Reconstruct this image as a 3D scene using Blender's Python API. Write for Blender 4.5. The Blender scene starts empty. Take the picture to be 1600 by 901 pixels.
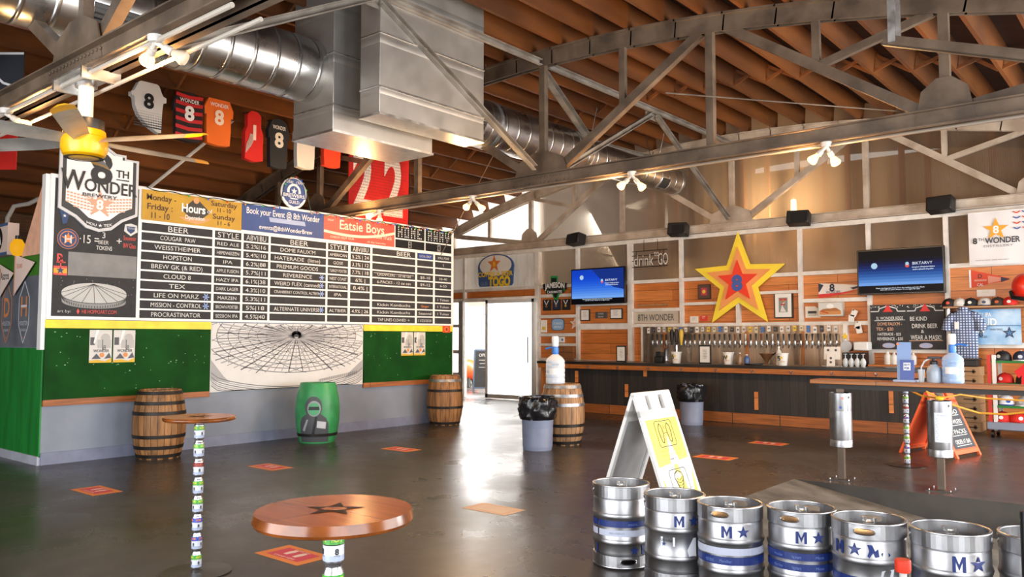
import bpy, bmesh, math, random
from mathutils import Vector, Matrix
random.seed(7)
S = bpy.context.scene
COL = S.collection
R_ = math.radians
PI = math.pi

# ---------------------------------------------------------------- camera
H = 1.56
YAW = R_(39.8); PITCH = math.atan(78 / 1270)
cd = bpy.data.cameras.new('camera'); cam = bpy.data.objects.new('camera', cd); COL.objects.link(cam)
cam.location = (0, 0, H); cam.rotation_euler = (PI / 2 + PITCH, 0, YAW)
cd.sensor_width = 36; cd.lens = 36 * 1270 / 1600; cd.clip_end = 200; cd.clip_start = 0.05
S.camera = cam
# ---------------------------------------------------------------- exposure, sky and daylight
S.view_settings.view_transform = 'Standard'; S.view_settings.look = 'None'
S.view_settings.gamma = 1; S.view_settings.use_curve_mapping = False
S.view_settings.exposure = 0.0
W = bpy.data.worlds.new('sky'); S.world = W; W.use_nodes = True
bg = W.node_tree.nodes['Background']; bg.inputs[0].default_value = (0.86, 0.93, 1.0, 1); bg.inputs[1].default_value = 1.3

def area(name, loc, target, sx, sy, power, col=(1, 1, 1)):
    l = bpy.data.lights.new(name, 'AREA'); l.shape = 'RECTANGLE'; l.size = sx; l.size_y = sy
    l.energy = power; l.color = col
    o = bpy.data.objects.new(name, l); COL.objects.link(o); o.location = loc
    d = Vector(target) - Vector(loc); o.rotation_euler = d.to_track_quat('-Z', 'Y').to_euler()
    return o
# daylight through the roll-up doors: the dock door on the right, the doors behind the camera, the yard behind the far door
area('daylight_dock_door', (2.4, 7.0, 1.3), (-8, 7.2, 1.2), 4.4, 3.6, 430, (1, .98, .95))
area('daylight_bar_side_door', (2.4, 12.8, 1.9), (-9, 7.5, 1.2), 4.2, 3.0, 620, (1, .98, .95))
area('daylight_side_door', (2.4, 0.2, 1.7), (-8, 2.2, 1.4), 4.6, 3.0, 330, (.97, .98, 1))
area('daylight_rear_door', (-4.5, -3.4, 1.8), (-5.5, 8, 1.6), 7.5, 3.2, 660, (.96, .98, 1))
area('daylight_yard', (-15.2, 18.7, 3.75), (-14.2, 15.2, .2), 6.0, 3.4, 2600, (1, .99, .97))

# ---------------------------------------------------------------- pixel rays (photo frame 1600 x 901) to points on real planes
fh = Vector((-math.sin(YAW), math.cos(YAW), 0)); RT = Vector((math.cos(YAW), math.sin(YAW), 0)); UZ = Vector((0, 0, 1))
FW = fh * math.cos(PITCH) + UZ * math.sin(PITCH); UP = UZ * math.cos(PITCH) - fh * math.sin(PITCH)
C0 = Vector((0, 0, H))
def ray(x, y): return FW + RT * ((x - 800) / 1270) - UP * ((y - 450.5) / 1270)
def aty(x, y, Y): d = ray(x, y); return C0 + d * (Y / d.y)
def atx(x, y, X): d = ray(x, y); return C0 + d * (X / d.x)
def flo(x, y, z=0): d = ray(x, y); return C0 + d * ((z - H) / d.z)
def dep(x, y, w): return C0 + ray(x, y) * w

# ---------------------------------------------------------------- materials
def hexc(h):
    h = h.lstrip('#'); o = []
    for i in (0, 2, 4):
        c = int(h[i:i + 2], 16) / 255; o.append(c / 12.92 if c <= .04045 else ((c + .055) / 1.055) ** 2.4)
    return tuple(o)
MC = {}
def mat(name, col, rough=.5, metal=0., col2=None, scale=6., stretch=(1, 1, 1), bump=0., emit=0., rvar=0., spec=None, detail=6, lo=.35, hi=.65, bscale=None):
    if name in MC: return MC[name]
    if isinstance(col, str): col = hexc(col)
    if isinstance(col2, str): col2 = hexc(col2)
    m = bpy.data.materials.new(name); m.use_nodes = True; MC[name] = m
    nt = m.node_tree; b = nt.nodes['Principled BSDF']; N = nt.nodes.new; L = nt.links.new
    b.inputs['Base Color'].default_value = (*col, 1); b.inputs['Roughness'].default_value = rough; b.inputs['Metallic'].default_value = metal
    if spec is not None: b.inputs['Specular IOR Level'].default_value = spec
    if emit: b.inputs['Base Color'].default_value = (*[c * .05 for c in col], 1); b.inputs['Specular IOR Level'].default_value = .15; b.inputs['Emission Color'].default_value = (*col, 1); b.inputs['Emission Strength'].default_value = emit
    if col2 is None: col2 = tuple(c * .82 for c in col)
    tc = N('ShaderNodeTexCoord'); mp = N('ShaderNodeMapping'); mp.inputs['Scale'].default_value = stretch
    L(tc.outputs['Object'], mp.inputs['Vector'])
    nz = N('ShaderNodeTexNoise'); nz.inputs['Scale'].default_value = scale; nz.inputs['Detail'].default_value = detail
    L(mp.outputs[0], nz.inputs['Vector'])
    rp = N('ShaderNodeValToRGB'); rp.color_ramp.elements[0].position = lo; rp.color_ramp.elements[1].position = hi
    rp.color_ramp.elements[0].color = (*col2, 1); rp.color_ramp.elements[1].color = (*col, 1)
    L(nz.outputs['Fac'], rp.inputs['Fac'])
    if not emit: L(rp.outputs[0], b.inputs['Base Color'])
    if rvar:
        mr = N('ShaderNodeMapRange'); mr.inputs['From Min'].default_value = .3; mr.inputs['From Max'].default_value = .7
        mr.inputs['To Min'].default_value = max(0, rough - rvar); mr.inputs['To Max'].default_value = rough + rvar
        L(nz.outputs['Fac'], mr.inputs['Value']); L(mr.outputs[0], b.inputs['Roughness'])
    if bump:
        bp = N('ShaderNodeBump'); bp.inputs['Strength'].default_value = bump; bp.inputs['Distance'].default_value = .02
        L(nz.outputs['Fac'], bp.inputs['Height']); L(bp.outputs[0], b.inputs['Normal'])
    return m

def plank(name, c1, c2, axis='x', width=.14, length=2.2, rough=.5, gap=(.02, .012, .006), gapw=.004, bump=.2, g=(.55, 1.18)):
    """boards with grain; 'axis' is the direction the boards run along in the object's own space"""
    if name in MC: return MC[name]
    c1 = hexc(c1); c2 = hexc(c2)
    m = bpy.data.materials.new(name); m.use_nodes = True; MC[name] = m
    nt = m.node_tree; b = nt.nodes['Principled BSDF']; N = nt.nodes.new; L = nt.links.new
    b.inputs['Roughness'].default_value = rough
    tc = N('ShaderNodeTexCoord'); sp = N('ShaderNodeSeparateXYZ'); cb = N('ShaderNodeCombineXYZ'); L(tc.outputs['Object'], sp.inputs[0])
    a, o = {'x': ('X', 'Z'), 'zx': ('Z', 'X'), 'xy': ('X', 'Y'), 'zy': ('Z', 'Y'), 'yz': ('Y', 'Z'), 'yx': ('Y', 'X')}[axis]
    L(sp.outputs[a], cb.inputs['X']); L(sp.outputs[o], cb.inputs['Y'])
    br = N('ShaderNodeTexBrick'); br.inputs['Scale'].default_value = 1; br.inputs['Brick Width'].default_value = length; br.inputs['Row Height'].default_value = width
    br.inputs['Mortar Size'].default_value = gapw; br.inputs['Mortar Smooth'].default_value = .2; br.inputs['Color1'].default_value = (*c1, 1); br.inputs['Color2'].default_value = (*c2, 1)
    br.inputs['Mortar'].default_value = (*gap, 1); br.offset = .37
    L(cb.outputs[0], br.inputs['Vector'])
    mp = N('ShaderNodeMapping'); mp.inputs['Scale'].default_value = (1.2, 22, 1); L(cb.outputs[0], mp.inputs['Vector'])
    nz = N('ShaderNodeTexNoise'); nz.inputs['Scale'].default_value = 1.6; nz.inputs['Detail'].default_value = 8; L(mp.outputs[0], nz.inputs['Vector'])
    mr = N('ShaderNodeMapRange'); mr.inputs['From Min'].default_value = .3; mr.inputs['From Max'].default_value = .72; mr.inputs['To Min'].default_value = g[0]; mr.inputs['To Max'].default_value = g[1]
    L(nz.outputs['Fac'], mr.inputs['Value'])
    mx = N('ShaderNodeMixRGB'); mx.blend_type = 'MULTIPLY'; mx.inputs[0].default_value = 1; L(br.outputs['Color'], mx.inputs[1]); L(mr.outputs[0], mx.inputs[2])
    L(mx.outputs[0], b.inputs['Base Color'])
    bp = N('ShaderNodeBump'); bp.inputs['Strength'].default_value = bump; bp.inputs['Distance'].default_value = .01; L(nz.outputs['Fac'], bp.inputs['Height']); L(bp.outputs[0], b.inputs['Normal'])
    return m

def flat(h, rough=.55, name=None): return mat(name or 'paint_' + h.strip('#'), h, rough, scale=3, col2=tuple(c * .93 for c in hexc(h)))
def glow(name, col, s): return mat(name, col, emit=s)

def floor_mat():
    m = bpy.data.materials.new('polished_concrete'); m.use_nodes = True
    nt = m.node_tree; b = nt.nodes['Principled BSDF']; N = nt.nodes.new; L = nt.links.new
    tc = N('ShaderNodeTexCoord')
    n1 = N('ShaderNodeTexNoise'); n1.inputs['Scale'].default_value = .55; n1.inputs['Detail'].default_value = 9; n1.inputs['Roughness'].default_value = .62
    n2 = N('ShaderNodeTexNoise'); n2.inputs['Scale'].default_value = 5; n2.inputs['Detail'].default_value = 10; n2.inputs['Roughness'].default_value = .7
    L(tc.outputs['Object'], n1.inputs['Vector']); L(tc.outputs['Object'], n2.inputs['Vector'])
    r1 = N('ShaderNodeValToRGB'); e = r1.color_ramp.elements; e[0].position = .36; e[0].color = (.046, .035, .028, 1); e[1].position = .64; e[1].color = (.060, .057, .056, 1)
    L(n1.outputs['Fac'], r1.inputs['Fac'])
    r2 = N('ShaderNodeValToRGB'); e = r2.color_ramp.elements; e[0].position = .3; e[0].color = (.72, .72, .72, 1); e[1].position = .7; e[1].color = (1.2, 1.2, 1.2, 1)
    L(n2.outputs['Fac'], r2.inputs['Fac'])
    mx = N('ShaderNodeMixRGB'); mx.blend_type = 'MULTIPLY'; mx.inputs[0].default_value = 1; L(r1.outputs[0], mx.inputs[1]); L(r2.outputs[0], mx.inputs[2])
    L(mx.outputs[0], b.inputs['Base Color'])
    mr = N('ShaderNodeMapRange'); mr.inputs['From Min'].default_value = .35; mr.inputs['From Max'].default_value = .65; mr.inputs['To Min'].default_value = .2; mr.inputs['To Max'].default_value = .42
    L(n1.outputs['Fac'], mr.inputs['Value']); L(mr.outputs[0], b.inputs['Roughness'])
    bp = N('ShaderNodeBump'); bp.inputs['Strength'].default_value = .05; bp.inputs['Distance'].default_value = .01; L(n2.outputs['Fac'], bp.inputs['Height']); L(bp.outputs[0], b.inputs['Normal'])
    return m

def spiral_metal(name, col, rough, period, axis, strength=.5, metal=1.):
    """galvanised sheet with seams every 'period' metres along an axis"""
    m = mat(name, col, rough, metal, col2=tuple(c * .86 for c in col), scale=3, rvar=.05)
    nt = m.node_tree; b = nt.nodes['Principled BSDF']; N = nt.nodes.new; L = nt.links.new
    tc = N('ShaderNodeTexCoord'); wv = N('ShaderNodeTexWave'); wv.wave_type = 'BANDS'; wv.bands_direction = axis
    wv.inputs['Scale'].default_value = PI / (10 * period) ; wv.inputs['Distortion'].default_value = 0
    L(tc.outputs['Object'], wv.inputs['Vector'])
    rp = N('ShaderNodeValToRGB'); rp.color_ramp.elements[0].position = .93; rp.color_ramp.elements[1].position = 1
    L(wv.outputs['Fac'], rp.inputs['Fac'])
    bp = N('ShaderNodeBump'); bp.inputs['Strength'].default_value = strength; bp.inputs['Distance'].default_value = .02
    L(rp.outputs[0], bp.inputs['Height']); L(bp.outputs[0], b.inputs['Normal'])
    return m

def poly_mat(name, tint, trans, rough=.22, base=(.33, .28, .24)):
    """twin-wall polycarbonate sheet: glossy, ribbed, partly see-through"""
    m = mat(name, base, rough, 0, col2=tuple(c * .72 for c in base), scale=2.2, stretch=(1, 1, .25), rvar=.08)
    nt = m.node_tree; b = nt.nodes['Principled BSDF']; N = nt.nodes.new; L = nt.links.new
    tc = N('ShaderNodeTexCoord'); wv = N('ShaderNodeTexWave'); wv.wave_type = 'BANDS'; wv.bands_direction = 'X'; wv.inputs['Scale'].default_value = 9
    wv.inputs['Distortion'].default_value = 1.5; wv.inputs['Detail Scale'].default_value = .6
    L(tc.outputs['Object'], wv.inputs['Vector'])
    bp = N('ShaderNodeBump'); bp.inputs['Strength'].default_value = .35; bp.inputs['Distance'].default_value = .01; L(wv.outputs['Fac'], bp.inputs['Height']); L(bp.outputs[0], b.inputs['Normal'])
    b.inputs['Specular IOR Level'].default_value = .8
    tr = N('ShaderNodeBsdfTranslucent'); tr.inputs[0].default_value = (*tint, 1)
    tp = N('ShaderNodeBsdfTransparent'); tp.inputs[0].default_value = (*tint, 1)
    m1 = N('ShaderNodeMixShader'); m1.inputs[0].default_value = .5; L(tr.outputs[0], m1.inputs[1]); L(tp.outputs[0], m1.inputs[2])
    m2 = N('ShaderNodeMixShader'); m2.inputs[0].default_value = trans; L(b.outputs[0], m2.inputs[1]); L(m1.outputs[0], m2.inputs[2])
    L(m2.outputs[0], nt.nodes['Material Output'].inputs['Surface'])
    return m

def clear_mat(name, tint, rough=.05, mixf=.55):
    if name in MC: return MC[name]
    m = bpy.data.materials.new(name); m.use_nodes = True; MC[name] = m
    nt = m.node_tree; N = nt.nodes.new; L = nt.links.new; b = nt.nodes['Principled BSDF']
    b.inputs['Base Color'].default_value = (*tint, 1); b.inputs['Roughness'].default_value = rough
    tp = N('ShaderNodeBsdfTransparent'); tp.inputs[0].default_value = (*tint, 1)
    fr = N('ShaderNodeLayerWeight'); fr.inputs[0].default_value = .35
    mr = N('ShaderNodeMapRange'); mr.inputs['To Min'].default_value = 1 - mixf; mr.inputs['To Max'].default_value = .95
    L(fr.outputs['Facing'], mr.inputs['Value'])
    mx = N('ShaderNodeMixShader'); L(mr.outputs[0], mx.inputs[0]); L(tp.outputs[0], mx.inputs[1]); L(b.outputs[0], mx.inputs[2])
    L(mx.outputs[0], nt.nodes['Material Output'].inputs['Surface'])
    return m

# ---------------------------------------------------------------- mesh builder
_tc = {}
def glyphs(s, off=0.):
    k = (s, off)
    if k not in _tc:
        c = bpy.data.curves.new('t', 'FONT'); c.body = s; c.size = 1; c.align_x = 'LEFT'; c.offset = off; c.resolution_u = 3
        o = bpy.data.objects.new('t', c); COL.objects.link(o)
        dg = bpy.context.evaluated_depsgraph_get(); me = bpy.data.meshes.new_from_object(o.evaluated_get(dg))
        vs = [v.co.copy() for v in me.vertices]; fs = [tuple(p.vertices) for p in me.polygons]
        bpy.data.objects.remove(o); bpy.data.curves.remove(c); bpy.data.meshes.remove(me)
        if vs:
            x0 = min(v.x for v in vs); x1 = max(v.x for v in vs); y0 = min(v.y for v in vs); y1 = max(v.y for v in vs)
        else: x0 = x1 = y0 = y1 = 0
        _tc[k] = (vs, fs, x0, x1, y0, y1)
    return _tc[k]

class Fr:
    """a plane to draw on: origin, right, up, out"""
    def __init__(s, o, u, v): s.o = Vector(o); s.u = Vector(u).normalized(); s.v = Vector(v).normalized(); s.n = s.u.cross(s.v)
    def __call__(s, a, b, d=0): return s.o + s.u * a + s.v * b + s.n * d
class Cy:
    """a vertical cylinder to draw on: a is arc length from direction ang, b is height"""
    def __init__(s, c, r, ang): s.c = Vector(c); s.r = r; s.a = ang
    def rad(s, b): return s.r(b) if callable(s.r) else s.r
    def __call__(s, a, b, d=0):
        r = s.rad(b) ; t = s.a + a / r
        return s.c + Vector((math.cos(t) * (r + d), math.sin(t) * (r + d), b))

class MB:
    def __init__(s): s.v = []; s.f = []; s.m = []
    def add(s, vs, fs, mi=0):
        k = len(s.v); s.v += [Vector(v) for v in vs]
        for f in fs: s.f.append(tuple(i + k for i in f)); s.m.append(mi)
        return s
    def box(s, c, d, mi=0, rot=None):
        c = Vector(c); vs = []
        for z in (-1, 1):
            for x, y in ((-1, -1), (1, -1), (1, 1), (-1, 1)):
                p = Vector((x * d[0] / 2, y * d[1] / 2, z * d[2] / 2)); vs.append(c + (rot @ p if rot else p))
        return s.add(vs, [(3, 2, 1, 0), (4, 5, 6, 7), (0, 1, 5, 4), (1, 2, 6, 5), (2, 3, 7, 6), (3, 0, 4, 7)], mi)
    def bx(s, x0, x1, y0, y1, z0, z1, mi=0):
        return s.box(((x0 + x1) / 2, (y0 + y1) / 2, (z0 + z1) / 2), (abs(x1 - x0), abs(y1 - y0), abs(z1 - z0)), mi)
    def beam(s, p0, p1, w, h, mi=0, side=(0, 1, 0)):
        """w along 'side', h across it"""
        p0 = Vector(p0); p1 = Vector(p1); d = (p1 - p0).normalized(); a = Vector(side); a = (a - d * a.dot(d)).normalized(); b = d.cross(a)
        vs = []
        for p in (p0, p1):
            for i, j in ((-1, -1), (1, -1), (1, 1), (-1, 1)): vs.append(p + a * (i * w / 2) + b * (j * h / 2))
        return s.add(vs, [(3, 2, 1, 0), (4, 5, 6, 7), (0, 1, 5, 4), (1, 2, 6, 5), (2, 3, 7, 6), (3, 0, 4, 7)], mi)
    def channel(s, p0, p1, w, h, t=.012, mi=0, side=(0, 1, 0), flip=1):
        """C-section: web of height h with two flanges of width w"""
        p0 = Vector(p0); p1 = Vector(p1); d = (p1 - p0).normalized(); a = Vector(side); a = (a - d * a.dot(d)).normalized(); b = d.cross(a)
        if b.z < 0: b = -b
        s.beam(p0, p1, t, h, mi, a)
        for j in (-1, 1):
            o = b * (j * (h / 2 - t / 2)) + a * (flip * (w / 2 - t / 2)); s.beam(p0 + o, p1 + o, w, t, mi, a)
        return s
    def cyl(s, p0, p1, r0, r1=None, n=16, mi=0, caps=True):
        r1 = r0 if r1 is None else r1; p0 = Vector(p0); p1 = Vector(p1); d = (p1 - p0).normalized()
        a = d.orthogonal().normalized(); b = d.cross(a); vs = []
        for p, r in ((p0, r0), (p1, r1)):
            for i in range(n): t = 2 * PI * i / n; vs.append(p + a * (r * math.cos(t)) + b * (r * math.sin(t)))
        fs = [(i, (i + 1) % n, n + (i + 1) % n, n + i) for i in range(n)]
        if caps: fs += [tuple(range(n - 1, -1, -1)), tuple(range(n, 2 * n))]
        return s.add(vs, fs, mi)
    def tube(s, pts, r, n=8, mi=0):
        pts = [Vector(p) for p in pts]; vs = []; fs = []; ref = None
        for i, p in enumerate(pts):
            d = (pts[min(i + 1, len(pts) - 1)] - pts[max(i - 1, 0)]).normalized()
            if ref is None: ref = d.orthogonal().normalized()
            a = (ref - d * ref.dot(d)).normalized(); ref = a; b = d.cross(a)
            rr = r[i] if isinstance(r, (list, tuple)) else r
            for k in range(n): t = 2 * PI * k / n; vs.append(p + a * (rr * math.cos(t)) + b * (rr * math.sin(t)))
        for i in range(len(pts) - 1):
            for k in range(n): fs.append((i * n + k, i * n + (k + 1) % n, (i + 1) * n + (k + 1) % n, (i + 1) * n + k))
        fs += [tuple(range(n - 1, -1, -1)), tuple(range((len(pts) - 1) * n, len(pts) * n))]
        return s.add(vs, fs, mi)
    def lathe(s, prof, c=(0, 0, 0), n=32, mi=0, mis=None, wob=None):
        """prof: list of (radius, z)"""
        c = Vector(c); vs = []; fs = []; ms = []
        for j, (r, z) in enumerate(prof):
            for i in range(n):
                t = 2 * PI * i / n; q = r * (wob(t, j) if wob else 1); vs.append(c + Vector((q * math.cos(t), q * math.sin(t), z)))
        k0 = len(s.v); s.v += vs
        for j in range(len(prof) - 1):
            for i in range(n):
                s.f.append(tuple(k0 + q for q in (j * n + i, j * n + (i + 1) % n, (j + 1) * n + (i + 1) % n, (j + 1) * n + i))); s.m.append(mis[j] if mis else mi)
        ring = math.hypot(prof[0][0] - prof[-1][0], prof[0][1] - prof[-1][1]) < .06
        for j, fl in ((0, True), (len(prof) - 1, False)):
            if prof[j][0] > 1e-4 and not ring:
                q = [k0 + j * n + i for i in range(n)]; s.f.append(tuple(q[::-1] if fl else q)); s.m.append(mis[max(0, min(j, len(prof) - 2))] if mis else mi)
        return s
    def sphere(s, c, r, n=16, mi=0, sc=(1, 1, 1)):
        c = Vector(c); vs = []; fs = []; m = n // 2
        for j in range(m + 1):
            p = PI * j / m
            for i in range(n): t = 2 * PI * i / n; vs.append(c + Vector((r * sc[0] * math.sin(p) * math.cos(t), r * sc[1] * math.sin(p) * math.sin(t), r * sc[2] * math.cos(p))))
        for j in range(m):
            for i in range(n): fs.append((j * n + i, (j + 1) * n + i, (j + 1) * n + (i + 1) % n, j * n + (i + 1) % n))
        return s.add(vs, fs, mi)
    def poly(s, F, pts, d=.002, mi=0, th=0, ear=False):
        """flat outline drawn on a frame, th>0 gives it thickness"""
        n = len(pts); top = [F(a, b, d + th) for a, b in pts]
        if isinstance(F, Fr):
            ar = sum(pts[i][0] * pts[(i + 1) % n][1] - pts[(i + 1) % n][0] * pts[i][1] for i in range(n))
            if ar < 0: pts = pts[::-1]; top = top[::-1]
        if ear or n > 4 and th == 0 or n > 4:
            from mathutils.geometry import tessellate_polygon
            tri = tessellate_polygon([[Vector((a, b, 0)) for a, b in pts]])
            fs = []
            for t in tri:
                a, b, c_ = [Vector((*pts[i], 0)) for i in t]
                fs.append(tuple(t) if (b - a).cross(c_ - a).z > 0 else tuple(t[::-1]))
        else: fs = [tuple(range(n))]
        s.add(top, fs, mi)
        if th:
            bot = [F(a, b, d) for a, b in pts]; s.add(top + bot, [(i, i + n, (i + 1) % n + n, (i + 1) % n) for i in range(n)], mi)
            s.add(bot, [f[::-1] for f in fs], mi)
        return s
    def rect(s, F, a0, a1, b0, b1, d=.002, mi=0, th=0): return s.poly(F, [(a0, b0), (a1, b0), (a1, b1), (a0, b1)], d, mi, th)
    def disc(s, F, a, b, r, d=.002, mi=0, n=24, ry=None, th=0): return s.poly(F, [(a + r * math.cos(2 * PI * i / n), b + (ry or r) * math.sin(2 * PI * i / n)) for i in range(n)], d, mi, th)
    def ring(s, F, a, b, r0, r1, d=.002, mi=0, n=32, asp=1):
        vs = []; 
        for i in range(n):
            t = 2 * PI * i / n
            for r in (r0, r1): vs.append(F(a + r * math.cos(t), b + asp * r * math.sin(t), d))
        return s.add(vs, [(2 * i, 2 * i + 1, (2 * i + 3) % (2 * n), (2 * i + 2) % (2 * n)) for i in range(n)], mi)
    def line(s, F, pts, w, d=.002, mi=0):
        for (a0, b0), (a1, b1) in zip(pts, pts[1:]):
            l = math.hypot(a1 - a0, b1 - b0) or 1e-6; x = -(b1 - b0) / l * w / 2; y = (a1 - a0) / l * w / 2
            s.poly(F, [(a0 - x, b0 - y), (a1 - x, b1 - y), (a1 + x, b1 + y), (a0 + x, b0 + y)], d, mi)
        return s
    def star(s, F, a, b, r, d=.002, mi=0, th=0, k=.4, rot=0, n=5): return s.poly(F, starpts(a, b, r, k, rot, n), d, mi, th)
    def text(s, F, t, a, b, h, w=None, d=.003, mi=0, al='c', off=0., arc=None):
        """capital height h, squeezed to width w; b is the middle of the line"""
        vs, fs, x0, x1, y0, y1 = glyphs(t, off)
        if not vs: return s
        k = h / .72; kx = k
        if w: kx = min(k * 1.6, w / max(x1 - x0, 1e-4))
        ww = (x1 - x0) * kx; ox = {'c': -ww / 2, 'l': 0, 'r': -ww}[al]
        out = []
        for v in vs:
            px = a + ox + (v.x - x0) * kx; py = b + v.y * k - h / 2
            if arc: py += arc * (1 - ((px - a) / (ww / 2 + 1e-6)) ** 2)
            out.append(F(px, py, d))
        return s.add(out, fs, mi)
    def build(s, name, mats, parent=None, label=None, bev=0, sharp=35, kind=None, cat=None, group=None):
        me = bpy.data.meshes.new(name); off = parent_loc(parent)
        me.from_pydata([v - off for v in s.v], [], s.f)
        if not isinstance(mats, (list, tuple)): mats = [mats]
        for m in mats: me.materials.append(m)
        me.polygons.foreach_set('material_index', [min(i, len(mats) - 1) for i in s.m])
        me.polygons.foreach_set('use_smooth', [True] * len(s.f)); me.update()
        me.set_sharp_from_angle(angle=R_(sharp))
        o = bpy.data.objects.new(name, me); COL.objects.link(o)
        if parent: o.parent = parent
        if bev:
            b = o.modifiers.new('edge', 'BEVEL'); b.width = bev; b.segments = 2; b.limit_method = 'ANGLE'; b.angle_limit = R_(40)
        if label: o['label'] = label
        if kind: o['kind'] = kind
        if cat: o['category'] = cat
        if group: o['group'] = group
        return o
    def top(s, name, mats, label, cat, group=None, loc=None, **k):
        """a thing that is one mesh; its origin is put at loc"""
        if loc is None:
            xs = [v.x for v in s.v]; ys = [v.y for v in s.v]; zs = [v.z for v in s.v]; loc = ((min(xs) + max(xs)) / 2, (min(ys) + max(ys)) / 2, min(zs))
        loc = Vector(loc); s.v = [v - loc for v in s.v]
        o = s.build(name, mats, None, label, cat=cat, group=group, **k); o.location = loc
        return o
def parent_loc(p):
    o = Vector((0, 0, 0))
    while p: o += Vector(p.location); p = p.parent
    return o
def starpts(a, b, r, k=.4, rot=0, n=5):
    return [(a + (r if i % 2 == 0 else r * k) * math.sin(rot + PI * i / n), b + (r if i % 2 == 0 else r * k) * math.cos(rot + PI * i / n)) for i in range(2 * n)]
def thing(name, label, cat, loc=(0, 0, 0), group=None):
    o = bpy.data.objects.new(name, None); COL.objects.link(o); o.location = loc; o['label'] = label; o['category'] = cat
    o.empty_display_size = .1
    if group: o['group'] = group
    return o
def struct(mb, name, mats, **k): return mb.build(name, mats, kind='structure', **k)
def dup(root, loc, label):
    """copy a thing with its parts and sub-parts"""
    r = root.copy(); COL.objects.link(r); r.location = loc; r['label'] = label
    for ch in list(root.children):
        c = ch.copy(); COL.objects.link(c); c.parent = r
        for g in list(ch.children):
            d = g.copy(); COL.objects.link(d); d.parent = c
    return r

# ---------------------------------------------------------------- shared materials
white = flat('#f2f2f0', .45); black = flat('#111214', .4); chalk = mat('chalk_slate', '#38383a', .75, col2='#2b2b2d', scale=9, rvar=.05)
chalkw = mat('chalk_white', '#e4e4e0', .9); steel = mat('steel', (.5, .5, .5), .3, 1., col2=(.45, .45, .46), scale=6, rvar=.03)
trussp = mat('truss_primer', '#7a6856', .5, .1, col2='#54463a', scale=3, bump=.05)
trussw = mat('truss_whitewash', '#c9bcac', .5, 0, col2='#a39382', scale=3)
galv = mat('galvanised_sheet', (.66, .66, .65), .36, .9, col2=(.5, .5, .49), scale=8, rvar=.1)
frame_w = mat('white_stud', '#e9e4dc', .5, col2='#d2cbc2', scale=4)
barwood = plank('cedar_boards', '#de8b48', '#c87334', 'x', .24, 2.6, .42, g=(.7, 1.12))
joistw = mat('joist_timber', '#80491a', .65, col2='#512d10', scale=1.1, stretch=(2, .4, 2), bump=.05)
deckw = plank('roof_deck', '#3f2010', '#2c160a', 'xy', .14, 3., .75)
concrete = mat('rough_concrete', '#77736c', .85, col2='#4d4a45', scale=3, bump=.3)
cardboard = mat('cardboard', '#c9a57e', .8, col2='#b8936c', scale=3)
def letter_m(m, Y, a, b, h, w, d=.0035, mi=0):
    W, q = w / 2, h / 2; s = w * .24
    m.poly(Y, [(a - W, b - q), (a - W + s, b - q), (a - W + s, b + q * .35), (a, b - q * .75), (a + W - s, b + q * .35), (a + W - s, b - q), (a + W, b - q), (a + W, b + q), (a + W - s, b + q), (a, b - q * .05), (a - W + s, b + q), (a - W, b + q)], d, mi)
darkwood = plank('charred_boards', '#332c28', '#1f1b19', 'zx', .15, 1.6, .55, gap=(.006, .005, .004))
# ================================================================ the setting
fl = MB(); XL, XR, YF, YB, RAMP0 = -17.2, 2.6, -3.7, 21.0, -3.45
fl.add([(XL, YF, 0), (XR + 1, YF, 0), (XR + 1, 5.25, 0), (RAMP0, 5.25, 0), (RAMP0, 9.05, 0), (XR + 1, 9.05, 0), (XR + 1, YB, 0), (XL, YB, 0)],
       [(0, 1, 2, 3), (0, 3, 4, 7), (4, 5, 6, 7)], 0)
fl.add([(-21.2, 16.1, 0), (XL, 16.1, 0), (XL, YB, 0), (-21.2, YB, 0)], [(0, 1, 2, 3)], 0)
RZ = -.183; rz = RZ * (XR + 1 - RAMP0)
fl.add([(RAMP0, 5.25, 0), (XR + 1, 5.25, rz), (XR + 1, 9.05, rz), (RAMP0, 9.05, 0), (XR + 1, 5.25, 0), (XR + 1, 9.05, 0)],
       [(0, 1, 2, 3)], 1)
fl.add([(RAMP0, 5.25, 0), (XR + 1, 5.25, rz), (XR + 1, 5.25, 0), (RAMP0, 9.05, 0), (XR + 1, 9.05, rz), (XR + 1, 9.05, 0)], [(0, 2, 1), (3, 4, 5)], 2)
struct(fl, 'floor', [floor_mat(), concrete, mat('step_concrete', '#4d4843', .7, col2='#35312d', scale=2.5, bump=.3)])

def ztop(x): return 5.86 - .0203 * (x + 7.3) ** 2
# roof: curved deck on joists that run from truss to truss
ce = MB(); xs = [XL - .3 + i * (XR - XL + .6) / 40 for i in range(41)]
for a, b in zip(xs, xs[1:]):
    za, zb = ztop(a) + .34, ztop(b) + .34
    ce.add([(a, YF - .3, za), (b, YF - .3, zb), (b, YB, zb), (a, YB, za), (a, YF - .3, za + .06), (b, YF - .3, zb + .06), (b, YB, zb + .06), (a, YB, za + .06)], [(3, 2, 1, 0), (4, 5, 6, 7)], 0)
ceil = struct(ce, 'ceiling', [deckw])
j = 0; x = -17.0
while x < 2.5:
    m = MB(); z = ztop(x); sl = -.0406 * (x + 7.3)
    n = Vector((-sl, 0, 1)).normalized(); t = Vector((n.z, 0, -n.x))
    p = Vector((x, 0, z)) + n * .165
    m.beam(p + Vector((0, YF, 0)), p + Vector((0, 16.1, 0)), .055, .33, 0, t)
    m.build('joist', joistw, ceil); x += .56
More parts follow.
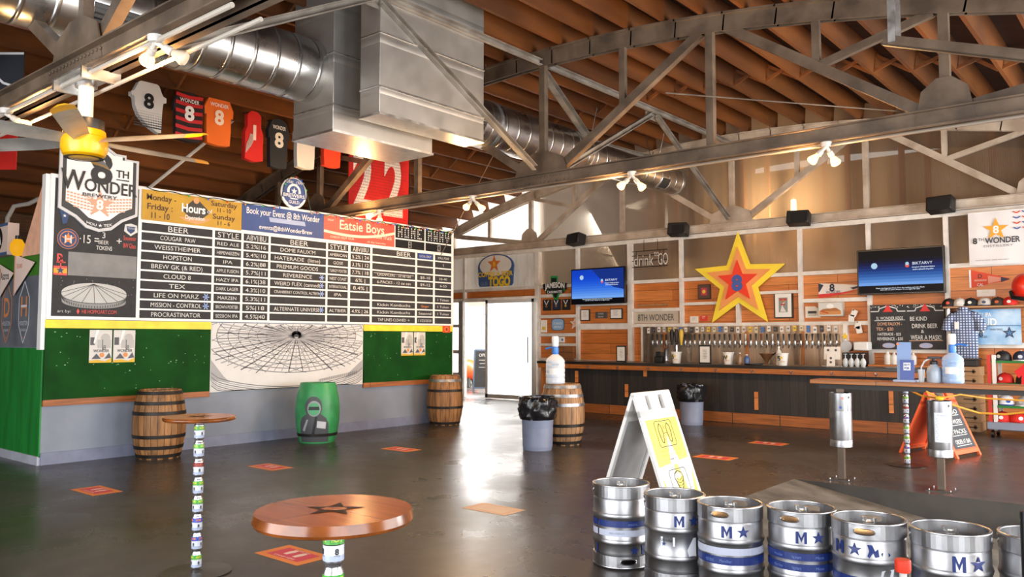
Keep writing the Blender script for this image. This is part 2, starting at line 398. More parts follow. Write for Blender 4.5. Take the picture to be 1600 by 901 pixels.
for yb in (-.4, 6.2, 12.8):
    m = MB(); x = -17.0
    while x < 1.9:
        a = Vector((x + .03, yb, ztop(x) + .03)); b = Vector((x + .53, yb, ztop(x + .56) + .29)); m.beam(a, b, .04, .05, 0)
        a = Vector((x + .03, yb + .06, ztop(x) + .29)); b = Vector((x + .53, yb + .06, ztop(x + .56) + .03)); m.beam(a, b, .04, .05, 0); x += .56
    m.build('bridging', joistw, ceil)

# building shell
brown = plank('shiplap', '#6a4a33', '#553a28', 'yz', .2, 4., .7)
m = MB(); m.bx(XL - .15, XL, YF, 16.1, 0, ztop(XL) + .35); m.bx(XL - .15, XL, 16.1, YB, 3.6, ztop(XL) + .35); struct(m, 'wall_left', [brown])  # upper strip past the bar wall added to stop sky light leaking in
# right wall: dock door (y 4.9..9.3) and a roll-up door (y -2..2.6) stand open
m = MB(); xr = XR
for a, b, z0, z1 in ((YF, -2.2, 0, 4.3), (2.6, 4.85, 0, 4.3), (9.2, 10.5, 0, 4.3), (15.1, YB, 0, 4.3), (10.5, 15.1, 3.5, 4.3), (-2.2, 2.6, 3.3, 4.3), (4.85, 9.2, 3.2, 4.3)): m.bx(xr, xr + .15, a, b, z0, z1)
struct(m, 'wall_right', [mat('shell_panel', '#b9b2a8', .6)])
# wall behind the camera with an open roll-up door (x -8.4..-.6)
m = MB()
for a, b, z0, z1 in ((XL, -8.4, 0, 6.2), (-.6, XR, 0, 6.2), (-8.4, -.6, 3.5, 6.2)): m.bx(a, b, YF - .15, YF, z0, z1)
struct(m, 'wall_front', [mat('shell_panel', '#b9b2a8', .6)])

# far (bar) wall
WY = 16.08
ST = [(-17.1, 3.77), (-15.6, 3.77), (-15.02, 3.77), (-12.52, 3.77), (-11.29, 3.77), (-9.82, 3.77), (-8.52, 3.77), (-5.9, 3.77), (-4.6, 3.77), (-3.28, 3.77), (-1.95, 3.77), (-.65, 3.77), (.65, 3.77), (2.0, 3.77)]
pw = MB()                                                        # painted sheet behind the posters on the far left and under the boards
wb = MB(); wb.bx(-12.55, XR, WY, WY + .05, 0, 2.84)
wall = struct(wb, 'wall_back', [barwood])
m = MB(); m.bx(-15.6, -12.55, WY, WY + .05, 2.58, 2.84); m.build('board_panel', barwood, wall)
pc = poly_mat('polycarbonate_sheet', (.85, .74, .62), .5, .2, base=(.19, .145, .11))
pcb = poly_mat('polycarbonate_sheet_glare', (.97, .97, .97), .7, base=(.75, .73, .7))
m = MB(); m.bx(-12.48, XR, WY + .01, WY + .03, 2.84, 3.77); m.build('polycarbonate_panel', pc, wall)
m = MB(); m.bx(-17.2, -12.48, WY + .01, WY + .03, 2.84, 3.77); m.build('polycarbonate_panel', poly_mat('polycarbonate_sheet_dull', (.9, .88, .84), .16, .3, base=(.62, .58, .53)), wall)
m = MB(); m.bx(-17.2, -15.02, WY + .01, WY + .03, 0, 2.6); m.build('polycarbonate_panel', pcb, wall)  # pale sheet stands in for wood blown out by the glare
pcg = poly_mat('polycarbonate_backlit_beige', (.9, .85, .8), .3, .25, base=(.5, .44, .38))  # paler base colour replaces backlight that the yard roof cuts off
m = MB(); mg = MB(); n = 42; M_ = m
for i in range(n):
    a = XL + (XR - XL) * i / n; b = XL + (XR - XL) * (i + 1) / n; m = mg if b < -12.4 else M_
    m.add([(a, WY + .02, 3.77), (b, WY + .02, 3.77), (b, WY + .02, ztop(b) + .34), (a, WY + .02, ztop(a) + .34)], [(0, 1, 2, 3)])
M_.build('gable_panel', pc, wall); mg.build('gable_panel', pcg, wall)
for k, (x, z) in enumerate(ST):
    w = .12 if k in (5, 3) else .075
    m = MB(); m.bx(x - w / 2, x + w / 2, WY - .09, WY, 0, z); m.build('stud', frame_w, wall)
RAILS = [(-17.2, XR, 3.77, .09), (-17.2, XR, 2.84, .075), (-12.52, -11.29, 2.61, .075), (-12.52, -11.29, 2.1, .075), (-12.52, -11.29, 1.65, .075), (-12.52, -11.29, 1.41, .06), (-12.52, -11.29, 1.05, .06),
         (-11.29, -9.82, 2.36, .06), (-11.29, -9.82, 1.84, .14), (-11.29, -9.82, 1.03, .05), (-9.82, -8.52, 2.2, .07), (-9.82, -4.6, 1.85, .075), (-8.52, -7.21, 2.31, .06), (-7.21, -5.9, 2.49, .06), (-5.9, -4.6, 2.3, .075),
         (-4.6, -3.28, 1.33, .07), (-3.28, XR, 1.44, .09), (-17.2, -12.48, 2.58, .1), (-15.6, -15.02, 1.9, .09), (-15.6, -15.02, 1.2, .09), (-15.6, -15.02, .6, .09)]
for a, b, z, w in RAILS:
    m = MB(); m.bx(a, b, WY - .08, WY - .005, z - w / 2, z + w / 2); m.build('rail', frame_w, wall)
for x, z0, z1 in ((-7.21, 1.85, 2.49), (-9.49, 1.0, 1.85), (-5.05, 1.0, 1.85)):
    m = MB(); m.bx(x - .04, x + .04, WY - .1, WY, z0, z1); m.build('stud', frame_w, wall)

# sliding door and the bright yard room behind it
m = MB(); m.bx(-14.14, -12.52, 15.9, 15.95, .03, 2.56); 
dr = struct(m, 'door_1', [poly_mat('door_sheet', (1, 1, 1), .62, base=(.85, .85, .84))])
m = MB()
for a, b in ((-14.14, -14.06), (-12.6, -12.52)): m.bx(a, b, 15.88, 15.97, .03, 2.56)
for a, b in ((.03, .13), (2.47, 2.56)): m.bx(-14.14, -12.52, 15.88, 15.97, a, b)
m.build('door_frame', white, dr)
m = MB(); m.bx(-12.72, -12.69, 15.86, 15.88, .95, 1.6); m.build('door_handle', steel, dr)
m = MB(); m.bx(-15.16, -15.0, 15.94, 16.1, 0, 2.56); struct(m, 'trim_1', [mat('jamb_grey', '#9a9a98', .5)])
yw = flat('#e4e2dc')
m = MB(); YY = 20.9
for a, b, z0, z1 in ((-21.2, -19.9, 0, 6.2), (-18.5, -12.4, 0, 6.2), (-12.4, XR, 0, 6), (-19.9, -18.5, 0, .72), (-19.9, -18.5, 2.68, 6.2)): m.bx(a, b, YY, YY + .1, z0, z1)  # tops raised out of view to hold sky light off the gable
# the yard room is closed on the bar side
yd = struct(m, 'wall_yard', [yw])
m = MB(); m.bx(-12.5, -12.42, WY + .1, YY, 0, 5.35); struct(m, 'wall_divider', [flat('#e8e4de')])
m = MB()
for k in range(8): m.bx(-19.95, -18.45, YY - .05, YY, .7 + k * .28, .73 + k * .28)
m.bx(-19.95, -19.88, YY - .06, YY, .7, 2.7); m.bx(-18.52, -18.45, YY - .06, YY, .7, 2.7)
struct(m, 'window_1', [white])
m = MB(); m.bx(-21.2, -12.42, WY + .05, YY, 3.85, 3.9); m.bx(-21.3, -21.2, 16.1, YY, 0, 3.9); m.bx(-21.2, XL - .15, 16.1, 16.2, 0, 3.9); struct(m, 'ceiling_yard_light_block', [yw])  # roof over the yard added to keep its light off the gable
# brewhouse seen through the sheets: corrugated cladding
m = MB(); cor = mat('corrugated_cladding', (.62, .62, .6), .35, .8, col2=(.45, .44, .42), scale=3)
pts = [(-9.8 + i * .06, .04 * math.cos(i * PI / 2)) for i in range(40)]
for (a, ya), (b, yb) in zip(pts, pts[1:]): m.add([(a, 17.6 + ya, 0), (b, 17.6 + yb, 0), (b, 17.6 + yb, 5.7), (a, 17.6 + ya, 5.7)], [(0, 1, 2, 3)])
struct(m, 'wall_corrugated', [cor])

for x in (-9.55, -8.9, -7.3, -6.75, -5.55, -5.1, -4.1, -3.65, -2.6, -1.5):
    m = MB(); m.bx(x - .05, x + .05, 16.5, 16.56, 0, ztop(x) + .2); struct(m, 'trim_2', [barwood])
m = MB(); m.lathe([(0, 0), (.9, 0), (1.0, .1), (1.0, 3.2), (.9, 3.32), (.3, 3.5), (0, 3.5)], (-5.9, 18.4, 0), 40); m.lathe([(1.01, 2.9), (1.03, 2.93), (1.01, 2.96)], (-5.9, 18.4, 0), 40)
m.top('brew_tank', [steel], 'round steel tank glinting dimly behind the plastic sheet above the star', 'tank')
bl = thing('bay_lamp', 'glowing tube lamp on a bent cable behind the plastic sheet right of the star', 'lamp', (aty(1240, 320, 16.7).x, 16.7, 4.0)); q = bl.location
MB().cyl(q, q + UZ * .45, .06, .05, 16).build('bulb', glow('bay_lamp_glow', (1, .66, .3), 30), bl); MB().tube([q + UZ * .45, q + UZ * .62, q + Vector((.1, 0, .72)), q + Vector((.14, 0, 1.0)), q + Vector((.1, 0, 1.6))], .012, 6).build('cable', white, bl)
l = bpy.data.lights.new('bay_light', 'POINT'); l.energy = 160; l.color = (1, .6, .28); l.shadow_soft_size = .1; o = bpy.data.objects.new('bay_light', l); COL.objects.link(o); o.parent = bl; o.location = (0, .25, .2)
# ---------------------------------------------------------------- beer hall booth with the menu board
BX = -10.94; BF = Fr((BX, 0, 0), (0, 1, 0), (0, 0, 1))
greywall = mat('grey_wall_paint', '#8d95a3', .6, col2='#7d8593', scale=1.4)
greenp = mat('outfield_green', '#114a16', .7, col2='#0c3c10', scale=3, spec=.15)
greens = mat('side_green', '#1f8a38', .5, col2='#146a28', scale=2, stretch=(3, 1, .4))
yellowp = mat('homerun_yellow', '#ffe03a', .5)
bo = MB(); bo.bx(BX - .18, BX, 4.05, 11.3, 0, 3.6); booth = struct(bo, 'wall_booth', [greywall])
m = MB(); m.bx(BX, BX + .02, 4.05, 11.3, 0, .15); m.build('baseboard', mat('baseboard_grey', '#8288a0', .5), booth)
for y0, y1 in ((4.05, 6.27), (9.12, 11.3)):
    m = MB(); m.bx(BX, BX + .03, y0, y1, .79, 1.70)
    fleck = Fr((BX + .03, 0, 0), (0, 1, 0), (0, 0, 1))
    for k in range(46 if y0 < 5 else 26):
        a = random.uniform(y0 + .05, y1 - .05); b = random.choice([random.uniform(1.2, 1.35), random.uniform(1.55, 1.69), random.uniform(.85, 1.65)]); m.rect(fleck, a, a + random.uniform(.006, .02), b, b + random.uniform(.005, .014), .001, 1)
    m.build('green_panel', [greenp, flat('#7fae84')], booth)
    m = MB(); m.bx(BX, BX + .04, y0, y1, 1.69, 1.795); m.build('yellow_strip', yellowp, booth)
    m = MB(); m.bx(BX, BX + .04, y0, y1, .72, .80); m.build('chair_rail', plank('chair_rail_wood', '#b7703c', '#a05f30', 'yz', .3, 2.), booth)
m = MB(); m.bx(BX - .02, BX + .015, 11.28, 11.34, 0, 3.6); m.build('corner_trim', white, booth)
# side face, running away to the left
SF = Fr((0, 4.05, 0), (1, 0, 0), (0, 0, 1))
si = MB(); si.bx(-16.9, BX - .18, 4.05, 4.2, 0, 2.62); side = struct(si, 'wall_booth_side', [greywall])
m = MB(); m.bx(-16.9, BX, 4.03, 4.05, .1, 1.44); m.build('green_panel', greens, side)
m = MB(); m.bx(-16.9, BX, 4.015, 4.05, 0, .11); m.build('baseboard', mat('baseboard_pale', '#b9bdcb', .5), side)
m = MB(); m.bx(-16.9, BX, 4.03, 4.05, 1.45, 2.36); m.build('chalk_panel', mat('blue_grey_slate', '#6d7178', .7, col2='#565b64', scale=2.5), side)
m = MB(); m.bx(-16.9, BX, 4.03, 4.05, 2.36, 2.66); m.build('green_band', mat('turf_green', '#3f7a22', .6), side)
m = MB(); m.poly(Fr((0, 4.05, 0), (1, 0, 0), (0, 0, 1)), [(BX - .05, 2.62), (BX - .05, 3.58), (-11.66, 2.62)], 0, 0, .04); m.build('sloped_panel', mat('peach_panel', '#f0b99a', .6), side)
m = MB(); m.bx(BX - .09, BX + .02, 4.0, 4.06, 1.42, 3.62); m.build('corner_post', white, side)
m = MB(); 
for cx, c in ((-12.16, 0), (-11.56, 1)):
    hx = [(cx, 2.3), (cx + .17, 2.08), (cx + .17, 1.74), (cx, 1.5), (cx - .17, 1.74), (cx - .17, 2.08), (cx, 2.3)]
    m.line(SF, hx, .018, .022, c); m.text(SF, 'HOUSTON', cx, 1.76, .06, .28, .023, 1); m.text(SF, 'DYNAMO' if c == 0 else 'DASH', cx, 1.67, .035, .17, .023, 1); m.star(SF, cx, 1.57, .02, .022, 0)
    m.text(SF, 'D' if c == 0 else 'H', cx, 1.98, .26, .2, .023, 0, off=.02)
    if c: m.rect(SF, cx - .1, cx + .1, 1.965, 1.99, .025, 1)
m.build('emblem', [flat('#d98a55'), flat('#d8d8e4')], side)

# ================================================================ roof trusses
def truss(Y, mtl, label, lo=-16.6, hi=2.4):
    t = thing('roof_truss', label, 'roof truss', (-7.3, Y, 3.81), 'bowstring roof trusses')
    m = MB(); sd = (0, 1, 0)
    for q in (-.07, .07): m.channel((lo, Y + q, 3.9), (hi, Y + q, 3.9), .08, .18, .014, 0, sd, 1 if q > 0 else -1)
    m.build('bottom_chord', mtl, t)
    m = MB(); xs = [lo + (hi - lo) * i / 28 for i in range(29)]
    for a, b in zip(xs, xs[1:]):
        m.beam((a - .01, Y, ztop(a) - .02), (b + .01, Y, ztop(b) - .02), .2, .03, 0)
        m.beam((a - .01, Y + .05, ztop(a) - .13), (b + .01, Y + .05, ztop(b) - .13), .02, .22, 0); m.beam((a - .01, Y - .05, ztop(a) - .13), (b + .01, Y - .05, ztop(b) - .13), .02, .22, 0)
    m.build('top_chord', mtl, t)
    P = 2.7
    def strut(a, b, w=.09, h=.11): MB().beam(a, b, w, h, 0).build('strut', mtl, t)
    for k in range(-3, 4):
        x = -7.3 + k * P
        if lo < x < hi: strut((x, Y, 3.98), (x, Y, ztop(x) - .2), .09, .1)
    for sgn in (-1, 1):
        for k in range(0, 4):
            x0, x1 = -7.3 + sgn * k * P, -7.3 + sgn * (k + 1) * P
            if not (lo - .3 < x1 < hi + .5): continue
            if k % 2 == 0: A = Vector((x0 + sgn * .2, Y, 3.98)); B = Vector((x1 - sgn * .12, Y, ztop(x1) - .2))
            else: A = Vector((x1 - sgn * .2, Y, 3.98)); B = Vector((x0 + sgn * .2, Y, ztop(x0) - .2))
            strut(A, B, .1, .12); M = (A + B) / 2
            strut(M, (M.x, Y, ztop(M.x) - .2), .07, .09)
            if k % 2 == 1: strut(M, (x1 - sgn * .1, Y, ztop(x1) - .2), .07, .09)
            if k == 0: pass
    for x in (-7.3, -1.9, -12.7):
        m = MB(); G = Fr((x, Y - .1, 3.98), (1, 0, 0), (0, 0, 1)); w = .55 if x == -7.3 else .3
        m.poly(G, [(-w, -.16), (w, -.16), (w * .75, .22), (w * .25, .34), (-w * .25, .34), (-w * .75, .22)], -.03, 0, .012)
        if x == -7.3:
            for i in range(15):
                for zz in (-.12, -.04): m.sphere(G(-w + .04 + i * (2 * w - .08) / 14, zz, -.012), .016, 6)
        m.build('gusset_plate', mtl, t)
    return t
tn = truss(2.95, trussp, 'nearest weathered steel roof truss, crossing the top left corner above the ceiling fan')
tm = truss(9.5, trussp, 'weathered grey-brown bowstring roof truss crossing the middle of the hall')
tb = truss(16.0, trussw, 'pale whitewashed roof truss set into the wall above the bar')
def sway(y0, y1, lab):
    t = thing('sway_brace', lab, 'roof brace', (-7.3, (y0 + y1) / 2, 4), 'braces between the trusses')
    ym = (y0 + y1) / 2; zt = ztop(-7.3) - .2; mt = mat('brace_steel', '#a9a59e', .42, .3, col2='#837c74', scale=3)
    m = MB(); m.channel((-7.3, y0 + .1, zt), (-7.3, y1 - .1, zt), .07, .09, .012, 0, (1, 0, 0)); m.build('ridge_strut', mt, t)
    for ya in (y0, y1):
        d = .25 if ya < ym else -.25
        m = MB(); m.channel((-7.3, ya + d, 4.05), (-7.3, ym - d * .3, zt - .08), .07, .09, .012, 0, (1, 0, 0)); m.build('diagonal_strut', mt, t)
    m = MB(); m.box((-7.33, ym, zt - .06), (.012, .42, .2)); m.build('gusset_plate', mt, t)
    return t
sway(2.95, 9.5, 'inverted V steel brace between the nearest truss and the middle truss'); s2 = sway(9.5, 16.0, 'inverted V steel brace running from the middle truss to the bar wall')
m = MB(); m.channel((-7.4, 9.6, 5.55), (-8.55, 12.6, 5.2), .1, .12, .014, 0, (1, 0, 0)); m.channel((-8.55, 12.5, 5.25), (-8.9, 15.9, 5.5), .07, .09, .012, 0, (1, 0, 0))
m.build('outrigger_strut', mat('brace_steel', '#a9a59e'), s2)
# thin guy rods under the roof
for a, b, lab in (((1040, 145, 7), (1420, 175, 9), 'thin steel rod strung below the joists right of the middle truss crown'), ((688, 400, 15), (775, 235, 15), 'thin slanted rod between roof joists above the scoreboard corner'), ((225, 300, 14.6), (450, 119, 14.6), 'slanted pipe brace running up behind the hanging jerseys')):
    m = MB(); p0 = dep(*a); p1 = dep(*b); m.tube([p0, (p0 + p1) / 2, p1], .007 if b[0] != 450 else .03, 6); m.top('tie_rod', trussp if b[0] != 450 else flat('#d8d2ca'), lab, 'rod')
# ================================================================ menu board on the booth
mb = thing('menu_board', 'huge black and white scoreboard style beer menu board above the green wall', 'menu board', (BX, 7.67, 1.8))
m = MB(); m.bx(BX, BX + .05, 4.05, 11.3, 1.8, 3.63); m.build('board_frame', white, mb, bev=.006)
BD = Fr((BX + .05, 0, 0), (0, 1, 0), (0, 0, 1))
COLS = [(5.21, 6.25), (6.29, 6.72), (6.76, 7.19), (7.23, 8.28), (8.32, 8.74), (8.79, 9.22), (9.27, 10.29), (10.34, 10.75), (10.80, 11.24)]
ROWZ = [1.89 + .1325 * i for i in range(10)][::-1]
m = MB()
for a, b in COLS:
    for z in ROWZ: m.rect(BD, a, b, z - .054, z + .054, .003)
m.build('slot_panel', chalk, mb)
m = MB(); tx = lambda s, c, r, h=.06, w=None, al='c', mi=0, off=0, fx=.5: m.text(BD, s, COLS[c][0] + (COLS[c][1] - COLS[c][0]) * fx, ROWZ[r], h, w, .006, mi, al, off)
for c, s in ((0, 'BEER'), (1, 'STYLE'), (2, 'ABV|IBU'), (3, 'BEER'), (4, 'STYLE'), (5, 'ABV|IBU'), (6, 'BEER')): tx(s, c, 0, .08, .34 if c else .3, fx=.5 if c != 6 else .72)
for r, s in enumerate(['COUGAR  PAW', 'WEISSTHEIMER', 'HOPSTON', 'BREW GK (& RED)', 'CLOUD 8', 'TEX', 'LIFE ON MARZ', 'MISSION - CONTROL', 'PROCRASTINATOR'], 1): tx(s, 0, r, .062, [.52, .68, .42, .75, .4, .24, .66, .74, .72][r - 1], fx=.5)
for r, s in enumerate(['RED ALE', 'HEFEWEIZEN', 'IPA', 'APPLE FUSION', 'HAZY IPA', 'DARK LAGER', 'MARZEN', 'BROWN PORTER', 'SESSION IPA'], 1): tx(s, 1, r, .05, min(.36, .05 * len(s)))
for r, s in enumerate(['5.2%|16', '5.4%|10', '6.2%|88', '5.7%|11', '6.1%|38', '4.3%|10', '5.3%|11', '5%|18', '4.5%|40'], 1): tx(s, 2, r, .06, .34)
for r, s in ((1, 'DOME FAUX\'M'), (2, 'HATERADE  (lime)'), (3, 'PREMIUM GOODS'), (4, 'REVERENCE'), (5, 'WEIRD FLEX (canned)'), (6, 'CRANBERRY CONTROL ALTBIER'), (8, 'ALTERNATE UNIVERSE')): tx(s, 3, r, .06 if r != 6 else .045, min(.86, .06 * len(s)), fx=.48)
for r, s in ((1, 'AMERICAN'), (2, 'GOSE'), (3, 'TURKEY PORTER'), (4, 'WEST COAST'), (5, 'INTERNATIONAL'), (6, 'IPA'), (8, 'ALTBIER')): tx(s, 4, r, .05, min(.36, .05 * len(s)))
for r, s in ((1, '5.2% | 24'), (2, '3.3% | 12'), (3, '7.7% | 18'), (4, '6% |'), (5, '8.4% |'), (8, '4.9% | 26')): tx(s, 5, r, .06, .36)
for r, s in ((3, 'CROWLERS - 32 oz can'), (4, '6-PACKS - 12 oz can'), (7, 'Kickin Kombucha'), (8, 'Kickin Kombucha'), (9, 'TAP LINES CLEANED \u2192')): tx(s, 6, r, .05, .8 if r != 9 else .75)
for r, s in ((3, '$8-10'), (4, '$9-12'), (8, 'Seasonal'), (9, '11/25/2020')): tx(s, 7, r, .05, .33)
for r, s in ((0, 'SMALL POUR'), (1, '5'), (3, '10-40'), (4, '6-50'), (6, '1 Token'), (7, '1 Token'), (8, '1 Token')): tx(s, 8, r, .045, .3 if len(s) > 2 else None)
tx('Ginger', 7, 7, .045, .2, mi=1)
for c, r in ((0, 7), (0, 8), (3, 4), (3, 5), (3, 6), (3, 8)):
    for q in range(3):
        a = COLS[c][1] - .08; t = q * PI / 3; m.line(BD, [(a - .05 * math.cos(t), ROWZ[r] - .05 * math.sin(t)), (a + .05 * math.cos(t), ROWZ[r] + .05 * math.sin(t))], .014, .006, 2)
m.line(BD, [(9.3, ROWZ[3] + .02), (10.25, ROWZ[3] + .015)], .006, .007)
m.rect(BD, 10.36, 10.73, ROWZ[0] - .05, ROWZ[0] + .05, .005, 3); m.text(BD, 'LOCAL ONLY', 10.545, ROWZ[0], .045, .3, .008, 0)
m.build('lettering', [chalkw, flat('#e08a4a'), flat('#9db8ee'), flat('#24408c')], mb)
# header signs
gold = mat('gold_panel', '#c99b1e', .5, col2='#b88a18', scale=2); navy = mat('blue_panel', '#2f5394', .55, col2='#274784', scale=2); red = mat('red_panel', '#e25f51', .5, col2='#d44d40', scale=2)
ink = flat('#4a2a1c')
s = MB().rect(BD, 5.2, 6.71, 3.175, 3.59, .004, 0, .012).build('hours_sign', gold, mb)
m = MB()
for t, a, b, h, w in (('Monday -', 5.47, 3.5, .085, .42), ('Friday :', 5.45, 3.37, .085, .36), ('11 - 10', 5.46, 3.25, .085, .26), ('Saturday', 6.42, 3.53, .075, .42), ('11 - 10', 6.42, 3.44, .065, .22), ('Sunday', 6.42, 3.34, .075, .36), ('11 - 6', 6.42, 3.25, .065, .2)): m.text(BD, t, a, b, h, w, .02, 0, off=.012)
m.poly(BD, [(5.98, 3.57), (6.2, 3.38), (5.98, 3.2), (5.76, 3.38)], .018, 1); m.disc(BD, 5.98, 3.53, .045, .021, 3)
m.poly(BD, [(5.72, 3.27), (6.22, 3.29), (6.1, 3.22), (5.98, 3.19), (5.82, 3.22)], .02, 3)
m.text(BD, 'Hours', 5.94, 3.41, .12, .36, .024, 2, off=.03); m.text(BD, 'of', 6.19, 3.4, .06, .08, .024, 2); m.text(BD, 'Operation', 5.96, 3.28, .06, .3, .024, 2, off=.01)
m.build('lettering', [ink, black, white, flat('#d9a06a')], s)
s = MB().rect(BD, 6.715, 8.215, 3.19, 3.59, .004, 0, .012).build('event_sign', navy, mb)
m = MB(); m.text(BD, 'Book your Event @ 8th Wonder', 7.46, 3.5, .1, 1.34, .02, 0, off=.008); m.poly(BD, [(7.2, 3.36), (7.86, 3.36), (7.84, 3.43), (7.18, 3.43)], .018, 1); m.text(BD, 'events@8thWonderBrew', 7.5, 3.27, .07, .98, .02, 0, off=.006)
m.build('lettering', [white, flat('#a9bbdd')], s)
s = MB().rect(BD, 8.22, 9.765, 3.19, 3.59, .004, 0, .012).build('food_truck_sign', red, mb)
m = MB(); m.text(BD, 'our', 8.36, 3.53, .05, .13, .02, 0); m.text(BD, 'Eatsie Boys', 9.03, 3.47, .16, .98, .02, 0, off=.012)
pp = [(8.22 + 1.54 * i / 24, 3.33 - .06 * math.sin(i / 24 * PI * .9) + .12 * (i / 24) ** 2) for i in range(25)]
m.line(BD, pp, .045, .018, 0); m.text(BD, 'CHECK OUT OUR', 8.6, 3.245, .035, .5, .02, 0); m.text(BD, 'Food Truck', 9.5, 3.34, .075, .4, .02, 0); m.text(BD, 'all day everyday', 9.35, 3.23, .03, .6, .02, 0)
m.build('lettering', [flat('#f6dccb')], s)
s = MB().rect(BD, 9.8, 10.52, 3.365, 3.6, .003).rect(BD, 10.55, 11.24, 3.365, 3.6, .003).rect(BD, 9.8, 10.52, 3.19, 3.34, .003).rect(BD, 10.55, 11.24, 3.19, 3.34, .003).build('score_panel', black, mb)
m = MB()
def dots(word, a, b, h, dx):
    GL = {'H': ['101', '101', '111', '101', '101'], 'O': ['111', '101', '101', '101', '111'], 'M': ['101', '111', '111', '101', '101'], 'E': ['111', '100', '110', '100', '111'], 'A': ['111', '101', '111', '101', '101'], 'W': ['101', '101', '111', '111', '101'], 'Y': ['101', '101', '111', '010', '010'], '8': ['111', '101', '111', '101', '111'], '0': ['111', '101', '101', '101', '111']}
    for i, ch in enumerate(word):
        for r in range(5):
            for c in range(3):
                if GL[ch][r][c] == '1': m.disc(BD, a + i * dx * 4 + c * dx, b + h / 2 - r * h / 4, min(dx, h / 4) * .36, .007, 0, 8)
dots('HOME', 9.87, 3.48, .16, .04); dots('AWAY', 10.62, 3.48, .16, .038); dots('8', 10.12, 3.265, .1, .03); dots('0', 10.87, 3.265, .1, .03)
m.build('lettering', [chalkw], s)
# left column of the board: logo, offer, dome drawing
m = MB(); m.rect(BD, 4.10, 5.16, 1.84, 3.58, .003)
lp = m.build('side_panel', chalk, mb)
m = MB(); m.rect(BD, 4.28, 5.15, 2.36, 2.66, .005); m.build('grey_panel', mat('grey_card', '#8a8a8a', .7), mb)
m = MB()
m.disc(BD, 4.27, 2.82, .13, .006, 0, 28); m.ring(BD, 4.27, 2.82, .1, .125, .008, 1); m.disc(BD, 4.27, 2.82, .09, .008, 1); m.star(BD, 4.27, 2.82, .085, .01, 0); m.text(BD, 'H', 4.27, 2.82, .1, None, .013, 2, off=.02)
m.text(BD, '\u00b715 =', 4.53, 2.84, .11, .24, .008, 2); m.text(BD, '3', 4.71, 2.91, .08, None, .008, 2); m.text(BD, 'BEER', 4.71, 2.815, .05, .13, .008, 2); m.text(BD, 'TOKENS', 4.72, 2.74, .055, .2, .008, 2, off=.008)
m.text(BD, '+', 4.91, 2.85, .1, None, .008, 2); m.text(BD, 'Souvenir', 5.05, 2.9, .06, .17, .008, 3); m.text(BD, '8W Glass', 5.05, 2.8, .065, .17, .008, 3)
m.text(BD, 'R', 4.19, 2.575, .11, None, .008, 3, off=.015); m.rect(BD, 4.14, 4.25, 2.51, 2.525, .008, 3); m.rect(BD, 4.185, 4.2, 2.46, 2.6, .008, 3)
m.rect(BD, 4.11, 4.27, 2.36, 2.47, .008, 4); m.rect(BD, 4.11, 4.27, 2.44, 2.47, .01, 3); m.rect(BD, 4.11, 4.27, 2.355, 2.38, .01, 3); m.star(BD, 4.19, 2.415, .05, .012, 1); 
# bull head style emblem and a league shield
m.poly(BD, [(4.15, 3.22), (4.2, 3.2), (4.24, 3.16), (4.32, 3.2), (4.35, 3.18), (4.27, 3.12), (4.25, 3.02), (4.2, 3.0), (4.18, 3.1)], .008, 1); m.poly(BD, [(4.24, 3.16), (4.32, 3.2), (4.35, 3.18), (4.27, 3.12)], .01, 3); m.star(BD, 4.22, 3.11, .025, .01, 2)
m.poly(BD, [(4.98, 3.08), (5.06, 3.1), (5.14, 3.08), (5.15, 2.99), (5.06, 2.93), (4.97, 2.99)], .008, 2); m.poly(BD, [(5.0, 3.06), (5.12, 3.06), (5.11, 3.0), (5.06, 2.96), (5.01, 3.0)], .01, 1); m.text(BD, 'TEXAS', 5.06, 3.035, .025, .1, .012, 2)
m.build('emblem', [flat('#e5813a'), flat('#27436f'), chalkw, flat('#e0544c'), flat('#e8a92c')], mb)
m = MB(); cx, cy = 4.62, 2.14
el = [(cx + .41 * math.cos(t * PI / 20), cy + .135 * math.sin(t * PI / 20)) for t in range(41)]
m.poly(BD, [(cx - .41, cy), (cx - .40, cy - .11)] + [(cx + .40 * math.cos(PI + t * PI / 20), cy - .11 + .085 * math.sin(PI + t * PI / 20)) for t in range(21)] + [(cx + .41, cy)], .005, 1)
m.poly(BD, el[:-1], .007, 0)
for t in range(9): a = PI * t / 8; m.line(BD, [(cx - .02, cy + .12), (cx - .41 * math.cos(a), cy - .13 * math.sin(a) if 0 < t < 8 else cy)], .006, .009, 2)
for t in range(37): a = PI + t * PI / 36; x = cx + .4 * math.cos(a); y = cy + .125 * math.sin(a); m.line(BD, [(x, y - .035), (x, y - .085 + .02)], .008, .008, 2)
m.line(BD, [(cx + .41 * math.cos(PI + t * PI / 20), cy - .03 + .1 * math.sin(PI + t * PI / 20)) for t in range(21)], .008, .009, 2)
for k in range(26): m.disc(BD, random.uniform(4.13, 5.12), random.uniform(2.12, 2.34), .004, .0045, 0, 5)
m.text(BD, 'art by:', 4.25, 1.905, .035, .16, .008, 0); m.text(BD, '\u2666 H8 HOPPOART.COM', 4.65, 1.905, .05, .5, .008, 3)
m.build('dome_drawing', [flat('#c6c6c2', .9), flat('#9a9a98', .9), flat('#3a3a3a'), flat('#d9534d')], mb)

